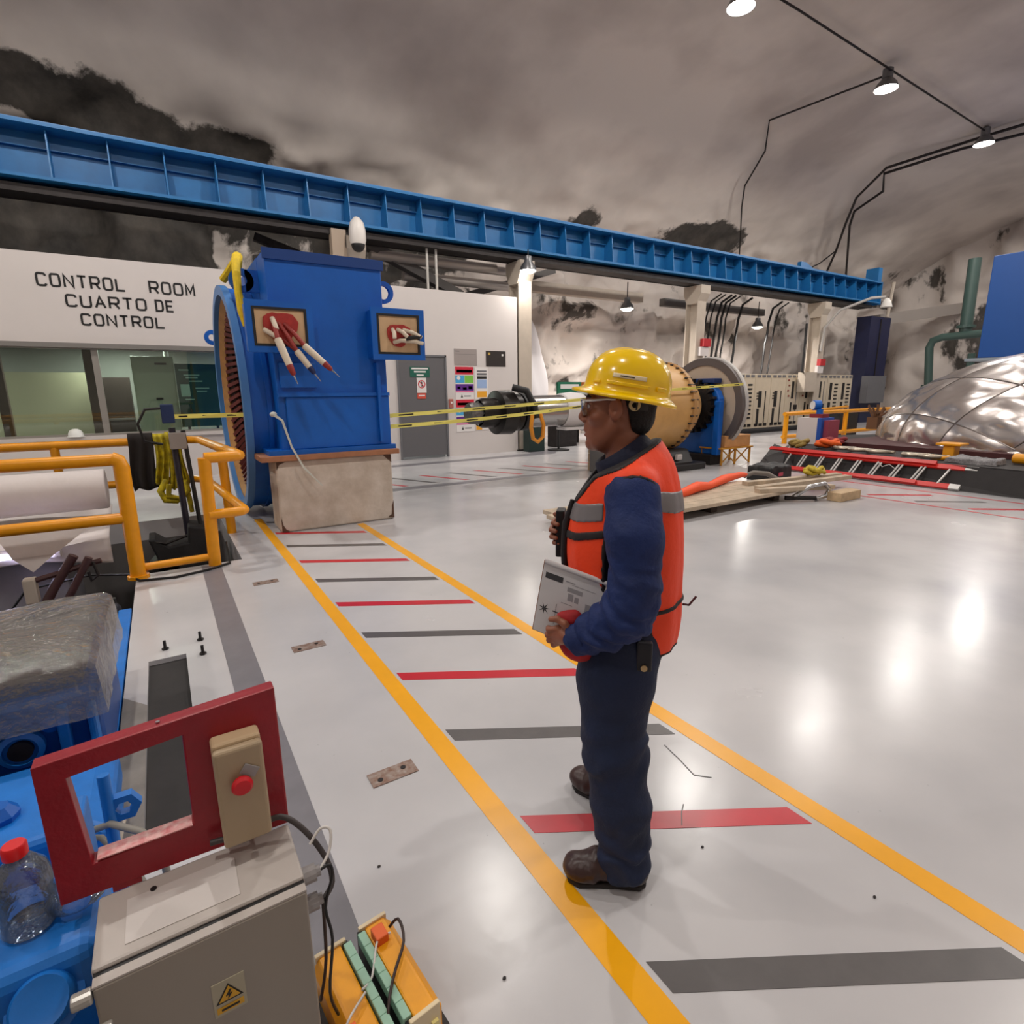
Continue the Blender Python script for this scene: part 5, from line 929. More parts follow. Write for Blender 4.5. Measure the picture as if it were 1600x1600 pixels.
# bulging white insulation on the rock by the white wall
def insul(u, v):
    a = 2*PI*u; h = v*3.6+.5; r = .55*math.sin(PI*min(1, v*1.02))**.5*(1+.25*math.sin(3*a+4*v)+.2*math.sin(7*v))+.08
    return (10.4+r*1.0*math.cos(a)-.45*v, 15.2+r*.5*math.sin(a), h)
tag(part('insulation_bag', MB().grid(insul, 28, 30), mat('insul_white', (216, 212, 214), .7, bump=.3, bscale=6), smooth=80), 'bulging white fabric air duct hanging on the rock beyond the white wall', 'duct')
# navy switch column, grey box, pipes, ledge
t = thing('navy_column', 'dark navy steel bus column at the end of the girder', 'column', (28.2, 13.4, 0)); part('body', MB().bx(27.3, 29.1, 13.2, 13.8, 0, 4.7), mat('navy_steel', (22, 28, 66), .5, var=.15), t); part('seam', MB().bx(28.15, 28.22, 13.17, 13.2, 1.0, 4.6), M_dark, t); part('strap', MB().tube([(28.7, 13.1, 6.2), (28.6, 13.1, 5.6), (28.5, 13.1, 4.7)], .07, 6), M_beige, t); part('grey_box', MB().bx(27.1, 28.7, 12.9, 13.2, .9, 2.1), M_grey, t)
t = thing('green_pipes', 'dark green pipework bending down the end rock wall', 'pipe', (26, 9.6, 0)); M_gp = mat('pipe_green', (62, 84, 78), .45)
part('pipe', MB().tube([(26.0, 8.3, 3.5), (26.0, 9.9, 3.46), (26.0, 10.2, 3.35), (26.0, 10.28, 3.1), (26, 10.1, 1.4), (26, 10.1, 0)], .14, 12), M_gp, t, smooth=50); part('pipe', MB().tube([(26.2, 9.3, 6.2), (26.2, 9.25, 3.6)], .2, 12), M_gp, t, smooth=50); part('flange', MB().cyl((26, 10.13, 1.55), (26, 10.12, 1.65), .24), M_gp, t); part('flange', MB().cyl((26.2, 9.25, 3.75), (26.2, 9.25, 3.85), .3), M_gp, t); part('pipe', MB().tube([(26.1, 8.9, 2.8), (26.1, 8.9, 0)], .12, 10), M_gp, t)
# ------------------------------------------------------------------ blue bridge end carriage behind the dome
t = thing('blue_housing', 'tall flat-sided blue steel housing at the right edge behind the silver dome', 'housing', (21.5, 4.0, 0)); part('box', MB().bx(20, 23, -3.0, 6.68, 2.38, 5.1), mat('housing_blue', (6, 74, 150), .45, var=.03), t, bevel=.02); part('bottom_lip', MB().bx(19.92, 23.05, -3.0, 6.95, 2.30, 2.38), mat('lip_grey', (140, 150, 160), .4), t)
for y in (-2.4, 5.2): part('leg', MB().bx(21.2, 22.2, y-.4, y+.4, 0, 2.32), mat('housing_blue', (6, 74, 150), .45), t)
# ------------------------------------------------------------------ black platform with ladder and shackles
M_mat = mat('black_sheet', (40, 37, 38), .7, var=.25, vscale=5, bump=.15, bscale=20)
pl = thing('black_platform', 'low platform covered in black rubber sheet carrying the silver dome', 'platform', (13, 3, 0))
part('deck', MB().prism([(10.9, 6.6), (10.55, .2), (17.5, -1.5), (18.5, 6.0), (14.5, 8.2)], 'z', 0.002, .37), M_mat, pl); part('skirt', MB().add([(10.9, 6.62, .372), (10.5, 2.4, .372), (10.45, .2, .372), (10.62, 6.75, .004), (10.38, 2.55, .004), (10.3, .2, .004)], [(0, 1, 4, 3), (1, 2, 5, 4)]), M_mat, pl)
part('side_flap', MB().add([(9.9, 6.65, .005), (10.62, 6.2, .005), (10.9, 6.6, .374), (11.7, 7.4, .374)], [(0, 1, 2), (0, 2, 3)]), M_mat, pl); part('side_flap', MB().add([(10.9, 6.62, .372), (13.0, 7.6, .372), (9.35, 5.75, .006), (10.62, 6.5, .006), (10.6, 6.9, .2)], [(0, 2, 3), (0, 4, 2), (0, 1, 4)]), M_mat, pl)
fo = tag(part('black_bag', lumpy_box(8.85, 9.45, 5.6, 6.05, .004, .26, n=14, seed=11, amp=.05), M_black, smooth=50), 'crumpled black bag on the floor at the platform corner', 'bag')
part('bag_mark', MB().bx(9.0, 9.12, 5.55, 5.56, .1, .16), mat('mark_pink', (180, 60, 80), .5), fo)
ld = thing('red_ladder', 'red fibreglass extension ladder leaning on its side against the black platform', 'ladder', (10.45, 5, 0)); M_lr = mat('ladder_red', (206, 40, 34), .4, var=.12, vscale=6)
A0, A1 = Vector((10.42, 6.55, .06)), Vector((10.36, 3.55, .06)); B0, B1 = Vector((10.70, 6.55, .335)), Vector((10.60, 3.45, .335))
part('rail', MB().bar(A0, A1, .035, .085, (.7, 0, .7)), M_lr, ld); part('rail', MB().bar(B0, B1, .035, .085, (.7, 0, .7)), M_lr, ld); part('fly_rail', MB().bar(A0+Vector((-.02, .35, .0)), A1+Vector((-.03, .45, .02)), .03, .07, (.7, 0, .7)), M_lr, ld); part('fly_rail', MB().bar(B0+Vector((.0, .3, .05)), B1+Vector((.0, .4, .05)), .03, .07, (.7, 0, .7)), M_lr, ld)
M_al = mat('ladder_alu', (206, 204, 202), .35, .5)
for i in range(9):
    f = .06+.88*i/8
    for o_ in ((0,), (0, .055))[1 if 0 < i < 8 else 0]: part('rung', MB().cyl(A0.lerp(A1, f)+Vector((0, o_, 0)), B0.lerp(B1, f)+Vector((0, o_, 0)), .017, n=8), M_al, ld)
part('shoe', MB().bar(A1, A1+Vector((0, -.14, .0)), .045, .09, (.7, 0, .7)), M_al, ld); part('shoe', MB().bar(B1, B1+Vector((0, -.16, .0)), .035, .07, (.7, 0, .7)), M_al, ld); part('rope', MB().tube([(10.55, 4.7, .33), (10.5, 4.6, .25), (10.52, 4.5, .30), (10.5, 4.4, .24)], .008, 6), M_al, ld)
M_shk = mat('galvanised', (196, 186, 170), .35, .7)
for i, (x, y, a) in enumerate(((11.45, 5.75, .4), (11.35, 5.42, .1), (11.3, 5.05, -.2), (11.25, 4.45, .1), (11.2, 4.15, -.1))):
    t = thing('shackle', ['leftmost', 'second', 'middle', 'fourth', 'rightmost'][i]+' galvanised bow shackle lying on the black platform behind the ladder', 'shackle', (x, y, .372), a, 'bow shackles on the platform')
    part('bow', MB().tube([(.16, .14, .04), (.0, .16, .06), (-.12, .13, .06), (-.19, 0, .06), (-.12, -.13, .06), (.0, -.16, .06), (.16, -.14, .04)], .032, 10), M_shk, t, w=False, smooth=60); part('pin', MB().cyl((.16, -.20, .045), (.16, .20, .045), .03, n=10), M_shk, t, w=False)
M_os = mat('sling_orange', (236, 96, 20), .7, var=.2, vscale=14); M_rs = mat('sling_dark_red', (130, 30, 36), .7); M_ol = mat('sling_olive', (150, 126, 60), .7, var=.3, vscale=20)
def coil(nm, label, cx, cy, z, r, m, n=3, seed=1, cat='sling', rad=.045, flat=.7):
    rg = random.Random(seed); pts = []
    for k in range(n*14):
        a = 2*PI*k/14; q = r*(1+.25*math.sin(2.3*a+seed)+rg.uniform(-.1, .1)); pts.append((cx+q*math.cos(a), cy+q*flat*math.sin(a), z+rad*.9+abs(.05*math.sin(a*1.7))+.03*k/14))
    return tag(part(nm, MB().tube(pts, rad, 7), m, smooth=70), label, cat)
coil('lifting_sling', 'orange lifting sling heaped at the corner of the black platform', 11.6, 6.15, .372, .22, M_os, 3, 2); coil('lifting_sling', 'dark red sling heaped between the white box and the dome', 12.1, 6.3, .372, .22, M_rs, 3, 4); coil('lifting_sling', 'olive rope coil left of the orange sling', 11.15, 6.5, .372, .16, M_ol, 3, 5)
t = thing('white_carton', 'tall white carton with a blue side standing on the platform corner', 'box', (12.6, 7.2, .372)); part('body', MB().bx(12.2, 12.7, 6.75, 7.20, .374, .95), mat('carton_white', (214, 206, 204), .6), t); part('blue_side', MB().bx(12.2, 12.7, 6.66, 6.75, .374, .95), mat('carton_blue', (30, 80, 170), .6), t); part('red_side', MB().bx(12.3, 12.75, 6.56, 6.66, .374, .9), mat('carton_red', (150, 60, 80), .6), t)
t = thing('blue_gauge', 'small blue valve head with a pale dial on the white carton', 'valve', (12.45, 6.9, .95)); part('base', MB().bx(12.3, 12.6, 6.72, 7.0, .952, 1.03), M_rs, t); part('head', MB().cyl((12.45, 6.86, 1.03), (12.45, 6.86, 1.14), .07), M_blue, t); part('dial', MB().cyl((12.38, 6.98, 1.22), (12.5, 6.9, 1.22), .11, n=20), M_blue, t); part('glass', MB().cyl((12.36, 6.99, 1.22), (12.38, 6.98, 1.22), .09, n=20), M_paper, t)
yr = thing('yellow_barrier', 'yellow tube railing in front of the relay cabinets, behind the dome', 'railing', (18, 9.5, 0))
for z in (.86, .20): rail_part('rail', [(15.4, 9.5, z), (22, 9.5, z)], .06, yr)
rail_part('rail', [(15.4, 9.5, .86), (21, 10.6, .92)], .05, yr)
for x in (15.5, 18.8, 21.9): rail_part('post', [(x, 9.5, .002), (x, 9.5, .86)], .07, yr)
tag(part('black_crate', MB().bx(19.2, 20.4, 9.9, 10.5, 0.002, .75), M_black), 'black crate behind the yellow barrier', 'crate')
# rust-brown scrap behind the dome
sc = thing('scrap_timber', 'heap of brown broken branches poking up behind the dome', 'debris', (18.2, 8.3, .9)); rg3 = random.Random(3)
part('stand', MB().bx(18.05, 18.35, 8.2, 8.5, .37, .72), mat('scrap_brown', (96, 62, 36), .8), sc)
for k in range(12):
    a = Vector((18.2+rg3.uniform(-.12, .12), 8.3+rg3.uniform(-.1, .1), .72)); part('branch', MB().bar(a, a+Vector((rg3.uniform(-.3, .3), rg3.uniform(-.3, .3), rg3.uniform(.1, .4))), .05, .04), mat('scrap_brown', (96, 62, 36), .8), sc)
# shackle, yellow cylinder, chain on the platform right
t = thing('yellow_swivel', 'yellow swivel hoist ring on the platform right of the shackles', 'hoist ring', (11.6, 4.25, .372)); M_yl = mat('hoist_yellow', (236, 160, 20), .4); part('block', MB().bx(11.5, 11.75, 3.95, 4.12, .374, .60), M_yl, t, bevel=.02); part('cap', MB().bx(11.45, 11.8, 3.85, 4.22, .60, .64), M_yl, t, bevel=.01); part('ring', MB().tube([(11.4, 4.2, .41), (11.2, 4.15, .41), (11.15, 3.98, .41), (11.3, 3.9, .41)], .035, 8), M_yl, t)
tag(part('grey_net', lumpy_box(10.95, 11.35, 3.2, 3.85, .374, .45, n=14, seed=6, amp=.06), mat('net_grey', (140, 138, 140), .6, .3, var=.5, vscale=40), smooth=60), 'crumpled grey wire net between the hoist ring and yellow cylinder', 'net')
t = thing('yellow_jack', 'yellow hydraulic cylinder lying on the platform by the dome rim', 'cylinder', (11.6, 2.7, .45)); part('barrel', MB().cyl((11.55, 3.15, .46), (11.45, 2.45, .46), .08, n=20), M_yl, t, smooth=40); part('end_block', MB().bx(11.3, 11.6, 2.28, 2.45, .376, .66), M_yl, t, bevel=.015); part('rod', MB().cyl((11.45, 2.3, .46), (11.42, 2.1, .46), .04), M_steel, t); part('print', MB().bx(11.395, 11.41, 2.65, 2.95, .44, .48), M_ink, t)
# dome
dm = thing('silver_dome', 'huge quilted silver foil dome on the black platform at the right', 'dome', (15.6, 2.9, .372)); M_foil = mat('silver_foil', (206, 198, 194), .27, .95, var=.08, vscale=2, bump=.35, bscale=4.5)
DC, DA = Vector((15.8, 2.6, .45)), (3.45, 4.25, 2.0)
def dome_pt(a, b):
    r = math.hypot(a, b); 
    if r > 1: a, b, r = a/r, b/r, 1
    th = r*PI/2; s_ = math.sin(th)/max(r, 1e-6)
    return Vector((DC.x+DA[0]*a*s_, DC.y+DA[1]*b*s_, DC.z+DA[2]*math.cos(th))), Vector((a*s_/DA[0], b*s_/DA[1], math.cos(th)/DA[2])).normalized()
rg4 = np.random.default_rng(5); S_ = .27
for i in range(-7, 8):
    for j in range(-7, 8):
        cs = [((i+u)*S_, (j+v)*S_) for u in (0, 1) for v in (0, 1)]
        ab = [((p-q)*.7071, (p+q)*.7071) for p, q in cs]
        if min(math.hypot(*q) for q in ab) >= .985: continue
        N_ = 12; vs = []; sd_ = int(rg4.integers(0, 999)); P_ = []
        for u in range(N_+1):
            for v in range(N_+1):
                p, q = (i+u/N_)*S_, (j+v/N_)*S_; P_.append((p, q, u/N_, v/N_))
        arr = np.array([[p*9, q*9, sd_*.1] for p, q, _, _ in P_]); nz = fbm(arr, 3, sd_)-.5; rid = np.abs(fbm(arr*1.6+5, 3, sd_+7)-.5)*2
        for k, (p, q, u, v) in enumerate(P_):
            pt, nm_ = dome_pt((p-q)*.7071, (p+q)*.7071)
            e = (16*u*(1-u)*v*(1-v))**.5
            vs.append(pt+nm_*(.05*e+e*(nz[k]*.15-rid[k]*.10)))
        part('foil_panel', MB().add(vs, [(a*(N_+1)+b, (a+1)*(N_+1)+b, (a+1)*(N_+1)+b+1, a*(N_+1)+b+1) for a in range(N_) for b in range(N_)]), M_foil, dm, smooth=80)
for ln in range(-6, 8):
    for ori in (0, 1):
        pts = []
        for q in np.linspace(-2, 2, 81):
            a_, b_ = ((ln*S_-q)*.7071, (ln*S_+q)*.7071) if ori == 0 else ((q-ln*S_)*.7071, (q+ln*S_)*.7071)
            if math.hypot(a_, b_) <= 1.0: pts.append(dome_pt(a_, b_)[0])
        if len(pts) > 3: part('seam', MB().tube(pts, .014, 5), mat('seam_grey', (120, 112, 108), .35, .8), dm, smooth=60)
part('rim', MB().prism([(12.25, 6.5), (12.1, -.6), (19.2, -.6), (19.2, 6.5)], 'z', .374, .46), mat('rim_maroon', (74, 32, 34), .6, var=.2), dm, label='dark maroon base frame')
# ------------------------------------------------------------------ plank raft
pk = thing('plank_raft', 'raft of weathered planks raised on bearers on the floor behind the worker', 'planks', (6, 5, 0)); M_pl = mat('weathered_plank', (190, 172, 150), .75, var=.3, vscale=5, bump=.2, bscale=30)
for k in range(4): part('plank', MB().bx(3.75+.12*(k % 2), 7.75+.2*((k*7) % 3), 4.48+.24*k, 4.71+.24*k, .11, .16), M_pl, pk, bevel=.004)
for x in (4.3, 6.0, 7.4): part('bearer', MB().bx(x, x+.12, 4.6, 5.4, .002, .11), mat('bearer_dark', (70, 58, 50), .8), pk)
for (a, b) in (((7.2, 4.75, .19), (9.3, 4.55, .19)), ((7.4, 5.1, .19), (9.4, 4.75, .19)), ((7.0, 4.62, .19), (8.2, 4.22, .19))): part('batten', MB().bar(a, b, .12, .06), M_pl, pk, bevel=.004)
tag(part('timber_block', MB().bx(8.05, 8.6, 4.0, 4.2, .002, .13), M_wood, bevel=.006), 'short pale timber block with a hole, at the end of the plank raft', 'block')
t = thing('shackle', 'large bright shackle clamped round the plank ends', 'shackle', (7.9, 4.35, .1)); part('bow', MB().tube([(7.6, 4.45, .05), (7.75, 4.3, .22), (7.95, 4.2, .26), (8.1, 4.2, .16), (8.05, 4.22, .06), (7.85, 4.25, .03)], .03, 10), M_steel, t, smooth=60); part('pin', MB().cyl((7.5, 4.5, .05), (7.85, 4.25, .05), .03), M_dark, t)
os_ = thing('orange_sling', 'bright orange lifting sling stretched over the plank raft', 'sling', (6.8, 5.2, .17)); pts = [(5.4, 4.95, .19), (6.0, 5.05, .21), (6.3, 5.1, .25), (6.7, 5.2, .21), (7.3, 5.4, .23), (7.9, 5.55, .22), (8.15, 5.6, .2)]
part('webbing', MB().tube(pts, [.05, .065, .075, .055, .07, .05, .03], 8), mat('sling_bright_orange', (250, 90, 40), .6), os_, smooth=60); part('eye', MB().tube([(8.1, 5.6, .18), (8.3, 5.58, .22), (8.5, 5.45, .2), (8.7, 5.3, .06)], .04, 8), mat('eye_grey', (120, 112, 104), .6), os_, smooth=60)
t = coil('yellow_sling', 'yellow sling heaped on the far end of the plank raft', 8.75, 4.80, .21, .15, mat('sling_yellow2', (200, 176, 50), .7, var=.3, vscale=20), 3, 8, rad=.03)
# small debris on the floor, scattered
for i, (x, y) in enumerate(((1.45, 1.05), (1.75, .62), (.62, 1.05), (3.2, 2.6), (.45, 1.6))):
    tag(part('floor_chip', MB().sphere((x, y, .003), (.007, .005, .003), 6), M_dark), ['dark chip on the white floor near the worker\'s heel', 'dark chip beside the nearest grey bar', 'dark chip on the floor by the terminal units', 'dark sliver on the open white floor', 'dark chip beside the grey pit-edge band'][i], 'debris')
# ------------------------------------------------------------------ signed-distance modelling for the worker
class SDF:
    """coarse-to-fine list of smooth-union / cut operations, sampled on a grid and meshed by surface nets"""
    def __init__(s, lo, hi, h):
        s.lo = np.array(lo, float); s.h = h; s.n = np.ceil((np.array(hi)-s.lo)/h).astype(int)+1
        s.d = np.full(s.n, 1.0, np.float32)
    def block(s, lo, hi, pad):
        a = np.clip(np.floor((np.array(lo)-pad-s.lo)/s.h).astype(int), 0, s.n-1); b = np.clip(np.ceil((np.array(hi)+pad-s.lo)/s.h).astype(int)+1, 1, s.n)
        sl = tuple(slice(i, max(j, i+1)) for i, j in zip(a, b))
        g = np.meshgrid(*[s.lo[k]+s.h*np.arange(sl[k].start, sl[k].stop) for k in range(3)], indexing='ij')
        return sl, np.stack(g, -1).astype(np.float32)
    def op(s, sl, f, k, mode):
        d = s.d[sl]
        if mode == 'u':
            if k <= 0: r = np.minimum(d, f)
            else:
                h_ = np.clip(.5+.5*(d-f)/k, 0, 1); r = d*(1-h_)+f*h_-k*h_*(1-h_)
        elif mode == 'cut':
            f = -f
            if k <= 0: r = np.maximum(d, f)
            else:
                h_ = np.clip(.5-.5*(d-f)/k, 0, 1); r = d*(1-h_)+f*h_+k*h_*(1-h_)
        s.d[sl] = r
    def cap(s, a, b, r0, r1=None, k=.01, mode='u'):
        r1 = r0 if r1 is None else r1; a, b = np.array(a, float), np.array(b, float); m = max(r0, r1)
        sl, p = s.block(np.minimum(a, b)-m, np.maximum(a, b)+m, 3*k+2*s.h)
        ab = (b-a).astype(np.float32); t = np.clip(((p-a.astype(np.float32)) @ ab)/max(1e-9, float(ab @ ab)), 0, 1)
        f = np.linalg.norm(p-a.astype(np.float32)-t[..., None]*ab, axis=-1)-(r0+(r1-r0)*t)
        s.op(sl, f, k, mode); return s
    def chain(s, pts, rs, k=.01):
        for i in range(len(pts)-1): s.cap(pts[i], pts[i+1], rs[i], rs[i+1], k)
        return s
    def ell(s, c, r, k=.01, mode='u', rot=None):
        c, r = np.array(c, float), np.array(r, float); m = r.max()
        sl, p = s.block(c-m, c+m, 3*k+2*s.h); q = p-c.astype(np.float32)
        if rot is not None: q = q @ np.array(rot, dtype=np.float32)
        k0 = np.linalg.norm(q/r.astype(np.float32), axis=-1); k1 = np.linalg.norm(q/(r*r).astype(np.float32), axis=-1)
        f = k0*(k0-1)/np.maximum(k1, 1e-6); s.op(sl, f, k, mode); return s
    def halfspace(s, n, d0, k=.0):
        """keep points with n.p <= d0"""
        n = np.array(n, float); n /= np.linalg.norm(n)
        g = np.meshgrid(*[s.lo[i]+s.h*np.arange(s.n[i]) for i in range(3)], indexing='ij', sparse=True)
        f = (n[0]*g[0]+n[1]*g[1]+n[2]*g[2]-d0).astype(np.float32)
        if k <= 0: s.d = np.maximum(s.d, f)
        else:
            h_ = np.clip(.5-.5*(s.d-f)/k, 0, 1); s.d = s.d*(1-h_)+f*h_+k*h_*(1-h_)
        return s
    def disp(s, fn, band=.04):
        m = np.abs(s.d) < band; idx = np.argwhere(m)
        if len(idx): s.d[m] += fn(s.lo+idx*s.h).astype(np.float32)
        return s
    def mesh(s):
        d = s.d; ins = d < 0; n = d.shape
        c = np.zeros(tuple(k-1 for k in n), np.int8)
        for a in (0, 1):
            for b in (0, 1):
                for e in (0, 1): c += ins[a:n[0]-1+a, b:n[1]-1+b, e:n[2]-1+e]
        act = np.argwhere((c > 0) & (c < 8)); vid = np.full(c.shape, -1, np.int32); vid[tuple(act.T)] = np.arange(len(act))
        cor = {(a, b, e): d[act[:, 0]+a, act[:, 1]+b, act[:, 2]+e] for a in (0, 1) for b in (0, 1) for e in (0, 1)}
        acc = np.zeros((len(act), 3)); cnt = np.zeros(len(act)); ks = list(cor)
        for i, p in enumerate(ks):
            for q in ks[i+1:]:
                if sum(abs(x-y) for x, y in zip(p, q)) != 1: continue
                v0, v1 = cor[p], cor[q]; m = (v0 < 0) != (v1 < 0)
                t = np.where(m, v0/np.where(m, v0-v1, 1), 0)
                pt = np.array(p)[None]+t[:, None]*(np.array(q)-np.array(p))[None]; acc += pt*m[:, None]; cnt += m
        V = s.lo+(act+acc/np.maximum(cnt, 1)[:, None])*s.h; F = []
        for axi in range(3):
            sl0 = [slice(None)]*3; sl1 = [slice(None)]*3; sl0[axi] = slice(0, -1); sl1[axi] = slice(1, None)
            A, B = ins[tuple(sl0)], ins[tuple(sl1)]; e = np.argwhere(A != B); u, v = [k for k in range(3) if k != axi]
            ok = (e[:, u] > 0) & (e[:, v] > 0) & (e[:, u] < n[u]-1) & (e[:, v] < n[v]-1); e = e[ok]
            fl = A[tuple(e.T)]
            def at(du, dv):
                q = e.copy(); q[:, u] -= du; q[:, v] -= dv; return vid[tuple(q.T)]
            Q = np.stack([at(1, 1), at(0, 1), at(0, 0), at(1, 0)], 1)
            fl2 = fl if axi != 1 else ~fl
            Q[~fl2] = Q[~fl2][:, ::-1]; F.append(Q)
        F = np.concatenate(F); F = F[(F >= 0).all(1)]
        return V, F
def sdf_obj(name, s, m, parent, smooth_it=1, label=None):
    V, F = s.mesh()
    if smooth_it:
        for _ in range(smooth_it):
            acc = np.zeros_like(V); cnt = np.zeros(len(V))
            for a, b in ((0, 1), (1, 2), (2, 3), (3, 0)):
                np.add.at(acc, F[:, a], V[F[:, b]]); np.add.at(cnt, F[:, a], 1); np.add.at(acc, F[:, b], V[F[:, a]]); np.add.at(cnt, F[:, b], 1)
            V = V*.5+.5*acc/np.maximum(cnt, 1)[:, None]
    me = bpy.data.meshes.new(name); me.vertices.add(len(V)); me.vertices.foreach_set('co', V.astype(np.float32).reshape(-1))
    me.loops.add(F.size); me.loops.foreach_set('vertex_index', F.astype(np.int32).reshape(-1)); me.polygons.add(len(F)); me.polygons.foreach_set('loop_start', np.arange(0, F.size, 4, dtype=np.int32))
    me.update(calc_edges=True); me.validate(); me.shade_smooth(); me.materials.append(m)
    o = bpy.data.objects.new(name, me); link(o, parent)
    if label: o['label'] = label
    return o

# ------------------------------------------------------------------ the worker; local frame: x forward, y to his left, z up
HEAD = R(136.8)
man = thing('person', 'worker in yellow hard hat, orange vest and navy clothes standing on the striped walkway', 'person', (1.21, 1.27, 0), HEAD)
M_skin = mat('skin', (150, 92, 68), .45, var=.12, vscale=18, bump=.05, bscale=160)
S = SDF((-.26, -.36, -.0), (.32, .34, 1.74), .0031)
# hidden trunk and legs, one continuous surface
S.ell((-.01, 0, 1.22), (.105, .15, .20), .02); S.ell((-.005, 0, .96), (.105, .145, .16), .03)
for sg in (1, -1): S.cap((-.01, sg*.09, .92), (-.0, sg*.145, .47), .085, .055, .03)
S.chain([(0, .145, .47), (-.04, .185, .10)], [.055, .045], .02); S.chain([(0, -.145, .47), (.0, -.165, .10)], [.055, .045], .02)
S.cap((-.04, .185, .07), (.06, .192, .045), .04, .035, .02); S.cap((.0, -.165, .07), (.07, -.22, .045), .04, .035, .02)
S.cap((-.03, .14, 1.295), (-.03, -.14, 1.295), .055, .055, .03)
S.chain([(-.03, .18, 1.295), (-.045, .235, 1.05), (.10, .205, .875)], [.055, .045, .032], .02)
S.chain([(-.03, -.18, 1.295), (-.05, -.26, 1.06), (.165, -.16, 1.09)], [.055, .045, .03], .02)
# neck, head
S.cap((-.025, 0, 1.37), (.012, 0, 1.50), .060, .056, .03)
S.ell((.010, 0, 1.600), (.100, .076, .112), .02); S.ell((.050, 0, 1.500), (.066, .060, .080), .03); S.ell((.068, 0, 1.455), (.044, .048, .042), .02)
S.ell((.096, 0, 1.434), (.019, .024, .018), .014)                                     # chin
for sg in (1, -1):
    S.cap((.02, sg*.056, 1.50), (.075, sg*.034, 1.437), .016, .014, .02)              # jaw line
    S.ell((.079, sg*.044, 1.520), (.028, .022, .020), .018)                           # cheekbone
    S.cap((.107, sg*.010, 1.575), (.092, sg*.052, 1.574), .0095, .008, .012)          # brow
    S.ell((.116, sg*.031, 1.552), (.020, .017, .012), .010, 'cut')                    # eye socket
    S.ell((.0945, sg*.031, 1.552), (.0135, .0145, .0135), .004)                       # lids over the eyeball
    S.ell((.024, sg*.0835, 1.545), (.021, .011, .034), .005); S.ell((.026, sg*.076, 1.522), (.012, .011, .012), .006)      # ear
    S.ell((.030, sg*.0945, 1.550), (.011, .008, .020), .004, 'cut')
    S.ell((.119, sg*.0115, 1.509), (.010, .008, .008), .006)                          # nostril wing
S.cap((.108, 0, 1.566), (.1285, 0, 1.521), .0085, .0105, .008); S.ell((.1275, 0, 1.516), (.0095, .011, .0085), .006)    # nose
S.ell((.106, 0, 1.489), (.014, .022, .012), .010)
S.ell((.1135, 0, 1.4785), (.0085, .021, .0060), .005); S.ell((.1105, 0, 1.4635), (.0088, .019, .0066), .005)             # lips
S.ell((.123, 0, 1.4713), (.0105, .021, .0016), .0015, 'cut')
S.ell((.114, 0, 1.4515), (.010, .016, .005), .006, 'cut')
# left hand gripping the board from below, right hand round the black radio
def hand(wr, pc, kn, fingers, thumb, rp=.018):
    S.cap(wr, pc, .026, .024, .012)
    for q in kn: S.cap(pc, q, .017, .0115, .012)
    for f in fingers: S.chain(f, [.0105, .0098, .0090, .0078][:len(f)], .0035)
    S.chain(thumb, [.015, .0125, .0105, .0085][:len(thumb)], .005)
kL = [(.176, .196, .892), (.183, .193, .874), (.184, .189, .857), (.178, .185, .842)]
hand((.108, .206, .872), (.146, .203, .870), kL,
     [[kL[0], (.205, .190, .884), (.210, .163, .878), (.196, .150, .876)], [kL[1], (.209, .186, .864), (.213, .160, .858), (.199, .147, .857)], [kL[2], (.205, .181, .845), (.208, .157, .840), (.195, .146, .840)], [kL[3], (.192, .176, .829), (.195, .156, .825), (.184, .148, .827)]],
     [(.140, .205, .890), (.156, .207, .914), (.178, .201, .925), (.199, .197, .921)])
kR = [(.196, -.118, 1.150), (.204, -.120, 1.130), (.203, -.122, 1.109), (.196, -.124, 1.090)]
hand((.155, -.155, 1.092), (.178, -.136, 1.112), kR,
     [[kR[0], (.222, -.100, 1.158), (.224, -.078, 1.156), (.208, -.064, 1.154)], [kR[1], (.230, -.102, 1.134), (.232, -.078, 1.131), (.215, -.063, 1.130)], [kR[2], (.228, -.104, 1.110), (.230, -.080, 1.106), (.213, -.065, 1.106)], [kR[3], (.218, -.107, 1.088), (.220, -.085, 1.084), (.206, -.071, 1.085)]],
     [(.172, -.125, 1.135), (.188, -.110, 1.158), (.206, -.098, 1.174), (.220, -.092, 1.184)])
body = sdf_obj('body', S, M_skin, man); S = None
k_ = dict(w=False)
M_eye = mat('eye_white', (214, 206, 200), .25); M_iris = mat('iris', (40, 24, 16), .2); M_hair = mat('black_hair', (22, 18, 18), .7, bump=.6, bscale=140)
for sg in (1, -1):
    part('eye', MB().sphere((.0975, sg*.031, 1.5525), (.0128, .0128, .0100), 16), M_eye, man, smooth=70, **k_); part('iris', MB().sphere((.1075, sg*.0315, 1.5525), (.0035, .0052, .0052), 12), M_iris, man, smooth=70, **k_)
    part('eyebrow', MB().tube([(.111, sg*.013, 1.578), (.108, sg*.032, 1.583), (.095, sg*.054, 1.578)], [.003, .0042, .0025], 8), M_hair, man, smooth=60, **k_)
    part('upper_lid', MB().tube([(.103, sg*.019, 1.5555), (.1085, sg*.031, 1.5600), (.100, sg*.044, 1.5555)], .0018, 6), mat('lid', (96, 56, 44), .5), man, smooth=60, **k_)
part('lips', MB().sphere((.1150, 0, 1.4785), (.0076, .019, .0048), 12).sphere((.1122, 0, 1.4637), (.0078, .017, .0054), 12), mat('lip', (122, 66, 58), .45), man, smooth=70, **k_)
H = SDF((-.13, -.10, 1.40), (.10, .10, 1.64), .0028)
H.ell((-.012, 0, 1.590), (.094, .083, .090), .01); H.ell((-.040, 0, 1.520), (.055, .064, .062), .02)
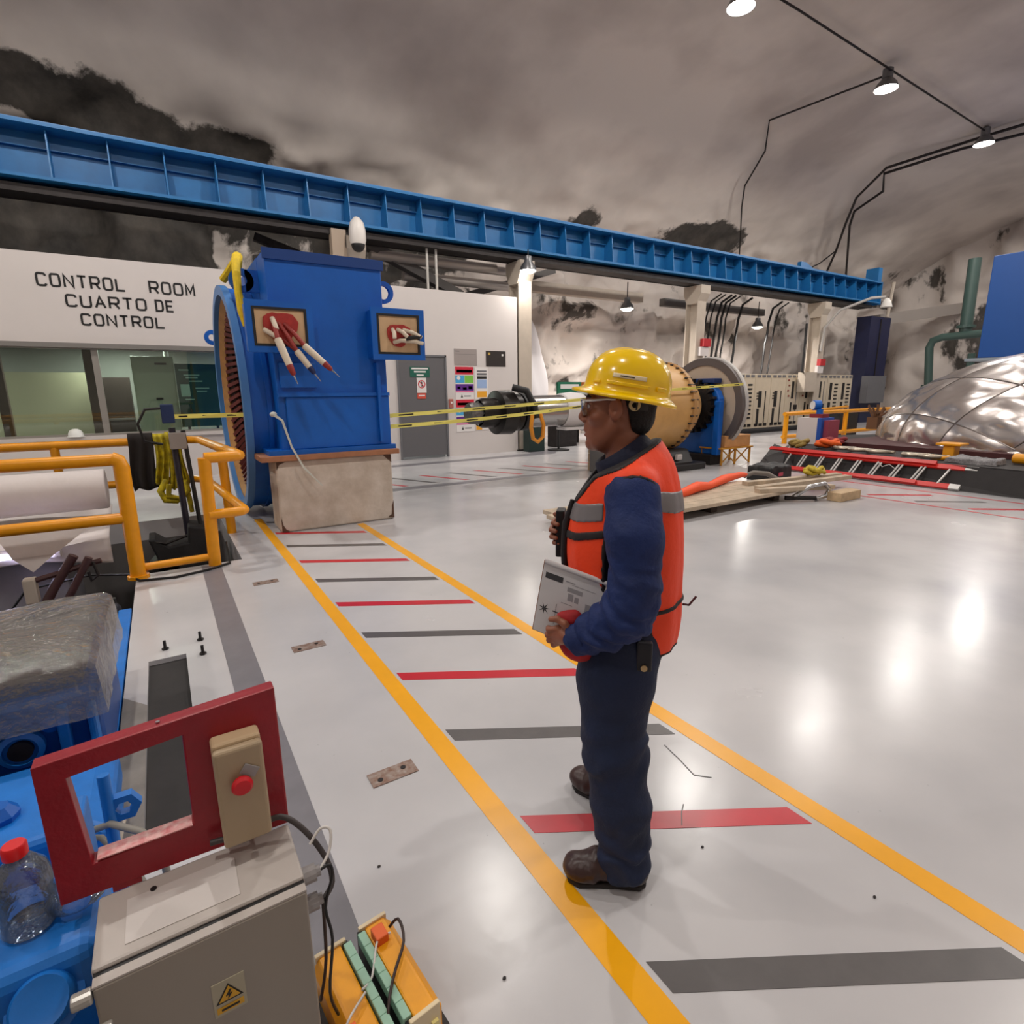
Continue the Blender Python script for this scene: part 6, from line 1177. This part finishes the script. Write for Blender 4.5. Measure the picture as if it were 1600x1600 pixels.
H.halfspace((1, 0, -.25), (-.006-.25*1.56)/1.0308); H.halfspace((0, 0, -1), -1.452)
for sg in (1, -1): H.cap((.012, sg*.0735, 1.590), (.020, sg*.0725, 1.545), .009, .005, .006)
H.disp(lambda p: (fbm(p*np.array([60, 60, 22]), 3, 4)-.5)*.006)
sdf_obj('hair', H, M_hair, man); H = None
# --- shirt with sleeves, collar
M_shirt = mat('navy_shirt', (12, 38, 94), .75, var=.25, vscale=9, bump=.25, bscale=90)
def folds(p, c, ax_, f, seed, amp):
    t = (p-np.array(c)) @ (np.array(ax_)/np.linalg.norm(ax_)); q = fbm(p*14, 3, seed)
    return amp*(np.sin(t*f+q*9)*.45+(fbm(p*np.array([30, 30, 16]), 3, seed+3)-.5)*.9)
T = SDF((-.28, -.36, .70), (.26, .36, 1.52), .0042)
T.ell((-.015, 0, 1.18), (.135, .178, .215), .03); T.ell((-.01, 0, .92), (.132, .170, .24), .05); T.cap((-.03, .13, 1.320), (-.03, -.13, 1.320), .065, .065, .04)
T.cap((-.03, 0, 1.35), (-.015, 0, 1.385), .080, .066, .03)
T.chain([(-.032, .175, 1.305), (-.040, .222, 1.20), (-.045, .243, 1.05)], [.080, .076, .070], .03); T.chain([(-.045, .245, 1.05), (-.025, .240, .975), (.045, .222, .91), (.108, .205, .868)], [.072, .074, .064, .049], .02)
T.chain([(-.032, -.175, 1.305), (-.045, -.25, 1.06)], [.080, .066], .03); T.chain([(-.045, -.25, 1.06), (.05, -.215, 1.06), (.140, -.168, 1.082)], [.066, .055, .046], .02)
T.disp(lambda p: np.where(p[:, 1] > .13, folds(p, (0, 0, 0), (-.5, .2, 1), 110, 3, .006)*(.40+1.5*np.clip((1.14-p[:, 2])*6, 0, 1)), 0)+(fbm(p*9, 3, 8)-.5)*.012)
sdf_obj('shirt', T, M_shirt, man); T = None
cuff = MB().lathe([(.046, 0), (.051, .004), (.051, .045), (.046, .05)], (.088, .211, .881), (.115, -.026, -.055), 28, closed=True); part('cuff', cuff, M_shirt, man, smooth=50, bevel=.002, **k_)
part('cuff', MB().lathe([(.042, 0), (.047, .004), (.047, .04), (.042, .045)], (.115, -.182, 1.076), (.8, .38, .17), 28, closed=True), M_shirt, man, smooth=50, **k_)
M_col = mat('navy_collar', (14, 20, 48), .8, bump=.2, bscale=90)
part('collar', MB().lathe([(.112, -.060), (.120, -.056), (.112, -.02), (.103, .010), (.097, .016), (.092, .010), (.098, -.02), (.104, -.06)], (.004, 0, 1.410), (.55, 0, .83), 40, sx=.86, sy=1.0, closed=True), M_col, man, smooth=60, label='dark navy shirt collar', **k_)
part('collar_tip', MB().lathe([(.110, -.05), (.116, -.05), (.108, .0), (.100, .002)], (.010, 0, 1.385), (.55, 0, .83), 24, sx=.88, sy=1.0, closed=True, a0=R(100), a1=R(260)), M_col, man, smooth=60, **k_)
# --- trousers
M_jean = mat('navy_trousers', (15, 30, 62), .8, var=.25, vscale=7, bump=.25, bscale=120)
J = SDF((-.24, -.32, .03), (.22, .32, 1.0), .0048)
J.ell((-.012, 0, .86), (.132, .165, .15), .04); J.ell((-.075, .0, .80), (.078, .135, .10), .05)
J.chain([(-.008, .088, .83), (0.0, .108, .70), (-.002, .142, .47)], [.122, .116, .100], .04); J.chain([(-.002, .142, .47), (-.030, .168, .28), (-.048, .183, .085)], [.100, .093, .086], .03)
J.chain([(-.0, -.088, .83), (.018, -.108, .70), (.010, -.142, .47)], [.120, .112, .096], .04); J.chain([(.010, -.142, .47), (-.005, -.158, .28), (-.012, -.170, .075)], [.096, .088, .082], .03)
J.halfspace((.25, 0, -1), -.042, .004); J.halfspace((0, 0, 1), .985)
def jf(p):
    a = (fbm(p*9, 3, 2)-.5)*.016+.006*np.sin(p[:, 2]*62+fbm(p*11, 2, 5)*11)*np.clip((.34-p[:, 2])*5, 0, 1)+.005*np.sin(p[:, 2]*55+p[:, 0]*30+fbm(p*9, 2, 6)*9)*np.exp(-((p[:, 2]-.47)/.09)**2)
    return a
J.disp(jf); sdf_obj('trousers', J, M_jean, man); J = None
part('belt', MB().lathe([(.0, 0), (.136, 0), (.138, .004), (.138, .034), (.136, .038), (0, .038)], (-.012, 0, .905), (0, 0, 1), 36, sx=1.02, sy=1.26), mat('belt', (18, 16, 18), .5), man, smooth=50, **k_)
pch = part('belt_pouch', MB().bx(-.105, -.058, .182, .206, .775, .87), mat('pouch', (26, 26, 36), .6), man, bevel=.006, label='dark belt pouch with a brass snap', **k_); part('snap', MB().cyl((-.082, .205, .79), (-.082, .212, .79), .010, n=14), mat('brass', (186, 160, 120), .35, .8), pch, **k_)
part('name_card', MB().bx(-.06, -.025, .186, .190, .785, .86), mat('card', (196, 194, 186), .5), man, label='pale card at the belt', **k_)
# --- boots
M_boot_ = mat('brown_leather', (58, 36, 34), .38, var=.3, vscale=14, bump=.12, bscale=60); M_sole = mat('boot_sole', (30, 24, 24), .7)
def boot(c, a, nm):
    B = SDF((-.15, -.08, -.0), (.21, .08, .16), .003)
    B.ell((.118, .004, .046), (.066, .052, .044), .02); B.cap((-.055, 0, .05), (.06, 0, .058), .044, .046, .03); B.cap((-.045, 0, .05), (-.03, 0, .13), .045, .044, .02); B.cap((.03, 0, .085), (.085, 0, .062), .036, .034, .03)
    B.ell((.138, .004, .050), (.046, .047, .040), .004); B.halfspace((0, 0, -1), -.012, .004)
    B.disp(lambda p: (fbm(p*30, 3, 6)-.5)*.006+.0025*np.sin(p[:, 0]*130)*np.exp(-((p[:, 0]-.075)/.03)**2))
    o = sdf_obj('boot', B, M_boot_, man); o.location = c; o.rotation_euler = (0, 0, a)
    pts = [(p[0]*.93, p[1]*.93) for p in [(.186, .0), (.178, .03), (.14, .052), (.08, .046), (.0, .042), (-.07, .044), (-.095, .025), (-.1, 0), (-.095, -.025), (-.07, -.044), (0, -.042), (.08, -.046), (.14, -.048), (.178, -.028)]]
    s_ = part('sole', MB().prism(pts, 'z', .001, .018), M_sole, o, bevel=.004, **k_); s_.location = (0, 0, 0); return o
boot((-.03, .185, 0), R(5), 'l'); boot((.005, -.165, 0), R(-33), 'r')
# --- vest
M_vest = mat('vest_orange', (255, 68, 12), .62, var=.06, vscale=8, bump=.15, bscale=70); M_trim = mat('vest_trim', (30, 24, 26), .7); M_refl = mat('reflective_grey', (128, 124, 126), .4, .2)
def vest_sdf(off, h=.0042):
    W = SDF((-.28, -.30, .72), (.26, .30, 1.50), h)
    W.ell((-.014, 0, 1.19), (.160+off, .186+off, .34), .04); W.cap((-.032, .16, 1.322), (-.032, -.16, 1.322), .079+off, .079+off, .04); W.ell((-.035, 0, 1.35), (.085+off, .135+off, .098+off), .04)
    W.ell((-.03, 0, .90), (.170+off, .175+off, .30), .06); W.ell((.015, 0, 1.10), (.155+off, .165+off, .22), .04); W.ell((-.085, 0, 1.12), (.105+off, .16+off, .30), .05)
    W.disp(lambda p: (fbm(p*np.array([10, 12, 4]), 3, 12)-.5)*.016+.004*np.sin(p[:, 1]*70+fbm(p*7, 2, 3)*9)*np.clip((1.05-p[:, 2])*3, 0, 1), .05)
    return W
def vest_cut(W, grow=0.):
    # hem, slanting down towards the back; neck; arm holes; open sides; open front
    W.halfspace((-.10, 0, -1), -.775+.0+grow)
    W.halfspace((.55, 0, 1), (1.388+grow)/1.1413, .003); W.halfspace((1.44, 0, 1), (1.460+grow*1.5)/1.7532, .003); W.cap((.045, 0, 1.33), (-.02, 0, 1.56), .080-grow, .100-grow, .004, 'cut'); W.cap((.19, 0, 1.22), (.055, 0, 1.44), .022-grow, .070-grow, .01, 'cut')
    for sg in (1, -1): W.cap((-.035, sg*.240, 1.268), (-.028, sg*.33, 1.25), .100-grow, .102-grow, .004, 'cut'); W.cap((-.022, sg*.205, 1.24), (-.03, sg*.205, .60), .070-grow, .105-grow, .006, 'cut'); 
    W.cap((.17, 0, .6), (.175, 0, 1.30), .016-grow, .016-grow, .003, 'cut')
    return W
W = vest_cut(vest_sdf(0)); vest = sdf_obj('vest', W, M_vest, man, label='orange safety vest'); d0 = W.d; W = None
def vest_band(nm, fn, m, off=.004, grow=.0, **kw):
    W = vest_sdf(off); vest_cut(W, grow); g = np.meshgrid(*[W.lo[i]+W.h*np.arange(W.n[i]) for i in range(3)], indexing='ij', sparse=True)
    W.d = np.maximum(W.d, fn(*g).astype(np.float32)); return sdf_obj(nm, W, m, man, **kw)
slab = lambda z, a, b, c: np.abs(z-a)-b
vest_band('reflective_strip', lambda x, y, z: np.maximum(np.abs(z-(1.235-.24*(x-.12)))-.027, -(x-.05)), M_refl, label='front grey reflective strip')
vest_band('reflective_strip', lambda x, y, z: np.maximum(np.abs(z-(1.275+.25*(x+.15)))-.030, (x+.075)), M_refl, label='back grey reflective strip')
vest_band('strap', lambda x, y, z: np.maximum(np.abs(z-(1.165-.30*(x-.12)))-.012, -(x-.045)), M_trim, .005, label='black front strap')
vest_band('strap', lambda x, y, z: np.maximum(np.abs(z-(.945-.12*(x+.15)))-.007, (x+.04)), M_trim, .005, label='black waist tie')
# black bindings: a slightly larger cut of the vest leaves a rim along arm hole, front edge and hem
W = vest_sdf(.0022); vest_cut(W, .006); W2 = vest_cut(vest_sdf(.0022), -.0035); W.d = np.maximum(W.d, -W2.d); sdf_obj('binding', W, M_trim, man, label='black binding along the vest edges', smooth_it=1); W = W2 = None
part('tie_end', MB().tube([(-.205, .03, .93), (-.225, .02, .925), (-.245, .02, .955)], .004, 6), mat('tie_maroon', (70, 26, 36), .6), man, smooth=60, **k_)
part('front_lining', MB().tube([(.150, .030, 1.26), (.172, .028, 1.18), (.176, .026, 1.08), (.168, .026, .95)], [.008, .012, .012, .008], 8), M_trim, man, smooth=60, **k_)
# --- hard hat
HT = R(-9.5)
hat_m = Matrix.Translation((-.004, 0, 1.578)) @ Matrix.Rotation(HT, 4, 'Y')
M_hat = mat('hat_yellow', (255, 208, 0), .2, coat=.4, spec=.5)
def hat_ring(r, z, th, front=0.):
    c, s = math.cos(th), math.sin(th); a, b = r
    return (a*c+(front*max(0, c)**3), b*s, z)
def hat_surface():
    n = 72; prof = []
    # (rx, ry, z): outside from brim edge to crown
    out = [(.1615, .137, -.006), (.163, .139, -.002), (.161, .137, .003), (.150, .126, .007), (.137, .113, .012), (.1315, .108, .018), (.1300, .1068, .030)]
    for t in np.linspace(.12, 1, 12):
        a = t*PI/2; out.append((.1300*math.cos(a)**.82, .1068*math.cos(a)**.82, .030+.112*math.sin(a)**.93))
    inn = [(.1275*math.cos(t*PI/2)**.82, .1043*math.cos(t*PI/2)**.82, .027+.112*math.sin(t*PI/2)**.93) for t in np.linspace(1, 0.1, 9)]+[(.1275, .1043, .010), (.148, .124, .001), (.160, .136, -.006)]
    vs = []; fs = []
    for (a, b, z) in out+inn:
        for k in range(n):
            th = 2*PI*k/n; c = math.cos(th); rr = z
            brim = max(0, min(1, (a-.131)/.03))
            x = a*c; y = b*math.sin(th); zz = z
            x += brim*(.004 if c > 0 else .006)*abs(c)**2; zz -= brim*(.006*max(0, -c)**2)-brim*.003*max(0, c)**2
            if z > .030:     # shallow fore-aft crown ridges
                hh_ = (z-.03)/.112; zz += .0035*math.exp(-(y/.012)**2)*hh_ + .002*math.exp(-((abs(y)-.045)/.010)**2)*hh_
            vs.append((x, y, zz))
    m = len(out+inn)
    for i in range(m-1):
        for k in range(n): fs.append((i*n+k, i*n+(k+1) % n, (i+1)*n+(k+1) % n, (i+1)*n+k))
    mb = MB().add(vs, fs); return mb
hat = part('hard_hat', hat_surface().xf(hat_m), M_hat, man, smooth=60, label='glossy yellow full-brim hard hat', **k_)
def on_hat(th, z, off=.001):
    hh_ = max(0, z-.03)/.112; a = math.asin(min(1, hh_**(1/.93))); k = math.cos(a)**.82
    return Vector(((.1300*k+off)*math.cos(th), (.1068*k+off)*math.sin(th), z))
def hat_patch(nm, th0, th1, z0, z1, off, m, **kw):
    mb = MB(); mb.grid(lambda u, v: hat_m @ on_hat(th0+(th1-th0)*u, z0+(z1-z0)*v, off), 12, 4)
    o = part(nm, mb, m, hat, smooth=60, **kw); s_ = o.modifiers.new('t', 'SOLIDIFY'); s_.thickness = .0012; s_.offset = 1; return o
hat.parent = man
k2 = dict(w=False)
hat_patch('name_sticker', R(68), R(112), .052, .064, .0012, mat('sticker_cream', (236, 220, 184), .4), label='cream name sticker on the hat', w=False)
hat_patch('sticker_print', R(78), R(96), .0565, .0590, .0026, M_ink, w=False)
hat_patch('rain_ridge', R(62), R(118), .031, .041, .003, M_hat, w=False); hat_patch('accessory_slot', R(128), R(145), .030, .042, .004, M_hat, w=False); hat_patch('accessory_slot', R(-62), R(-118), .031, .041, .003, M_hat, w=False); hat_patch('front_ridge', R(40), R(52), .030, .038, .003, M_hat, w=False)
part('ratchet_knob', MB().lathe([(.008, 0), (.017, 0), (.017, .010), (.008, .010)], (-.030, .078, 1.556), (0, 1, 0), 20, closed=True), mat('knob_cream', (206, 186, 140), .5), man, smooth=40, label='cream ring under the brim', **k_)
part('head_band', MB().lathe([(.086, 0), (.089, 0), (.089, .022), (.086, .022)], (-.002, 0, 1.545), (-.10, 0, 1), 36, sx=.92, sy=1.10, closed=True, a0=R(112), a1=R(248)), mat('band_dark', (30, 28, 28), .6), man, smooth=50, **k_)
# --- clear safety glasses
M_lens_g = clear_mat('glasses_clear', (240, 244, 246), .03, .08)
gl = part('safety_glasses', MB().tube([(.113, .062, 1.569), (.085, .076, 1.571), (.050, .086, 1.574), (.025, .088, 1.572)], [.0035, .0035, .003, .003], 8).tube([(.113, -.062, 1.569), (.085, -.074, 1.570), (.045, -.082, 1.566)], .003, 8).tube([(.113, .062, 1.570), (.128, .04, 1.573), (.133, 0, 1.572), (.128, -.04, 1.573), (.113, -.062, 1.570)], .0022, 8), mat('temple_white', (220, 222, 224), .3), man, smooth=60, label='clear safety glasses', **k_)
def lensf(u, v):
    a = (u-.5)*2; y = a*.064; x = .133-.022*a*a-.006*v*v; return (x, y, 1.571-.046*v*(1-.35*math.exp(-(y/.012)**2)))
part('lens', MB().grid(lensf, 24, 8), M_lens_g, gl, smooth=80, **k_)
# --- things he holds (their own top-level objects, placed in world space through his frame)
MW = Matrix.Translation((1.21, 1.27, 0)) @ Matrix.Rotation(HEAD, 4, 'Z')
cl = thing('clipboard', 'brown clipboard with printed papers held in the left hand of the worker', 'clipboard', MW @ Vector((.16, .17, .86)))
o_, xa, za = Vector((.150, .168, .815)), None, None
P00, P10, P01, P11 = Vector((.262, .162, .868)), Vector((.045, .176, .800)), Vector((.226, .142, 1.092)), Vector((.020, .156, 1.030))
def quad_slab(e0, e1, f0, f1, t0, t1):
    nrm = (P10-P00).cross(P01-P00).normalized(); nrm = nrm if nrm.y > 0 else -nrm
    def q(u, v): return P00*(1-u)*(1-v)+P10*u*(1-v)+P01*(1-u)*v+P11*u*v
    c = [q(e0, f0), q(e1, f0), q(e1, f1), q(e0, f1)]
    vs = [MW @ (p+nrm*t0) for p in c]+[MW @ (p+nrm*t1) for p in c]
    return MB().add(vs, [(0, 3, 2, 1), (4, 5, 6, 7), (0, 1, 5, 4), (1, 2, 6, 5), (2, 3, 7, 6), (3, 0, 4, 7)])
part('board', quad_slab(0, 1, 0, 1, -.004, 0), mat('board_brown', (120, 74, 46), .6), cl, bevel=.0015)
M_sheet = mat('sheet_white', (206, 204, 206), .6); part('papers', quad_slab(.015, .985, .015, .965, 0.0002, .006), M_sheet, cl, bevel=.002); part('top_roll', MB().tube([MW @ (P01*.99+P00*.01+Vector((-.004, .006, 0))), MW @ (P11*.99+P10*.01+Vector((0, .006, 0)))], .008, 10), M_sheet, cl, smooth=60)
M_pri = mat('sheet_print', (60, 60, 64), .6); M_prl = mat('sheet_print_pale', (150, 148, 152), .6); M_prv = mat('sheet_print_violet', (120, 96, 130), .6)
pt_ = .0066
for (a, b, c, d, m_) in ((.06, .32, .78, .86, M_pri), (.36, .50, .82, .835, M_prl), (.46, .80, .80, .808, M_prl), (.40, .62, .70, .76, M_prl), (.42, .50, .58, .68, M_prl), (.52, .58, .58, .66, M_prl), (.68, .80, .50, .62, M_prl), (.28, .285, .20, .48, M_pri), (.24, .34, .36, .375, M_pri), (.34, .44, .24, .34, M_prv), (.44, .455, .24, .40, M_pri), (.36, .455, .395, .405, M_pri), (.5, .72, .38, .41, M_prv), (.62, .72, .33, .36, M_prv), (.34, .5, .52, .53, M_prl), (.52, .66, .45, .46, M_prl)): part('print_mark', quad_slab(a, b, c, d, .006, pt_), m_, cl)
def star(cu, cv, r):
    pts = []
    nrm = (P10-P00).cross(P01-P00).normalized(); nrm = nrm if nrm.y > 0 else -nrm
    for k in range(14):
        rr = r if k % 2 == 0 else r*.28; a = 2*PI*k/14+.2; u, v = cu+rr*math.cos(a)*1.0, cv+rr*math.sin(a); pts.append(P00*(1-u)*(1-v)+P10*u*(1-v)+P01*(1-u)*v+P11*u*v)
    n = len(pts); return MB().add([MW @ (p+nrm*.006) for p in pts]+[MW @ (p+nrm*pt_) for p in pts], [tuple(range(n-1, -1, -1)), tuple(range(n, 2*n))]+[(i, (i+1) % n, n+(i+1) % n, n+i) for i in range(n)])
part('star_mark', star(.12, .36, .085), M_pri, cl, label='black star-shaped mark')
gv = thing('red_glove', 'dark red work glove folded behind the left hand of the worker', 'glove', MW @ Vector((.15, .18, .9)))
G = SDF((.06, .10, .76), (.24, .24, .98), .003); G.ell((.150, .190, .925), (.034, .016, .024), .01); G.ell((.128, .192, .928), (.026, .018, .026), .01); G.ell((.112, .165, .805), (.045, .030, .030), .02); G.ell((.150, .160, .835), (.03, .02, .04), .02); G.disp(lambda p: (fbm(p*40, 3, 2)-.5)*.006)
gobj = sdf_obj('fabric', G, mat('glove_red', (176, 26, 34), .7, var=.3, vscale=20), gv)
gobj.matrix_local = gv.matrix_basis.inverted() @ MW
rd = thing('black_radio', 'black handheld radio held upright against the chest by the right hand', 'radio', MW @ Vector((.2, -.09, 1.03)))
part('body', MB().box((.200, -.094, 1.120), (.030, .058, .165)).xf(MW), M_black, rd, bevel=.005); part('strap', MB().tube([(.19, -.06, 1.05), (.182, -.03, .99), (.176, -.02, .96)], .006, 8).xf(MW), M_black, rd, smooth=60)
